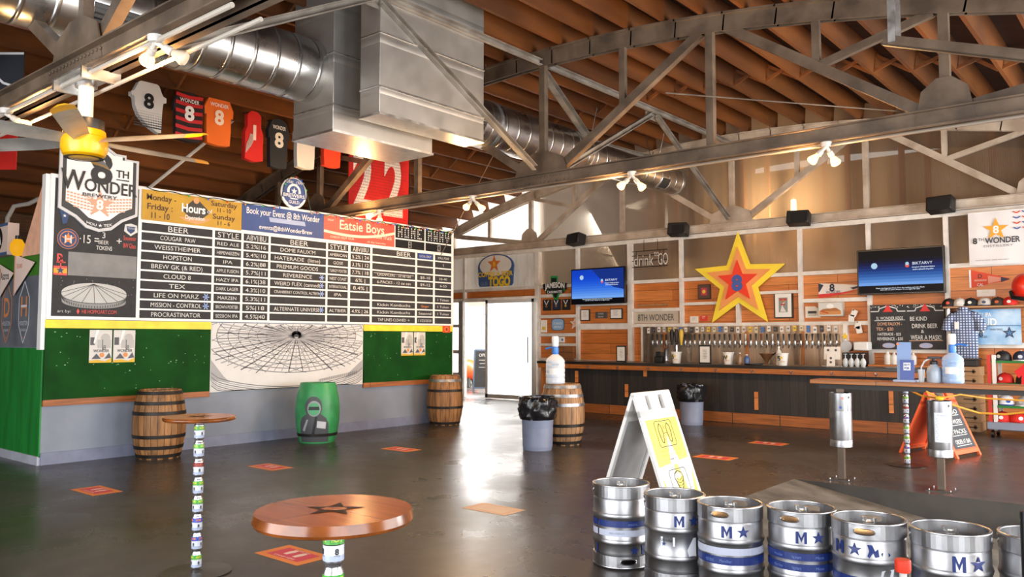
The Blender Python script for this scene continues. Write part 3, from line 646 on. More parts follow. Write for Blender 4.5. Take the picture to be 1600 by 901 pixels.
# brewery logo shield that sticks out over the board edge
lg = thing('logo_sign', 'white shield shaped brewery logo sign on the left end of the menu board', 'sign', (BX + .06, 4.63, 2.9))
LF = Fr((BX + .09, 0, 0), (0, 1, 0), (0, 0, 1))
def shield(k, dy=0):
    c = 4.63; q = [(.0, 4.12), (.2, 4.0), (.33, 4.0), (.33, 3.95), (.5, 3.95), (.5, 3.2), (.3, 3.1), (.16, 2.98), (0, 2.94)]
    f = lambda x, z: (x * k, 3.53 + (z - 3.53) * k + dy)
    r = [f(x, z) for x, z in q]
    return [(c + x, z) for x, z in r] + [(c - x, z) for x, z in r[-2:0:-1]]
m = MB(); m.poly(LF, shield(1.), -.03, 0, .03); m.build('sign_panel', flat('#cfd0d2'), lg)
m = MB(); m.poly(LF, shield(.93), .002, 0); m.build('dark_border', flat('#3b3c3e'), lg)
m = MB(); m.poly(LF, [(a, b + .045) for a, b in shield(.84)], .004, 0); m.build('white_field', flat('#f4f4f4'), lg)
m = MB()
for sg in (-1, 1):
    for i in range(7):
        for k in range(8): 
            a = 4.63 + sg * (.1 + .042 * k); b = 3.42 - .04 * i - (.0 if sg < 0 else 0) - .012 * (8 - k) * .5
            if b > 3.17 + .11 * (k / 8): m.rect(LF, a - .016, a + .016, b - .011, b + .011, .006, 1)
m.star(LF, 4.63, 3.3, .19, .008, 1); m.text(LF, '8', 4.63, 3.3, .13, None, .01, 0, off=.03)
m.text(LF, '8', 4.64, 3.78, .4, .28, .012, 2, off=.03); m.text(LF, 'TH', 4.91, 3.74, .1, .17, .012, 2, off=.02); m.rect(LF, 4.83, 5.0, 3.65, 3.665, .012, 2)
m.text(LF, 'ONDER', 4.77, 3.54, .165, .68, .014, 2, off=.015); m.text(LF, 'W', 4.29, 3.585, .26, .3, .016, 2, off=.015); m.text(LF, 'BREWERY', 4.63, 3.41, .045, .6, .014, 2, off=.01)
m.text(LF, 'HOU \u2605 TEX', 4.63, 3.055, .034, .32, .012, 0, off=.01, arc=-.03)
m.build('lettering', [white, flat('#d9a98c'), flat('#2f3032')], lg)

# guild sign on the top edge
g = thing('guild_sign', 'small round blue and white badge sign ringed by bulbs atop the menu board', 'sign', (BX, 7.64, 3.63))
GF = Fr((BX + .05, 0, 0), (0, 1, 0), (0, 0, 1))
m = MB(); oc = [(7.64 + .24 * math.sin(t * PI / 12) * (1 if abs(math.cos(t * PI / 12)) > -2 else 1), 3.87 + .25 * math.cos(t * PI / 12)) for t in range(24)]
m.poly(GF, oc, -.02, 0, .02); m.build('sign_panel', white, g)
m = MB(); m.ring(GF, 7.64, 3.89, .13, .215, .003, 0); m.disc(GF, 7.64, 3.9, .085, .003, 0); m.rect(GF, 7.42, 7.86, 3.79, 3.87, .005, 0); m.poly(GF, [(7.5, 3.77), (7.78, 3.77), (7.74, 3.68), (7.64, 3.65), (7.54, 3.68)], .005, 0)
m.text(GF, 'TEXAS', 7.54, 4.03, .05, .16, .007, 1, arc=.02, off=.01); m.text(GF, 'CRAFT', 7.75, 4.03, .05, .16, .007, 1, arc=.02, off=.01); m.text(GF, 'BREWERS', 7.64, 3.83, .055, .4, .007, 1, off=.015); m.text(GF, 'GUILD', 7.64, 3.725, .05, .2, .007, 1, off=.012); m.star(GF, 7.64, 3.9, .06, .006, 1)
m.build('lettering', [flat('#33518f'), white], g)

# astrodome-like stadium ceiling mural
mu = thing('mural', 'black and white photo mural of a domed stadium ceiling between the green panels', 'mural', (BX, 7.7, .78))
m = MB(); m.bx(BX + .002, BX + .02, 6.28, 9.11, .78, 1.79); m.build('mural_panel', flat('#dededc', .6), mu)
MF = Fr((BX + .02, 0, 0), (0, 1, 0), (0, 0, 1)); m = MB(); cx, cy = 7.75, 1.60
clip = lambda p: min(9.1, max(6.29, p[0]))
def seg(p, q, w, mi):
    n = 10
    for i in range(n):
        a = [p[k] + (q[k] - p[k]) * i / n for k in (0, 1)]; b = [p[k] + (q[k] - p[k]) * (i + 1) / n for k in (0, 1)]
        if all(6.29 < t[0] < 9.1 and 1.02 - .0 * t[0] < t[1] < 1.785 for t in (a, b)): m.line(MF, [a, b], w, .002 + mi * .001, mi)
for k in range(72):
    t = 2 * PI * k / 72; seg((cx + .05 * math.cos(t), cy + .03 * math.sin(t)), (cx + 1.7 * math.cos(t), cy + .62 * math.sin(t)), .009 + .006 * (k % 3), 0 if k % 2 else 1)
for r in (.12, .2, .3, .42, .55, .7, .86, 1.03, 1.2, 1.38, 1.55):
    for k in range(70):
        t0, t1 = 2 * PI * k / 70, 2 * PI * (k + 1) / 70; seg((cx + r * math.cos(t0), cy + .37 * r * math.sin(t0)), (cx + r * math.cos(t1), cy + .37 * r * math.sin(t1)), .006 + .004 * r, 0)
for q in range(-6, 7):     # lamella diagonals
    for sg in (-1, 1):
        pts = []
        for i in range(16): r = .1 + i * .1; t = q * PI / 6.5 + sg * i * .09 + PI / 2; pts.append((cx + r * math.cos(t), cy + .37 * r * math.sin(t)))
        for a, b in zip(pts, pts[1:]): seg(a, b, .008, 0)
m.disc(MF, cx, cy + .03, .09, .003, 2, 16, .05)
for k in range(7):      # seating bowl bands at the bottom edge
    pts = [(6.3 + 2.79 * i / 30, 1.0 - .03 * k - .19 * math.sin(PI * i / 30) ** .5 + .06 * (1 - math.sin(PI * i / 30)) + (.22 if i < 3 or i > 27 else 0) * 0) for i in range(31)]
    pts = [(a, max(.79, b)) for a, b in pts]; m.line(MF, pts, .012, .003, k % 2)
m.poly(MF, [(8.7, .86), (9.1, 1.02), (9.1, 1.2), (8.8, .98)], .0025, 1); m.poly(MF, [(6.29, 1.25), (6.5, 1.0), (6.6, .92), (6.29, .95)], .0025, 1)
for k in range(40): a = 8.2 + .02 * k; m.line(MF, [(a, .86 + .1 * (k / 40)), (a, .9 + .12 * (k / 40))], .006, .004, 2)
m.build('dome_pattern', [flat('#77777a'), flat('#aaaaac'), flat('#333336')], mu)

# paired posters
def poster(y, z, lab, wear):
    t = thing('poster', lab, 'poster', (BX + .03, y, z), 'brewery posters on the green wall'); F = Fr((BX + .032, 0, 0), (0, 1, 0), (0, 0, 1))
    MB().rect(F, y, y + .285, z, z + .425, .001, 0, .003).build('paper', flat('#d9d7d2'), t)
    m = MB(); m.rect(F, y + .01, y + .07, z + .23, z + .33, .006, 0); m.disc(F, y + .2, z + .32, .06, .006, 1); m.rect(F, y + .1, y + .27, z + .19, z + .3, .0065, 1); m.rect(F, y + .16, y + .17, z + .16, z + .3, .007, 0)
    m.text(F, 'WONDER', y + .15, z + .155, .04, .2, .008, 0, off=.01); m.text(F, '8', y + .19, z + .2, .06, None, .008, 0)
    m.poly(F, [(y, z), (y + .285, z), (y + .285, z + .06), (y + .2, z + .02), (y + .1, z + .04), (y, z + .03)], .0065, 2); m.poly(F, [(y + .03, z + .05), (y + .09, z + .12), (y + .15, z + .05)], .0065, 0); m.poly(F, [(y + .19, z + .05), (y + .25, z + .13), (y + .28, z + .06)], .0065, 0); m.disc(F, y + .16, z + .1, .03, .007, 3)
    m.poly(F, [(y + .08 + wear, z + .425), (y + .12 + wear, z + .425), (y + .06 + wear, z + .24), (y + .05 + wear, z + .26)], .009, 4)
    m.build('print', [flat('#55565a'), flat('#b9b8b4'), flat('#e2b52e'), flat('#e08e4e'), white], t); return t
poster(4.58, 1.245, 'left poster of the pair on the green wall below the logo sign', 0.); poster(4.885, 1.245, 'right poster of the pair on the green wall below the logo sign', .03)
poster(9.98, 1.25, 'left poster of the pair on the green wall right of the mural', .02); poster(10.29, 1.25, 'right poster of the pair on the green wall right of the mural', 0.)
F = Fr((BX + .045, 0, 0), (0, 1, 0), (0, 0, 1)); m = MB(); m.rect(F, 11.02, 11.22, 1.67, 1.80, 0, 0, .004); m.disc(F, 11.12, 1.735, .05, .005, 1); m.text(F, 'EXIT', 11.12, 1.735, .03, .1, .007, 2) if 0 else m.star(F, 11.12, 1.735, .045, .007, 2, n=8, k=.7)
m.top('wall_sticker', [flat('#e04a2c'), flat('#f2b04a'), flat('#b92a1c')], 'small red and orange sticker at the right end of the yellow strip', 'sticker')

# string lights along the top of the board
sl = thing('string_lights', 'string of small coloured holiday bulbs draped along the top of the menu board', 'string lights', (BX + .05, 8, 3.6))
pts = []; n = 60
for i in range(n + 1):
    y = 5.25 + 6.0 * i / n; sag = .03 + .035 * abs(math.sin(i * .9)); pts.append((BX + .085, y, 3.65 - sag))
k0 = [i for i, p in enumerate(pts) if 7.38 < p[1] < 7.9]
for i in k0: a = (pts[i][1] - 7.64) / .27; pts[i] = (BX + .08, pts[i][1], 3.66 + .48 * math.sqrt(max(0, 1 - a * a)))
MB().tube(pts, .006, 5).build('wire', flat('#1c3a22'), sl)
cols = ['#e03a2e', '#3563d8', '#2fae4a', '#f0a43a']
for i in range(1, n, 1):
    p = Vector(pts[i]); 
    if p.y < 7.2 and i % 3: continue
    c = cols[i % 4]; b = MB(); b.sphere(p + Vector((.012, 0, -.02)), .011, 8, 0, (1, 1, 1.5)); b.build('bulb', glow('bulb_' + c.strip('#'), hexc(c), 1.2), sl)
# pennants and odds on the side face
m = MB(); m.tube([(-12.9, 4.0, 2.6), (-12.3, 4.0, 2.55), (-11.1, 4.0, 2.64)], .006, 5); ps = thing('pennant', 'white pennant with script lettering on the green band, left of the pair', 'pennant', (-12.1, 4.0, 2.2), 'pennants on the booth side')
PF = Fr((0, 3.995, 0), (1, 0, 0), (0, 0, 1))
MB().poly(PF, [(-12.36, 2.56), (-12.36, 2.1), (-11.86, 2.42)], 0, 0, .004).build('flag', flat('#f2ddd0'), ps); q = MB().text(PF, 'Astros', -12.16, 2.4, .11, .3, .007, 0).line(PF, [(-12.34, 2.5), (-12.34, 2.16)], .03, .006, 1); q.build('lettering', [flat('#33343c'), flat('#e07c3c')], ps)
ps = thing('pennant', 'pale pink pennant on the green band nearest the corner post', 'pennant', (-11.5, 4.0, 2.2), 'pennants on the booth side')
MB().poly(PF, [(-11.84, 2.66), (-11.84, 2.12), (-11.16, 2.52)], 0, 0, .004).build('flag', flat('#f4d9cd'), ps); MB().text(PF, 'TEXAS', -11.66, 2.5, .06, .2, .007, 0).rect(PF, -11.84, -11.81, 2.14, 2.64, .006).build('lettering', flat('#e09a7c'), ps)
ls = thing('hanging_lantern', 'small yellow lantern on the tip of the sloped peach panel', 'lantern', (-11.72, 4.0, 2.62))
MB().lathe([(.0, 0), (.05, .01), (.09, .08), (.085, .16), (.05, .22), (0, .23)], (-11.72, 3.98, 2.63), 16).build('globe', glow('lantern_amber', hexc('#ffb51e'), .8), ls); MB().cyl((-11.72, 3.98, 2.85), (-11.72, 3.98, 2.9), .03).build('cap', black, ls)
sb = thing('box_sign', 'white box sign with a black round letter A at the far left edge', 'sign', (-12.7, 4.1, 2.7))
MB().bx(-13.05, -12.33, 4.06, 4.2, 2.70, 3.14).build('sign_box', flat('#ecd2c4'), sb); F = Fr((0, 4.06, 0), (1, 0, 0), (0, 0, 1))
MB().rect(F, -13.05, -12.33, 2.70, 2.74, .003, 2).rect(F, -13.05, -12.33, 3.1, 3.14, .003, 2).disc(F, -12.68, 2.93, .17, .003, 0).text(F, 'A', -12.62, 2.93, .16, None, .006, 1, off=.02).build('lettering', [black, white, flat('#46618e')], sb)
F2 = None
# conduit on the left
m = MB(); P = [dep(10, 365, 15), dep(12, 340, 15), dep(22, 322, 15), dep(45, 318, 15), dep(62, 310, 15)]; m.tube(P, .04, 8); m.top('conduit', flat('#cfcac4'), 'pale bent pipe behind the white box sign on the left', 'pipe')
# ================================================================ ducts, fan, lamps, banners
sp_b = spiral_metal('spiral_duct', (.7, .7, .69), .3, .3, 'Y', .9)
dt = thing('spiral_duct', 'long silver spiral air duct running under the roof past the sheet metal boxes', 'air duct', (-8.5, 8, 5))
DZ = 4.95
def ductseg(y0, y1, r0, r1, name='duct_section'):
    m = MB(); m.cyl((-8.5, y0, DZ), (-8.5, y1, DZ), r0, r1, 40); return m.build(name, sp_b, dt)
ductseg(-1.5, 6.3, .4, .4); ductseg(7.9, 11.7, .38, .38); ductseg(11.7, 12.2, .38, .3); ductseg(12.2, 15.7, .3, .27)
for y, r in ((1.0, .402), (4.4, .402), (9.5, .382), (11.66, .382), (12.2, .302), (15.65, .272)):
    m = MB(); m.cyl((-8.5, y, DZ), (-8.5, y + .06, DZ), r + .008, r + .008, 40); m.build('seam_band', galv, dt)
for y, r, dy in ((3.6, .4, .5), (8.95, .38, .42), (12.9, .3, .4), (14.9, .277, .36)):     # grilles on the camera side
    m = MB(); c0 = Vector((-8.5, y, DZ)); 
    def pt(a, yy, d): return c0 + Vector((math.cos(a) * (r + d), yy, math.sin(a) * (r + d)))
    for i in range(7):
        a0 = R_(-62 + i * 7); a1 = a0 + R_(4.5); m.add([pt(a0, -dy / 2, .012), pt(a0, dy / 2, .012), pt(a1, dy / 2, .012), pt(a1, -dy / 2, .012)], [(0, 1, 2, 3)], 0)
    a0, a1 = R_(-64), R_(-13)
    for i in range(8):
        b0 = a0 + (a1 - a0) * i / 8; b1 = a0 + (a1 - a0) * (i + 1) / 8; m.add([pt(b0, -dy / 2, .004), pt(b0, dy / 2, .004), pt(b1, dy / 2, .004), pt(b1, -dy / 2, .004)], [(0, 1, 2, 3)], 1)
    fr = [pt(a0 + (a1 - a0) * i / 6, -dy / 2, .01) for i in range(7)] + [pt(a1 + (a0 - a1) * i / 6, dy / 2, .01) for i in range(7)]; m.tube(fr + fr[:1], .014, 5, 2)
    m.build('air_grille', [flat('#4b4a48'), black, galv], dt)
for y in (2.2, 5.2, 9.3, 12.4, 14.9):
    m = MB()
    for s_ in (-1, 1): m.tube([(-8.5 + s_ * .05, y, DZ + .24), (-8.5 + s_ * .22, y, ztop(-8.5))], .008, 5)
    m.build('hanger_rod', steel, dt)
sheet = spiral_metal('sheet_metal', (.5, .495, .475), .45, .62, 'Z', .35, .7)
sheetp = spiral_metal('sheet_metal_warm', (.68, .62, .57), .45, .62, 'Z', .35, .75)
def plenum(x0, x1, y0, y1, z0, lab):
    t = thing('air_plenum', lab, 'duct box', ((x0 + x1) / 2, (y0 + y1) / 2, z0), 'sheet metal duct boxes')
    m = MB(); m.bx(x0, x1, y0, y1, z0 + .003, ztop(-8) + .3); m.build('sheet_box', sheet, t, bev=.008)
    m = MB(); e = .02
    for z in (z0 + .34, z0 + 1.0): 
        for a, b in (((x1, y0, z), (x1, y1, z)), ((x0, y0, z), (x1, y0, z))): m.beam(a, b, .016, .022, 0, (0, 0, 1))
    m.build('seam', galv, t)
    m = MB(); m.bx(x0 - .012, x1 + .012, y0 - .012, y1 + .012, z0, z0 + .03); m.build('bottom_flange', galv, t); return t
plenum(-8.82, -8.0, 6.16, 7.87, 4.10, 'silver sheet metal box hanging lower, behind and left of the nearer one')
plenum(-7.66, -7.3, 6.3, 8.16, 4.22, 'large flat silver sheet metal box hanging nearest the viewer at top centre')

# ceiling fan on the nearest truss
fc = Vector((-7.25, 2.95, 3.24)); fan = thing('ceiling_fan', 'large industrial ceiling fan with yellow hub and grey yellow tipped blades', 'ceiling fan', (fc.x, fc.y, fc.z - .1))
yfan = mat('fan_yellow', '#f2b411', .3, col2='#dc9a06', scale=4); blade = mat('fan_blade_grey', '#b9b4ab', .4, .3, col2='#8f8a83', scale=3)
MB().cyl(fc + Vector((0, 0, .16)), (fc.x, fc.y, 3.8), .062, n=20).build('downrod', mat('rod_white', '#e6e2db', .35), fan)
m = MB(); m.lathe([(0, -.13), (.13, -.13), (.165, -.11), (.185, -.06), (.185, .04), (.17, .05), (.165, .1), (.15, .11), (0, .11)], fc, 40); m.build('motor_housing', yfan, fan)
m = MB(); m.ring(Fr(fc + Vector((0, 0, -.132)), (1, 0, 0), (0, -1, 0)), 0, 0, .12, .155, .002, 0); m.build('bottom_ring', flat('#2a2620'), fan)
m = MB(); m.lathe([(.145, .1), (.15, .12), (.15, .19), (.13, .2), (.06, .2)], fc, 40, wob=lambda t, j: 1 + .02 * math.cos(40 * t)); m.build('cooling_fins', black, fan)
for k in range(6):
    a = R_(-70 + 60 * k); d = RT * math.cos(a) + fh * math.sin(a); n = Vector((-d.y, d.x, 0)); m = MB(); mt = []
    pr = [(-.085, -.012), (-.03, .012), (.035, .014), (.085, -.006), (.03, 0.0), (-.03, -.002)]
    st = [(.16, .75, 26), (.5, 1.05, 22), (.98, 1.05, 18), (.985, 1.05, 18), (1.1, 1., 17), (1.13, .7, 17)]
    vs = []
    for r, w, tw in st:
        for p, q in pr:
            c, s_ = math.cos(R_(tw)), math.sin(R_(tw)); vs.append(fc + Vector((0, 0, .02)) + d * r + n * ((p * c - q * s_) * w) + UZ * ((p * s_ + q * c) * w))
    g = len(pr); fs = []; 
    for i in range(len(st) - 1):
        for j_ in range(g): fs.append((i * g + j_, i * g + (j_ + 1) % g, (i + 1) * g + (j_ + 1) % g, (i + 1) * g + j_)); mt.append(1 if i >= 3 else 0)
    fs += [tuple(range(g))[::-1], tuple(range((len(st) - 1) * g, len(st) * g))]; mt += [0, 1]
    m.v = vs; m.f = fs; m.m = mt; m.build('blade', [blade, yfan], fan)
m = MB(); m.bx(fc.x - .3, fc.x + .3, fc.y - .16, fc.y + .16, 3.8, 3.815); m.bx(fc.x - .3, fc.x - .27, fc.y - .16, fc.y + .16, 3.72, 3.8); m.bx(fc.x + .27, fc.x + .3, fc.y - .16, fc.y + .16, 3.72, 3.8); m.cyl((fc.x, fc.y, 3.72), (fc.x, fc.y, 3.8), .09); m.build('mounting_bracket', galv, fan)

# conduits along the trusses
m = MB(); m.tube([(-9.8, 2.86, 3.77), (-7.5, 2.86, 3.77), (-4.8, 2.86, 3.77)], .02, 8); m.top('conduit', flat('#bdb4a8'), 'white electrical conduit under the nearest truss, the pipe beside the lamps', 'pipe', 'electrical conduits')
m = MB(); m.tube([(-9.8, 3.08, 3.72), (-7.6, 3.08, 3.72), (-7.5, 3.08, 3.72), (-4.8, 3.08, 3.74)], .017, 8); m.top('conduit', flat('#bdb4a8'), 'lower white electrical conduit under the nearest truss beside the fan rod', 'pipe', 'electrical conduits')
m = MB(); m.tube([(-11.5, 9.4, 3.775), (-6, 9.4, 3.775), (2.3, 9.4, 3.775)], .016, 8); m.top('conduit', flat('#8f867b'), 'long pale electrical conduit under the middle truss', 'pipe', 'electrical conduits')

# twin flood lamps
lampg = glow('lamp_filament', (1, .52, .15), 6); offg = mat('lamp_frosted', '#f0d9bd', .35, emit=0)
warm = (1, .56, .22)
def flood(P, heads, lab, power):
    P = Vector(P); t = thing('flood_lamp', lab, 'lamp', P, 'twin flood lamps on the trusses')
    m = MB(); m.lathe([(0, -.05), (.05, -.05), (.06, -.03), (.06, 0), (0, .002)], P, 16); m.build('junction_box', flat('#d5d2cc'), t)
    for (dx, dy, dz, lit) in heads:
        a = P + Vector((0, 0, -.05)); b = P + Vector((dx, dy, dz)); d = (b - a).normalized()
        m = MB(); m.cyl(a, a + d * .07, .02, .02, 10); m.cyl(a + d * .07, a + d * .13, .03, .035, 12); m.build('lamp_holder', flat('#d8d0c4'), t)
        c = a + d * .13; m = MB(); ax = d.orthogonal().normalized(); bx_ = d.cross(ax); vs = []; fs = []; pr = [(.02, 0), (.035, .03), (.055, .08), (.058, .1), (.045, .118), (0, .125)]; n = 14
        for r, h in pr:
            for i in range(n): vs.append(c + d * h + ax * (r * math.cos(2 * PI * i / n)) + bx_ * (r * math.sin(2 * PI * i / n)))
        for j_ in range(len(pr) - 1):
            for i in range(n): fs.append((j_ * n + i, j_ * n + (i + 1) % n, (j_ + 1) * n + (i + 1) % n, (j_ + 1) * n + i))
        m.add(vs, fs); m.build('bulb', lampg if lit else offg, t)
        if lit:
            l = bpy.data.lights.new('lamp_light', 'POINT'); l.energy = power; l.color = warm; l.shadow_soft_size = .06
            o = bpy.data.objects.new('lamp_light', l); COL.objects.link(o); o.parent = t; o.location = c + d * .19 - P
flood((-5.84, 2.86, 3.81), [(-.28, .05, -.16, 1), (.2, .25, -.22, 0)], 'twin flood lamp with one lit bulb on the nearest truss at upper left', 80)
flood((-8.85, 2.86, 3.81), [(.2, .2, -.22, 1)], 'single flood lamp under the nearest truss at the far left above the fan blade', 35)
flood((-10.85, 9.4, 3.81), [(-.1, .08, -.12, 1), (-.2, -.25, -.17, 1)], 'glowing flood lamp in front of the red banner above the menu board', 90)
flood((-8.64, 9.4, 3.81), [(-.18, .05, -.15, 1), (.12, .08, -.2, 1)], 'glowing twin flood lamp on the middle truss right of the red banner', 90)
flood((-5.72, 9.4, 3.81), [(-.14, .0, -.15, 1), (.1, .05, -.19, 1)], 'glowing twin flood lamp on the middle truss above the blue screen at left', 90)
flood((-3.13, 9.4, 3.81), [(-.1, -.05, -.16, 1), (.06, .1, -.21, 1)], 'glowing twin flood lamp on the middle truss above and right of the star', 90)

# jerseys hung on a line, plane x = -12, facing the hall
def jersey(y, z, w, h, c, num, numc, name, lab, namec='#f2f2f2', stripe=None, sleeves=True, skew=0, fade=False, numz=.66, shape=None, arcs=False):
    t = thing('jersey', lab, 'jersey', (-12, y, z), 'sports jerseys hanging from the joists'); F = Fr((-12, 0, 0), (0, 1, 0), (0, 0, 1)); W = w / 2
    X = lambda a, b: (y + a * W + skew * (1 - b) * W, z + h * b)
    out = [X(-.25, 1), X(-.7, .94), X(-.98, .74), X(-.95, .58), X(-.82, .6), X(-.82, .3), X(-.76, .0), X(.0, -.03), X(.76, .0), X(.82, .3), X(.82, .6), X(.95, .58), X(.98, .74), X(.7, .94), X(.25, 1)] if sleeves else \
        [X(-.3, 1), X(-.72, .92), X(-.7, .68), X(-.95, .55), X(-.95, 0), X(0, -.04), X(.95, 0), X(.95, .55), X(.7, .68), X(.72, .92), X(.3, 1)]
    if shape: out = [X(a, b) for a, b in shape]
    m = MB(); m.poly(F, out, -.05, 0, .1); m.build('shirt', c, t, bev=.03)
    m = MB(); FF = Fr((-11.945, 0, 0), (0, 1, 0), (0, 0, 1))
    if stripe:
        for k in range(6): b = .06 + k * .165; m.poly(FF, [X(-.86, b), X(0, b - .03), X(.86, b), X(.86, b + .075), X(0, b + .045), X(-.86, b + .075)], .0, 1)
    if fade:
        for r in range(7):
            for q in range(-8, 9): 
                s_ = .011 - .0012 * r; a, b = X(q * .1, .03 + r * .05); m.rect(FF, a - s_, a + s_, b - s_, b + s_, .001, 2)
    if arcs:
        for k in range(4): m.line(FF, [X(-.85 + .12 * k, .12 + .04 * k), X(-.75 + .14 * k, .3), X(-.5 + .14 * k, .42), X(-.4 + .1 * k, .52)], .018, .002, 4)
    if name: a, b = X(0, .82); m.text(FF, name, a, b, h * .08, w * .62, .004, 3, off=.012)
    a, b = X(0, numz * .86); m.text(FF, num, a, b, h * .3, None, .005, 0, off=.035) if num else None
    m.build('lettering', [flat(numc), flat(stripe or '#d22a22'), flat('#3a3a3c'), flat(namec), flat('#b9a8a4')], t)
    m = MB(); m.tube([(-12, y - .2, z + h * .93), (-12, y, z + h * 1.0), (-12, y + .2, z + h * .93)], .008, 5); m.tube([(-12, y, z + h), (-12, y, z + h + .5)], .004, 4); m.build('hanger', black, t)
jersey(5.77, 4.72, .52, .74, flat('#dcd8d2', .8), '8', '#17171a', '', 'white jersey fading to black dots with a black 8, first of the row', fade=True, shape=[(-.22, 1), (-.6, .92), (-.86, .72), (-1.02, .7), (-1.0, .62), (-.84, .6), (-.78, .42), (-.55, .24), (-.1, .08), (.55, -.05), (.78, -.05), (.82, .4), (.88, .58), (1.06, .6), (1.06, .7), (.86, .72), (.6, .92), (.2, 1)])
jersey(6.42, 4.66, .52, .76, flat('#26181a', .8), '8', '#f4f4f4', 'WONDER', 'black and red striped jersey with a white 8, second in the row', stripe='#c9242a')
jersey(6.93, 4.69, .52, .78, flat('#f0711f', .8), '8', '#f6e3d0', 'WONDER', 'bright orange jersey with a pale 8')
jersey(7.58, 4.55, .36, .82, flat('#d0201c', .8), '1', '#f0d0c8', '', 'narrow red sleeveless jersey with grey curves between orange and black jerseys', sleeves=False, arcs=True)
jersey(8.06, 4.5, .42, .84, flat('#1d2127', .8), '8', '#e9e2d6', 'WONDER', 'black jersey with a white 8 beside the red one')
jersey(8.62, 4.58, .46, .8, flat('#e0dbd4', .8), '', '#17171a', '', 'plain white jersey partly hidden behind the metal boxes')
jersey(9.2, 4.7, .46, .6, flat('#f0431f', .8), '', '#17171a', '', 'red orange jersey peeking out below the metal boxes')
m = MB(); m.tube([(-12, 5.2, 5.7), (-12, 7, 5.62), (-12, 9.6, 5.7)], .006, 4); m.top('hanging_wire', steel, 'thin wire that the sports jerseys hang from', 'wire')

# big red 22 banner
bt = thing('banner', 'large red banner with white number 22 hanging behind the middle truss', 'banner', (-12, 10.4, 3.7)); F = Fr((-12, 0, 0), (0, 1, 0), (0, 0, 1))
MB().poly(F, [(9.62, 3.72), (11.12, 3.72), (11.14, 5.3), (9.62, 5.3)], -.015, 0, .03).build('cloth', mat('banner_red', '#e3251b', .7, col2='#c91c14', scale=2), bt)
m = MB(); m.text(F, '2', 9.95, 4.6, 1.2, .5, .02, 0, off=.03); m.text(F, '2', 10.72, 4.6, 1.2, .5, .02, 0, off=.03)
WORDS = ['HOUSTON', 'INDIANA', 'MILWAUKEE', 'UTAH', 'DALLAS', 'ORLANDO', 'PHOENIX', 'CLEVELAND', 'CHICAGO', 'ATLANTA']
for r in range(26): m.text(F, ' '.join(WORDS[(r + k * 3) % 10] for k in range(4)), 10.37, 3.8 + r * .057, .03, 1.38, .024, 1)
m.build('lettering', [flat('#eee6dc'), flat('#7c201c')], bt)
MB().tube([(-12, 9.55, 5.32), (-12, 10.4, 5.32), (-12, 11.2, 5.32)], .02, 6).build('rod', black, bt)
m = MB(); m.bx(-12.02, -11.99, 11.12, 11.16, 3.7, 5.3); m.build('dark_edge', black, bt)
# far left hangings
q = thing('banner', 'plain bright red banner at the far left edge behind the fan', 'banner', (-10.5, 3.9, 3.3)); a = dep(-60, 265, 11.6); b = dep(25, 265, 11.6); d = Vector((b.x - a.x, b.y - a.y, 0)); F = Fr((a.x, a.y, 0), d, (0, 0, 1)); L_ = d.length
MB().rect(F, 0, L_, a.z, a.z + .82, -.01, 0, .02).build('cloth', mat('banner_red', '#e3251b'), q); MB().tube([F(0, a.z + .84), F(L_, a.z + .84)], .015, 6).build('rod', black, q)
q = thing('banner', 'dark navy banner with a white edge at the far left behind the truss', 'banner', (-10.5, 3.9, 4.5)); a = dep(-60, 142, 10.4); b = dep(36, 142, 10.4); d = Vector((b.x - a.x, b.y - a.y, 0)); F = Fr((a.x, a.y, 0), d, (0, 0, 1)); L_ = d.length
MB().rect(F, 0, L_, a.z, a.z + .5, -.01, 0, .02).build('cloth', flat('#20252e'), q); MB().rect(F, 0, L_, a.z + .47, a.z + .5, .012).line(F, [(L_ - .42, a.z + .36), (L_ - .36, a.z + .2), (L_ - .25, a.z + .1), (L_ - .12, a.z + .06)], .03, .013).build('lettering', flat('#d8d8dc'), q)
# hung rail at the upper right
rl = thing('track_rail', 'horizontal metal channel rail hung from the roof at the upper right', 'rail'); a = dep(1380, 70, 7.2); b = dep(1640, 100, 6.2); rl.location = a
MB().channel(a, b, .09, .07, .014, 0, (0, 0, 1)).build('channel', trussp, rl); h = dep(1394, 66, 7.1); MB().beam(h, (h.x, h.y, ztop(h.x) + .05), .04, .06, 0).build('hanger', galv, rl); h = dep(1404, 66, 7.4); MB().beam(h, (h.x, h.y, ztop(h.x) + .05), .03, .04, 0).build('hanger', galv, rl)
# ================================================================ the bar
XA, XZ = -11.0, aty(1440, 575, 14.05).x
bar = thing('bar_counter', 'long bar counter with dark top, orange wood edge and charred plank front', 'bar counter', ((XA + XZ) / 2, 14.4, 0))
MB().bx(XA, XZ, 14.3, 14.9, .0, .94).build('front_panel', darkwood, bar)
MB().bx(XA, XZ, 14.05, 15.0, 1.02, 1.075).build('counter_top', mat('dark_counter', '#2b2724', .3, col2='#1d1a18', scale=4), bar, bev=.006)
MB().bx(XA + .02, XZ - .0, 14.07, 14.3, .93, 1.02).build('edge_fascia', plank('fascia_wood', '#b3682a', '#9a5720', 'x', .3, 3., .45), bar)
kickw = plank('kick_wood', '#a8622c', '#8d4f20', 'x', .4, .9, .5, gapw=.008)
MB().bx(XA, XZ, 14.27, 14.32, .0, .19).build('kick_board', kickw, bar)
MB().bx(XA - .04, XA + .34, 14.25, 14.32, .0, .95).build('end_panel', plank('end_wood', '#c98145', '#b06c34', 'zx', .2, 2.), bar)
for px, y0, y1 in ((901, 579, 597), (979, 600, 620), (1008, 576, 588), (1182, 612, 640), (1393, 606, 645)):
    p = aty(px, y1, 14.28); q = aty(px, y0, 14.28); MB().bx(p.x - .03, p.x + .03, 14.26, 14.3, p.z, min(q.z, .93)).build('wood_slat', barwood, bar)
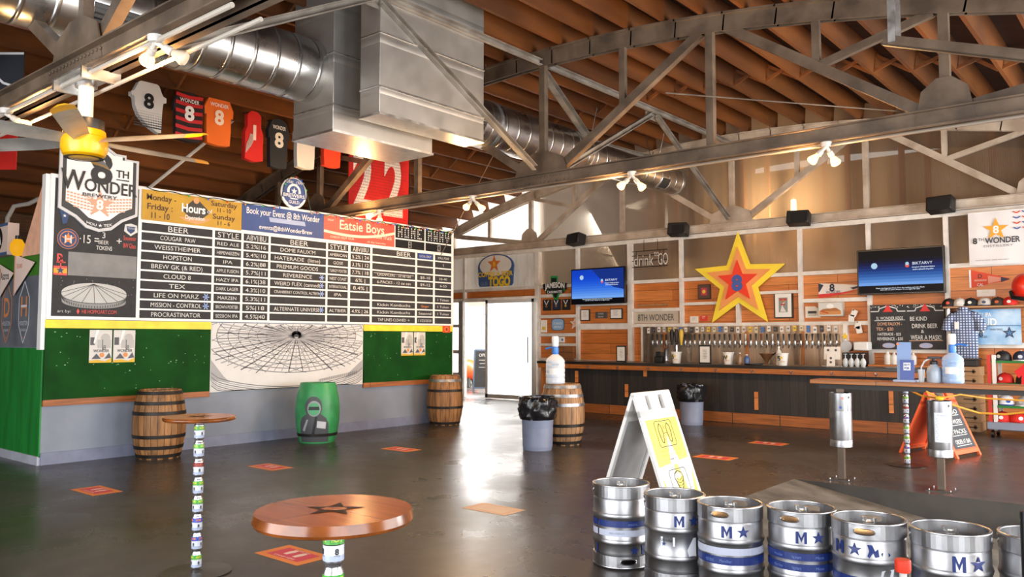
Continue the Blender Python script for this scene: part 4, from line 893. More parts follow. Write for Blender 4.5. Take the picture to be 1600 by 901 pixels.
for px in (920, 966, 1014, 1065, 1119, 1176, 1237, 1300, 1369):
    p = aty(px, 575, 14.06); MB().cyl((p.x, 14.07, .985), (p.x, 14.01, .985), .012, n=8).tube([(p.x, 14.01, .985), (p.x, 13.99, .96), (p.x + .03, 13.99, .945), (p.x + .05, 14.0, .965)], .008, 6).build('bag_hook', steel, bar)

# back bar: stainless tap wall
tw = thing('tap_wall', 'brushed metal beer tap wall with a long row of taps under hanging cards', 'tap wall', (-7.3, 15.95, 1.0))
ss = mat('backsplash_warm_reflections', (.62, .49, .38), .3, .85, col2=(.42, .31, .23), scale=1.6, stretch=(5, 1, .35), rvar=.1)  # orange reflections mixed into the steel's colour as warm streaks
MB().bx(-9.45, -5.09, 15.95, 15.98, 1.0, 1.82).build('metal_panel', ss, tw)
hcols = ['#15161a', '#15161a', '#2a2b30', '#c9c6c0', '#7a3b1c']
proto = None
xt = -9.14; taps = []
tapm = MB().cyl((0, 0, 0), (0, -.12, 0), .018, n=10).lathe([(0, -.05), (.02, -.045), (.026, 0), (.026, .05), (.018, .07), (.0, .07)], (0, -.12, 0), 10).cyl((0, -.12, -.01), (0, -.17, -.09), .014, .011, 8)
hm = MB().lathe([(.009, 0), (.012, .02), (.02, .09), (.022, .12), (.0, .125)], (0, -.12, .07), 8)
t0 = tapm.build('beer_tap', steel, tw); t0.location = Vector((xt, 15.95, 1.46)) - tw.location
for v in t0.data.vertices: v.co += tw.location
hs = []
for hc in hcols[:]:
    me = bpy.data.meshes.new('tap_handle'); k = hm; me.from_pydata([tuple(v) for v in k.v], [], k.f); me.materials.append(flat(hc)); me.polygons.foreach_set('use_smooth', [True] * len(k.f)); hs.append(me)
for i in range(36):
    if i: 
        t = t0.copy(); COL.objects.link(t); t.parent = tw; t.location = t0.location + Vector((i * .1135, 0, 0))
    else: t = t0
    h = bpy.data.objects.new('tap_handle', hs[(i * 7 % 5) if 14 < i < 25 else i % 3]); COL.objects.link(h); h.parent = t
ccols = ['#efe9df', '#efe9df', '#e8c23c', '#3f78c2', '#efe9df', '#3a3a3e', '#d9d3c8', '#e3d6b0', '#c94a3a']
for i in range(32):
    x = -9.3 + i * .132; w = .06 + .02 * random.random(); h = .09 + .05 * random.random(); F = Fr((0, 15.93, 0), (1, 0, 0), (0, 0, 1)); zz = 1.81 - random.choice([0, 0, .01, .02])
    MB().rect(F, x - w / 2, x + w / 2, zz - h, zz, 0, 0, .004).rect(F, x - w * .3, x + w * .3, zz - h * .6, zz - h * .35, .006, 1).build('tap_card', [flat(ccols[(i * 5 + i // 7) % 9]), flat('#77777a')], tw)
for x in (-8.9, -7.0, -5.85):
    MB().bx(x - .03, x + .03, 15.9, 15.95, 1.05, 1.7).build('wood_post', plank('end_wood', '#c98145', '#b06c34'), tw)
bb = thing('back_counter', 'low back bar shelf under the taps behind the bar', 'counter', (-7.3, 15.7, 0)); MB().bx(-9.5, -4.6, 15.55, 16.0, .9, .98).build('shelf_top', mat('dark_counter', '#2b2724'), bb); MB().bx(-9.4, -4.7, 15.6, 15.98, 0, .9).build('cabinet_body', darkwood, bb)

WF = Fr((0, 15.98, 0), (1, 0, 0), (0, 0, 1))                     # face of the boards
SFc = Fr((0, 15.96, 0), (1, 0, 0), (0, 0, 1))
def bw(px, py, Y=15.97): p = aty(px, py, Y); return p.x, p.z

# the giant star
st = thing('wall_star', 'giant yellow, orange and red layered star with a blue 8 on the bar wall', 'star', (-7.17, 15.95, 1.88)); c = (-7.17, 2.735)
F = Fr((0, 15.985, 0), (1, 0, 0), (0, 0, 1))
for nm, r, d, h in (('yellow_star', 1.04, 0, '#ffe23c'), ('orange_star', .73, .035, '#f2a05c'), ('red_star', .45, .07, '#f23a1e')): MB().star(F, c[0], c[1], r, d, 0, .03, .42).build(nm, flat(h, .5), st)
MB().text(F, '8', c[0], c[1] - .02, .3, .24, .105, 0, off=.06).build('number', flat('#3f5da6'), st)

# screens
def screen(x0, x1, z0, z1, lab, bright):
    t = thing('television', lab, 'television', ((x0 + x1) / 2, 15.8, z0), 'televisions on the bar wall'); w = x1 - x0; h = z1 - z0
    MB().bx(x0, x1, 15.76, 15.83, z0, z1).build('casing', flat('#0c0c0e', .3), t, bev=.008); MB().bx(x0 + w * .35, x1 - w * .35, 15.83, 15.98, z0 + h * .3, z0 + h * .7).build('wall_mount', black, t)
    F = Fr((0, 15.755, 0), (1, 0, 0), (0, 0, 1)); m = MB(); n = 16; nm = 12
    mats = []
    for i in range(nm):
        f = i / (nm - 1)
        if bright: col = (.006 + .16 * (1 - f) ** 4, .05 + .32 * (1 - f) ** 2.5, .5 + .35 * (1 - f))
        else: col = (.001 + .16 * max(0, 1 - f * 1.25) ** 5, .002 + .34 * max(0, 1 - f * 1.25) ** 3, .004 + .75 * max(0, 1 - f * 1.25) ** 1.8)
        mats.append(glow('screen_%d_%d' % (bright, i), col, 1.0))
    zb = z0 + h * (.2 if not bright else .16)
    for i in range(nm):
        a = zb + (z1 - .03 - zb) * i / nm; b = zb + (z1 - .03 - zb) * (i + 1) / nm; m.rect(F, x0 + .03, x1 - .03, a, b, .001, i)
    # darker corner, sun disc and caption
    k = len(mats); mats += [glow('screen_deep', (.008, .03, .22), 1.), glow('screen_text', (.8, .88, 1), 1.), glow('screen_sun', (.5, .75, .95) if bright else (.3, .42, .4), .8), glow('screen_red', (.75, .1, .06), 1.), glow('screen_black', (.002, .002, .004), 1.)]
    m.rect(F, x0 + .03, x1 - .03, z0 + .03, zb, .001, k + 4)
    if bright: m.poly(F, [(x1 - .03, z1 - .03), (x1 - .6 * w, z1 - .03), (x1 - .45 * w, z1 - .3 * h), (x1 - .2 * w, z1 - .55 * h), (x1 - .03, z1 - .62 * h)], .002, k)
    m.disc(F, x0 + w * .21, z1 - h * (.25 if bright else .37), .055, .003, k + 2)
    m.disc(F, x0 + w * .59, z1 - h * .39, .035, .003, k + 3); m.disc(F, x0 + w * .59, z1 - h * .35, .03, .004, k + 2)
    m.text(F, 'BIKTARVY', x0 + w * .76, z1 - h * .35, .05, w * .22, .004, k + 1); m.text(F, 'bictegravir 50mg/emtricitabine', x0 + w * .77, z1 - h * .43, .025, w * .25, .004, k + 1, off=.01); m.text(F, 'tenofovir alafenamide 25mg tablets', x0 + w * .765, z1 - h * .48, .025, w * .23, .004, k + 1, off=.01)
    m.text(F, 'Please see Important Facts about the medicine and side effects', x0 + w * .5, z0 + h * .14, .022, w * .55, .004, k + 1, off=.01); m.text(F, 'and talk to your doctor if it is right for you', x0 + w * .5, z0 + h * .105, .022, w * .45, .004, k + 1, off=.01)
    m.build('screen', mats, t); return t
screen(-11.30, -9.80, 2.36, 3.2, 'wall television with a bright blue screen on the left, above the framed certificates', 1)
screen(-4.74, -3.26, 2.36, 3.2, 'wall television with a darker blue screen on the right, above the chalkboard', 0)

# chalkboard behind the bar
x0, z0 = bw(1362, 545); x1, z1 = bw(1476, 474)
ck = thing('chalkboard', 'two panel chalkboard with mask notice and price list below the right television', 'chalkboard', ((x0 + x1) / 2, 15.95, z0)); F = Fr((0, 15.93, 0), (1, 0, 0), (0, 0, 1)); w = x1 - x0; h = z1 - z0; xm = (x0 + x1) / 2
MB().bx(x0, x1, 15.935, 15.97, z0, z1).build('slate_panel', chalk, ck)
m = MB(); m.rect(F, xm - .005, xm + .005, z0, z1, .0, 4)
for cx in (x0 + w * .25, x0 + w * .75):
    a = w * .24; m.line(F, [(cx - a, z1 - .12), (cx - a * .55, z1 - .12), (cx - a * .5, z1 - .07), (cx, z1 - .02), (cx + a * .5, z1 - .07), (cx + a * .55, z1 - .12), (cx + a, z1 - .12)], .018, .002, 0)
    m.poly(F, [(cx - .09, z1 - .13), (cx + .09, z1 - .13), (cx + .05, z1 - .08), (cx + .02, z1 - .01), (cx - .02, z1 - .01), (cx - .05, z1 - .08)], .004, 1)
    m.disc(F, cx, z0 + .07, .11, .003, 2, 20, .045); m.ring(F, cx, z0 + .06, .1, .11, .005, 3, 20, .35)
    for k in range(26): m.disc(F, random.uniform(cx - a, cx + a), random.uniform(z1 - .06, z1 - .01), .008, .0015, 0, 5)
for t, a, b, hh, ww, mi in (('5L WONDER KEGS', .27, .70, .055, .46, 0), ('DOME FAUX\'M -', .27, .57, .06, .42, 3), ('TEX - $20', .2, .455, .06, .3, 3), ('HATERADE - $25', .26, .34, .05, .4, 0), ('REVERENCE - $30', .27, .235, .055, .44, 0), ('BE KIND', .66, .68, .075, .28, 0), ('DRINK BEER', .74, .52, .08, .42, 0), ('&', .71, .4, .06, None, 0), ('WEAR A MASK!', .75, .265, .085, .5, 0)):
    m.text(F, t, x0 + w * a, z0 + h * b, hh, ww, .003, mi, off=.01)
m.line(F, [(x0 + w * .06, z0 + h * .645), (x0 + w * .48, z0 + h * .655)], .01, .003, 0); m.line(F, [(x0 + w * .53, z0 + h * .19), (x0 + w * .97, z0 + h * .2)], .012, .003, 3)
m.build('lettering', [chalkw, flat('#d8322e'), flat('#a9b4d6'), flat('#d9a98a'), black], ck)

# distillery banner and posters at the right
def wallthing(name, lab, cat, x, z, y=15.97, group=None): return thing(name, lab, cat, (x, y, z), group)
t = wallthing('banner', 'white fabric banner with an orange star high at the right end', 'banner', -2.4, 2.83); F = Fr((0, 15.9, 0), (1, 0, 0), (0, 0, 1))
m = MB(); n = 12; g = []
for i in range(n + 1):
    for j_ in range(2): g.append(F(-2.9 + 1.05 * i / n, 2.82 + .92 * j_, .01 * math.sin(i * 1.3) * (1 - j_)))
m.add(g, [(2 * i, 2 * i + 2, 2 * i + 3, 2 * i + 1) for i in range(n)]); m.build('cloth', flat('#e6e4e4', .6), t)
m = MB(); m.star(F, -2.48, 3.42, .2, .015, 0); m.text(F, '8', -2.48, 3.42, .13, None, .018, 3, off=.03); m.text(F, '8', -2.8, 3.24, .1, None, .018, 1, off=.03); m.text(F, 'TH', -2.71, 3.26, .05, .08, .018, 1); m.text(F, 'WONDER', -2.39, 3.235, .1, .52, .018, 1, off=.02); m.text(F, 'DISTILLERY', -2.45, 3.14, .04, .46, .018, 2); m.text(F, 'HOUSTON TEXAS - DRINK RESPONSIBLY', -2.55, 2.9, .02, .5, .018, 2)
for i in range(4):
    for k in range(2):
        a = -2.17 + k * .13; b = 3.7 - i * .09; m.line(F, [(a - .05, b), (a, b - .03), (a + .05, b)], .02, .018, 4 if (i + k) % 2 else 5)
m.build('lettering', [flat('#f0a62a'), flat('#33343a'), flat('#8a8a8e'), white, flat('#3a5aa0'), flat('#d3553a')], t)
x0, z0 = bw(1497, 538); x1, z1 = bw(1595, 482)
t = wallthing('poster', 'sky blue cloud poster beside the plaid shirt', 'poster', (x0 + x1) / 2, z0); F = Fr((0, 15.94, 0), (1, 0, 0), (0, 0, 1)); w = x1 - x0; h = z1 - z0
MB().rect(F, x0, x1, z0, z1, -.015, 0, .015).build('print_panel', mat('sky_print', '#cfe4f4', .5, col2='#5b9fd6', scale=2.4), t)
m = MB(); m.rect(F, x0, x1, z0 + h * .52, z0 + h * .545, .003, 1); m.text(F, 'HAZY IPA', x0 + w * .4, z0 + h * .85, .07, w * .3, .003, 0, off=.01); m.text(F, 'CLOUD', x0 + w * .38, z0 + h * .64, .13, w * .5, .003, 0, off=.03); m.text(F, '8', x0 + w * .38, z0 + h * .46, .16, None, .004, 0, off=.04); m.text(F, '8', x0 + w * .38, z0 + h * .31, .09, None, .004, 2, off=.02); m.text(F, 'WONDER', x0 + w * .38, z0 + h * .22, .04, w * .2, .004, 2); m.text(F, 'UNFILTERED', x0 + w * .62, z0 + h * .43, .03, w * .2, .004, 2); m.star(F, x0 + w * .82, z0 + h * .33, .11, .004, 2); m.star(F, x0 + w * .82, z0 + h * .33, .06, .006, 1)
m.build('lettering', [white, flat('#4c78a8'), flat('#2c3b58')], t)
t = wallthing('wall_shelf', 'pale wooden wall shelf holding a row of caps', 'shelf', -2.2, 2.08); MB().bx(-3.3, -.6, 15.72, 16.0, 2.08, 2.115).build('shelf_board', plank('shelf_wood', '#c08a58', '#ad7846'), t); MB().bx(-3.25, -3.21, 15.8, 16.0, 1.95, 2.08).build('shelf_bracket', steel, t)

def cap(P, c, brim, lab, ang=-PI / 2, logo='#f2f2f2', s=1., group='caps on display', name='baseball_cap'):
    P = Vector(P); t = thing(name, lab, 'cap', P, group); m = MB(); r = .1 * s
    m.lathe([(r, 0), (r * 1.02, .03 * s), (r * .95, .07 * s), (r * .72, .105 * s), (r * .4, .125 * s), (0, .13 * s)], P, 20); m.build('crown', flat(c, .7), t)
    m = MB(); pts = []; d = Vector((math.cos(ang), math.sin(ang), 0)); n = Vector((-d.y, d.x, 0)); vs = []; k = 9
    for z in (.004, .014):
        for q in (0, 1):
            for i in range(k):
                a = -1 + 2 * i / (k - 1); rr = math.sqrt(max(0, 1 - (a * .95) ** 2)); b = rr * r * .8 if q == 0 else rr * r * 1.0 + r * .75 * (rr ** .5); vs.append(P + n * (a * r * .95) + d * b + UZ * (z * s - (.012 * s * a * a if q else 0)))
    fs = []
    for z in (0, 1):
        for i in range(k - 1): f = (z * 2 * k + i, z * 2 * k + i + 1, z * 2 * k + k + i + 1, z * 2 * k + k + i); fs.append(f if z == 0 else f[::-1])
    for i in range(k - 1): fs.append((k + i, k + i + 1, 3 * k + i + 1, 3 * k + i))
    m.add(vs, fs); m.build('brim', flat(brim, .7), t)
    m = MB(); m.add([P + d * (r * 1.01) + n * (.028 * s * math.cos(q)) + UZ * (.055 * s + .025 * s * math.sin(q)) for q in [i * PI / 4 for i in range(8)]], [tuple(range(8))]); m.build('logo_patch', flat(logo, .7), t)
    MB().sphere(P + UZ * .13 * s, .01 * s, 8).build('button', flat(brim, .7), t); return t
for px, c, b, lg_, lab in ((1483, '#1c1c1e', '#3a2020', '#d9553a', 'black cap with orange patch at the left end of the wall shelf'), (1500, '#d9d4cc', '#cfc9bf', '#e3e0da', 'white cap, second from left on the wall shelf'), (1517, '#1a1b1f', '#1a1b1f', '#e8e4da', 'black cap with white patch between the two white caps on the wall shelf'), (1539, '#dcd9d4', '#2c3a56', '#44546e', 'white cap with a navy brim on the wall shelf'), (1559, '#3a332c', '#2a2622', '#d0623a', 'dark brown cap beside the red cap on the wall shelf'), (1578, '#d8261f', '#c01f1a', '#f4e9e4', 'red cap on the wall shelf')):
    x, z = bw(px, 478, 15.84); cap((x, 15.86, 2.115), c, b, lab, s=1.12, logo=lg_)
t = thing('batting_helmet', 'red helmet with black guard at the right edge above the wall shelf', 'helmet', (bw(1603, 470, 15.7)[0], 15.7, 2.35)); P = t.location
MB().sphere(P + UZ * .06, .2, 20, 0, (1, 1, 1.15)).build('shell', flat('#e0301c', .3), t); MB().tube([P + Vector((-.2, -.05, -.02)), P + Vector((-.16, -.18, -.12)), P + Vector((0, -.22, -.15)), P + Vector((.16, -.18, -.12))], .035, 8).build('face_guard', black, t)
# pennants
def pennant(px0, px1, pyt, pyb, pym, c, lab, cells):
    x0, za = bw(px0, pyt); _, zb = bw(px0, pyb); x1, zm = bw(px1, pym); t = wallthing('pennant', lab, 'pennant', (x0 + x1) / 2, min(za, zb), 16.07, 'pennants on the bar wall'); F = Fr((0, 16.072, 0), (1, 0, 0), (0, 0, 1))
    MB().poly(F, [(x0, zb), (x1, zm - .015), (x1, zm + .015), (x0, za)], 0, 0, .006).build('felt', flat(c, .8), t); m = MB(); cells(m, F, x0, x1, za, zb, zm); m.build('lettering', [white, flat('#2a2f45'), flat('#d8302a'), flat('#e89a86')], t)
def c1(m, F, x0, x1, za, zb, zm):
    h = za - zb; m.poly(F, [(x0, zb), (x0 + .2, zb + .05 * h), (x0 + .75, zb + .42 * h), (x0 + .4, zb + .32 * h), (x0, zb + .25 * h)], .008, 2); m.text(F, '8', x0 + .26, zb + h * .68, .14, None, .009, 1, off=.04); m.text(F, 'WONDER', x0 + .28, zb + h * .38, .05, .28, .009, 1, off=.01); m.poly(F, [(x0 + .65, zb + .5 * h), (x0 + .85, zb + .66 * h), (x0 + .8, zb + .75 * h), (x0 + .6, zb + .62 * h)], .008, 1); m.poly(F, [(x0, za), (x0 + .1, za - .04), (x0 + .02, zb + .4 * h), (x0, zb + .4 * h)], .008, 1)
pennant(1276, 1350, 442, 465, 446, '#efe7e0', 'white, navy and red pennant with an 8 left of the right television', c1)
def c2(m, F, x0, x1, za, zb, zm):
    h = za - zb; m.rect(F, x0 - .03, x0, zb, za, .007, 0); m.text(F, 'D', x0 + .14, zm + .07, .07, None, .008, 1, off=.02); m.rect(F, x0 + .05, x0 + .24, zm - .02, zm + .01, .008, 3); m.text(F, 'CAL', x0 + .14, zm - .08, .05, .1, .008, 0, off=.01); m.poly(F, [(x0 + .26, zm + .07), (x0 + .58, zm), (x0 + .26, zm - .07)], .008, 3); m.poly(F, [(x1 - .12, zm - .05), (x1 - .12, zm + .04), (x1 + .02, zm)], .009, 1)
pennant(1515, 1575, 421, 449, 435, '#e2573c', 'orange red pennant pointing right under the white banner', c2)
def plaque(name, lab, cat, px0, px1, py0, py1, fc, ic, deco=None, dcol=('#555555',), fw=.02, dep_=.03, group=None):
    x0, z1 = bw(px0, py0, 16.06); x1, z0 = bw(px1, py1, 16.06); z1 = bw((px0 + px1) / 2, py0, 16.06)[1]; z0 = bw((px0 + px1) / 2, py1, 16.06)[1]
    t = wallthing(name, lab, cat, (x0 + x1) / 2, z0, 16.07, group); y = 16.075 - dep_ - .01; F = Fr((0, y, 0), (1, 0, 0), (0, 0, 1))
    MB().bx(x0, x1, y, 16.079, z0, z1).build('frame', flat(fc, .4), t, bev=.004)
    if ic: MB().rect(F, x0 + fw, x1 - fw, z0 + fw, z1 - fw, .003).build('print', flat(ic, .6), t)
    if deco: m = MB(); deco(m, F, x0, x1, z0, z1); m.build('lettering', [flat(c) for c in dcol], t)
    return t
lines = lambda k, mi=0: (lambda m, F, x0, x1, z0, z1: [m.rect(F, x0 + (x1 - x0) * .28, x1 - (x1 - x0) * (.28 + .07 * (i % 3)), z1 - (z1 - z0) * (.25 + .5 * i / k), z1 - (z1 - z0) * (.25 + .5 * i / k) + .009, .006, mi) for i in range(k)])
plaque('picture_frame', 'white bordered framed certificate under the left television, left of the small dark plaque', 'frame', 908, 922, 483, 501, '#2a2420', '#eeeae4', lines(5), ('#b9b0a4',))
plaque('wall_plaque', 'small dark lettered plaque between the two certificates under the left television', 'plaque', 931, 949, 487, 497, '#55504c', None, lambda m, F, a, b, c, d: (m.text(F, 'EXTREME', (a + b) / 2, d - .045, .04, .15, .006, 0), m.text(F, 'BEER FEST', (a + b) / 2, c + .035, .035, .15, .006, 0)), ('#d8d2ca',))
plaque('picture_frame', 'wider framed certificate under the left television, right of the dark plaque', 'frame', 954, 973, 482, 498, '#2a2420', '#eeeae4', lines(5), ('#b9b0a4',))
for i, (px, s) in enumerate(((849, 'first'), (864, 'middle'), (879, 'last'))):
    plaque('medal_frame', 'framed medal on dark backing, %s of the three under the Texas shaped sign' % ['leftmost', 'middle one', 'rightmost'][i], 'medal', px, px + 12, 468 - i * .5, 485 - i * .5, '#1b1b1d', '#22222a' if i != 1 else '#20304e', lambda m, F, a, b, c, d: (m.poly(F, [(a + .04, d - .02), (a + .07, d - .02), ((a + b) / 2 + .01, (c + d) / 2), ((a + b) / 2 - .01, (c + d) / 2)], .006, 0), m.poly(F, [(b - .07, d - .02), (b - .04, d - .02), ((a + b) / 2 + .01, (c + d) / 2), ((a + b) / 2 - .01, (c + d) / 2)], .006, 0), m.disc(F, (a + b) / 2, (c + d) / 2 - .03, .03, .007, 1)), ('#e9e6e0', '#9a6b3a' if i != 2 else '#d9a83a'), group='framed medals')
plaque('picture_frame', 'dark framed red picture left of the star', 'frame', 1091, 1111, 444, 467, '#35281f', '#5c4236', lambda m, F, a, b, c, d: (m.rect(F, a + .08, b - .08, c + .08, d - .08, .006, 0), m.disc(F, (a + b) / 2, (c + d) / 2, .04, .008, 1)), ('#c4354a', '#e8c23c'))
plaque('picture_frame', 'black framed photo of a ball player with white mat right of the star', 'frame', 1210, 1240, 457, 497, '#17140f', '#efece6', lambda m, F, a, b, c, d: (m.rect(F, a + .1, b - .1, c + .12, d - .1, .006, 0), m.poly(F, [(a + .13, c + .13), (b - .13, c + .13), (b - .2, c + .24), (b - .15, c + .34), (a + .2, c + .36), (a + .16, c + .24)], .008, 1), m.disc(F, (a + b) / 2, d - .17, .035, .009, 2), m.rect(F, a + .12, b - .12, d - .16, d - .12, .007, 3), m.rect(F, (a + b) / 2 - .05, (a + b) / 2 + .04, c + .26, c + .29, .009, 3)), ('#8c8f8a', '#e3e0da', '#b07a58', '#c0392e'), .025, .04)
plaque('display_case', 'clear display case with ball park scene on the bar wall right of the star', 'display case', 1281, 1320, 472, 494, '#b9b2a6', '#d9d6d0', lambda m, F, a, b, c, d: (m.rect(F, a + .03, b - .03, c + .03, c + .1, .006, 0), m.poly(F, [(a + .03, c + .1), (b - .03, c + .1), (b - .12, c + .16), (a + .1, c + .14)], .006, 2), m.disc(F, (a + b) / 2, d - .08, .07, .006, 1, 16, .05), m.line(F, [(a + .06, c + .1), (a + .2, c + .06)], .02, .008, 3)), ('#c98a4e', '#f4f4f0', '#a86a34', '#c4342a'), .015, .12)
x0, z0 = bw(1256, 496); x1, z1 = bw(1279, 478)
t = wallthing('award_plaque', 'cream house shaped plaque left of the display case', 'plaque', (x0 + x1) / 2, z0, 16.05); F = Fr((0, 16.079, 0), (1, 0, 0), (0, 0, 1)); MB().poly(F, [(x0, z0), (x1, z0), (x1, z0 + .14), (x1 - .1, z1), (x0, z1)], 0, 0, .02).build('plaque_body', flat('#e4ddd0'), t); MB().rect(F, x0 + .05, x1 - .07, z0 + .08, z0 + .13, .023).text(F, 'BEST BREWERY', (x0 + x1) / 2 - .01, z0 + .05, .02, .15, .023).build('lettering', flat('#3c3a36'), t)
plaque('note_card', 'small white card beside the red card left of the star foot', 'card', 1078, 1091, 494, 504, '#ece6dc', None, lines(3), ('#bbb4aa',), .01, .01)
plaque('note_card', 'small red card beside the white card left of the star foot', 'card', 1094, 1106, 493, 501, '#e04534', None, lines(2), ('#f2d2c4',), .01, .01)
plaque('number_plate', 'plain white plate on the boards under the orange pennant', 'plate', 1526, 1556, 452, 463, '#ece8e2', None, lines(2), ('#d5d0c8',), .01, .01)
plaque('wood_sign', 'grey wooden sign with studded brewery lettering above the taps at left', 'sign', 984, 1061, 486, 505, '#c9bcaa', None, lambda m, F, a, b, c, d: (m.text(F, '8TH WONDER', (a + b) / 2 + .06, (c + d) / 2, .15, .92, .006, 0, off=.01),), ('#5c5a58',), .01, .02)
t = plaque('tin_sign', 'pale blue rounded tin sign on the shelf bay left of the bar', 'tin sign', 859, 884, 498, 517, '#7fa7d0', None); bpy.data.objects.remove([c for c in t.children][0]); a = t.location
F = Fr((0, 16.077, 0), (1, 0, 0), (0, 0, 1)); o = [(a.x + .2 * math.copysign(abs(math.cos(q)) ** .5, math.cos(q)), a.z + .16 + .15 * math.copysign(abs(math.sin(q)) ** .5, math.sin(q))) for q in [i * PI / 16 + .01 for i in range(32)]]
MB().poly(F, o, 0, 0, .012).build('tin_plate', flat('#46566e'), t); MB().poly(F, [(a.x + (p - a.x) * .9, a.z + .16 + (q - a.z - .16) * .9) for p, q in o], .014).build('blue_face', flat('#8fb6dc'), t); MB().text(F, 'ST. ARNOLD', a.x, a.z + .19, .05, .26, .017, 0, off=.01).text(F, 'BREWING', a.x, a.z + .1, .05, .22, .017, 0, off=.01).build('lettering', white, t)
t = wallthing('star_ornament', 'small white outlined star ornament right of the blue tin sign', 'ornament', *bw(893, 510)); F = Fr((0, 16.077, 0), (1, 0, 0), (0, 0, 1)); a = bw(895, 505); MB().star(F, a[0], a[1], .16, 0, 0, .02).build('star_board', flat('#f4e9e2'), t); MB().star(F, a[0], a[1], .1, .022, 0).build('star_inset', flat('#eec3ae'), t)
t = plaque('note_card', 'white sheet with a small yellow mark left of the blue tin sign', 'card', 845, 854, 500, 519, '#f4f2ec', None, lambda m, F, a, b, c, d: m.rect(F, a + .05, b - .03, c + .06, c + .14, .004, 0), ('#f0c83a',), .01, .01)
t = wallthing('wood_offcut', 'brown board leaning behind the water bottle on the bar', 'board', *bw(882, 560, 14.9)); x0, z0 = bw(872, 562, 14.9); x1, z1 = bw(897, 541, 14.9); MB().bx(x0, x1, 14.86, 14.9, 1.075, z1).build('board', plank('offcut', '#8a5a34', '#6f4526'), t)
plaque('note_card', 'white card with a blue stamp behind the bottle pump', 'card', 862, 882, 526, 535, '#f0eee8', None, lambda m, F, a, b, c, d: m.disc(F, b - .06, (c + d) / 2, .03, .005, 0), ('#4a7ac0',), .01, .01)
x0, z0 = bw(995, 479, 16.06); x1, _ = bw(1043, 479, 16.06); t = wallthing('peg_rail', 'small pale wooden peg rail on the boards below the neon sign', 'peg rail', (x0 + x1) / 2, z0, 16.06); MB().bx(x0, x1, 16.05, 16.079, z0, z0 + .05).build('rail_board', plank('shelf_wood', '#c08a58', '#ad7846'), t)
for k in range(4): MB().cyl((x0 + .12 + k * .2, 16.05, z0 + .03), (x0 + .12 + k * .2, 15.99, z0 + .07), .012, n=8).build('peg', plank('shelf_wood', '#c08a58', '#ad7846'), t)
# Texas shaped whiskey sign
t = wallthing('bar_sign', 'black and green Texas shaped sign high left of the left television', 'sign', -11.93, 2.52); F = Fr((0, 15.99, 0), (1, 0, 0), (0, 0, 1))
TX = [(-.12, .27), (.06, .27), (.06, .1), (.28, .06), (.3, -.04), (.22, -.1), (.1, -.16), (.06, -.28), (-.02, -.26), (-.07, -.15), (-.16, -.12), (-.3, .03), (-.12, .04)]
MB().poly(F, [(-11.93 + a * 1.1, 2.8 + b * 1.08) for a, b in TX], 0, 0, .03).build('green_back', flat('#1f9a4a'), t); MB().poly(F, [(-11.93 + a * .9, 2.8 + b * .9) for a, b in TX], .032).build('black_face', flat('#15181a'), t)
m = MB(); m.poly(F, [(-12.27, 2.75), (-11.58, 2.75), (-11.56, 2.9), (-11.8, 2.93), (-12.05, 2.93), (-12.3, 2.9)], .036, 1); m.text(F, 'JAMESON', -11.93, 2.84, .13, .6, .04, 0, off=.03, arc=.03); m.rect(F, -12.2, -11.66, 2.66, 2.74, .037, 1); m.text(F, 'CASKMATES', -11.93, 2.7, .06, .46, .042, 0, off=.02); m.build('lettering', [white, flat('#15181a')], t)
# hanging to-go neon and round TOGO sign
t = thing('neon_sign', 'unlit white tube neon sign hung on a black grid in the upper window', 'neon sign', (-9.15, 15.85, 3.15)); F = Fr((0, 15.85, 0), (1, 0, 0), (0, 0, 1)); m = MB()
for z in (3.16, 3.3, 3.42, 3.52): m.tube([F(-9.66, z), F(-8.76, z + .0)], .008, 5)
for x in (-9.35, -9.0): m.tube([F(x, 3.5), F(x, 3.77)], .006, 4)
for x in (-9.55, -8.95, -8.85): m.tube([F(x, 3.16), F(x, 3.52)], .006, 4)
m.build('hanging_grid', black, t); m = MB(); m.text(F, 'drink', -9.35, 3.32, .27, .5, .02, 0, off=-.01); m.text(F, 'to', -9.02, 3.45, .13, .12, .02, 0, off=-.008); m.text(F, 'GO', -8.86, 3.32, .27, .24, .02, 0, off=-.01); m.build('lettering', flat('#e6e6e2'), t)
t = thing('shop_sign', 'round top sign with an orange star reading TOGO above the white sliding door', 'sign', (-13.86, 15.97, 2.92)); F = Fr((0, 15.99, 0), (1, 0, 0), (0, 0, 1))
o = [(-13.86 + .62 * math.cos(i * PI / 16), 3.42 + .34 * math.sin(i * PI / 16)) for i in range(-1, 18)] + [(-14.45, 2.98), (-14.4, 2.92), (-13.32, 2.92), (-13.27, 2.98)]
MB().poly(F, o, 0, 0, .03).build('sign_panel', flat('#43659c'), t); MB().disc(F, -13.86, 3.46, .55, .032, 0, 28, .27).build('white_oval', white, t)
m = MB(); m.star(F, -13.9, 3.5, .24, .036, 0); m.text(F, '8', -13.9, 3.5, .13, None, .04, 1, off=.03); m.text(F, 'COFFEE & BEER', -13.86, 3.24, .12, 1.2, .042, 1, off=.03); m.text(F, 'TOGO', -13.72, 3.04, .25, .75, .045, 1, off=.06); m.text(F, 'GUS', -14.25, 3.0, .1, .25, .042, 2); m.build('lettering', [flat('#e8823a'), flat('#f6d23a'), flat('#8fa9d0')], t)
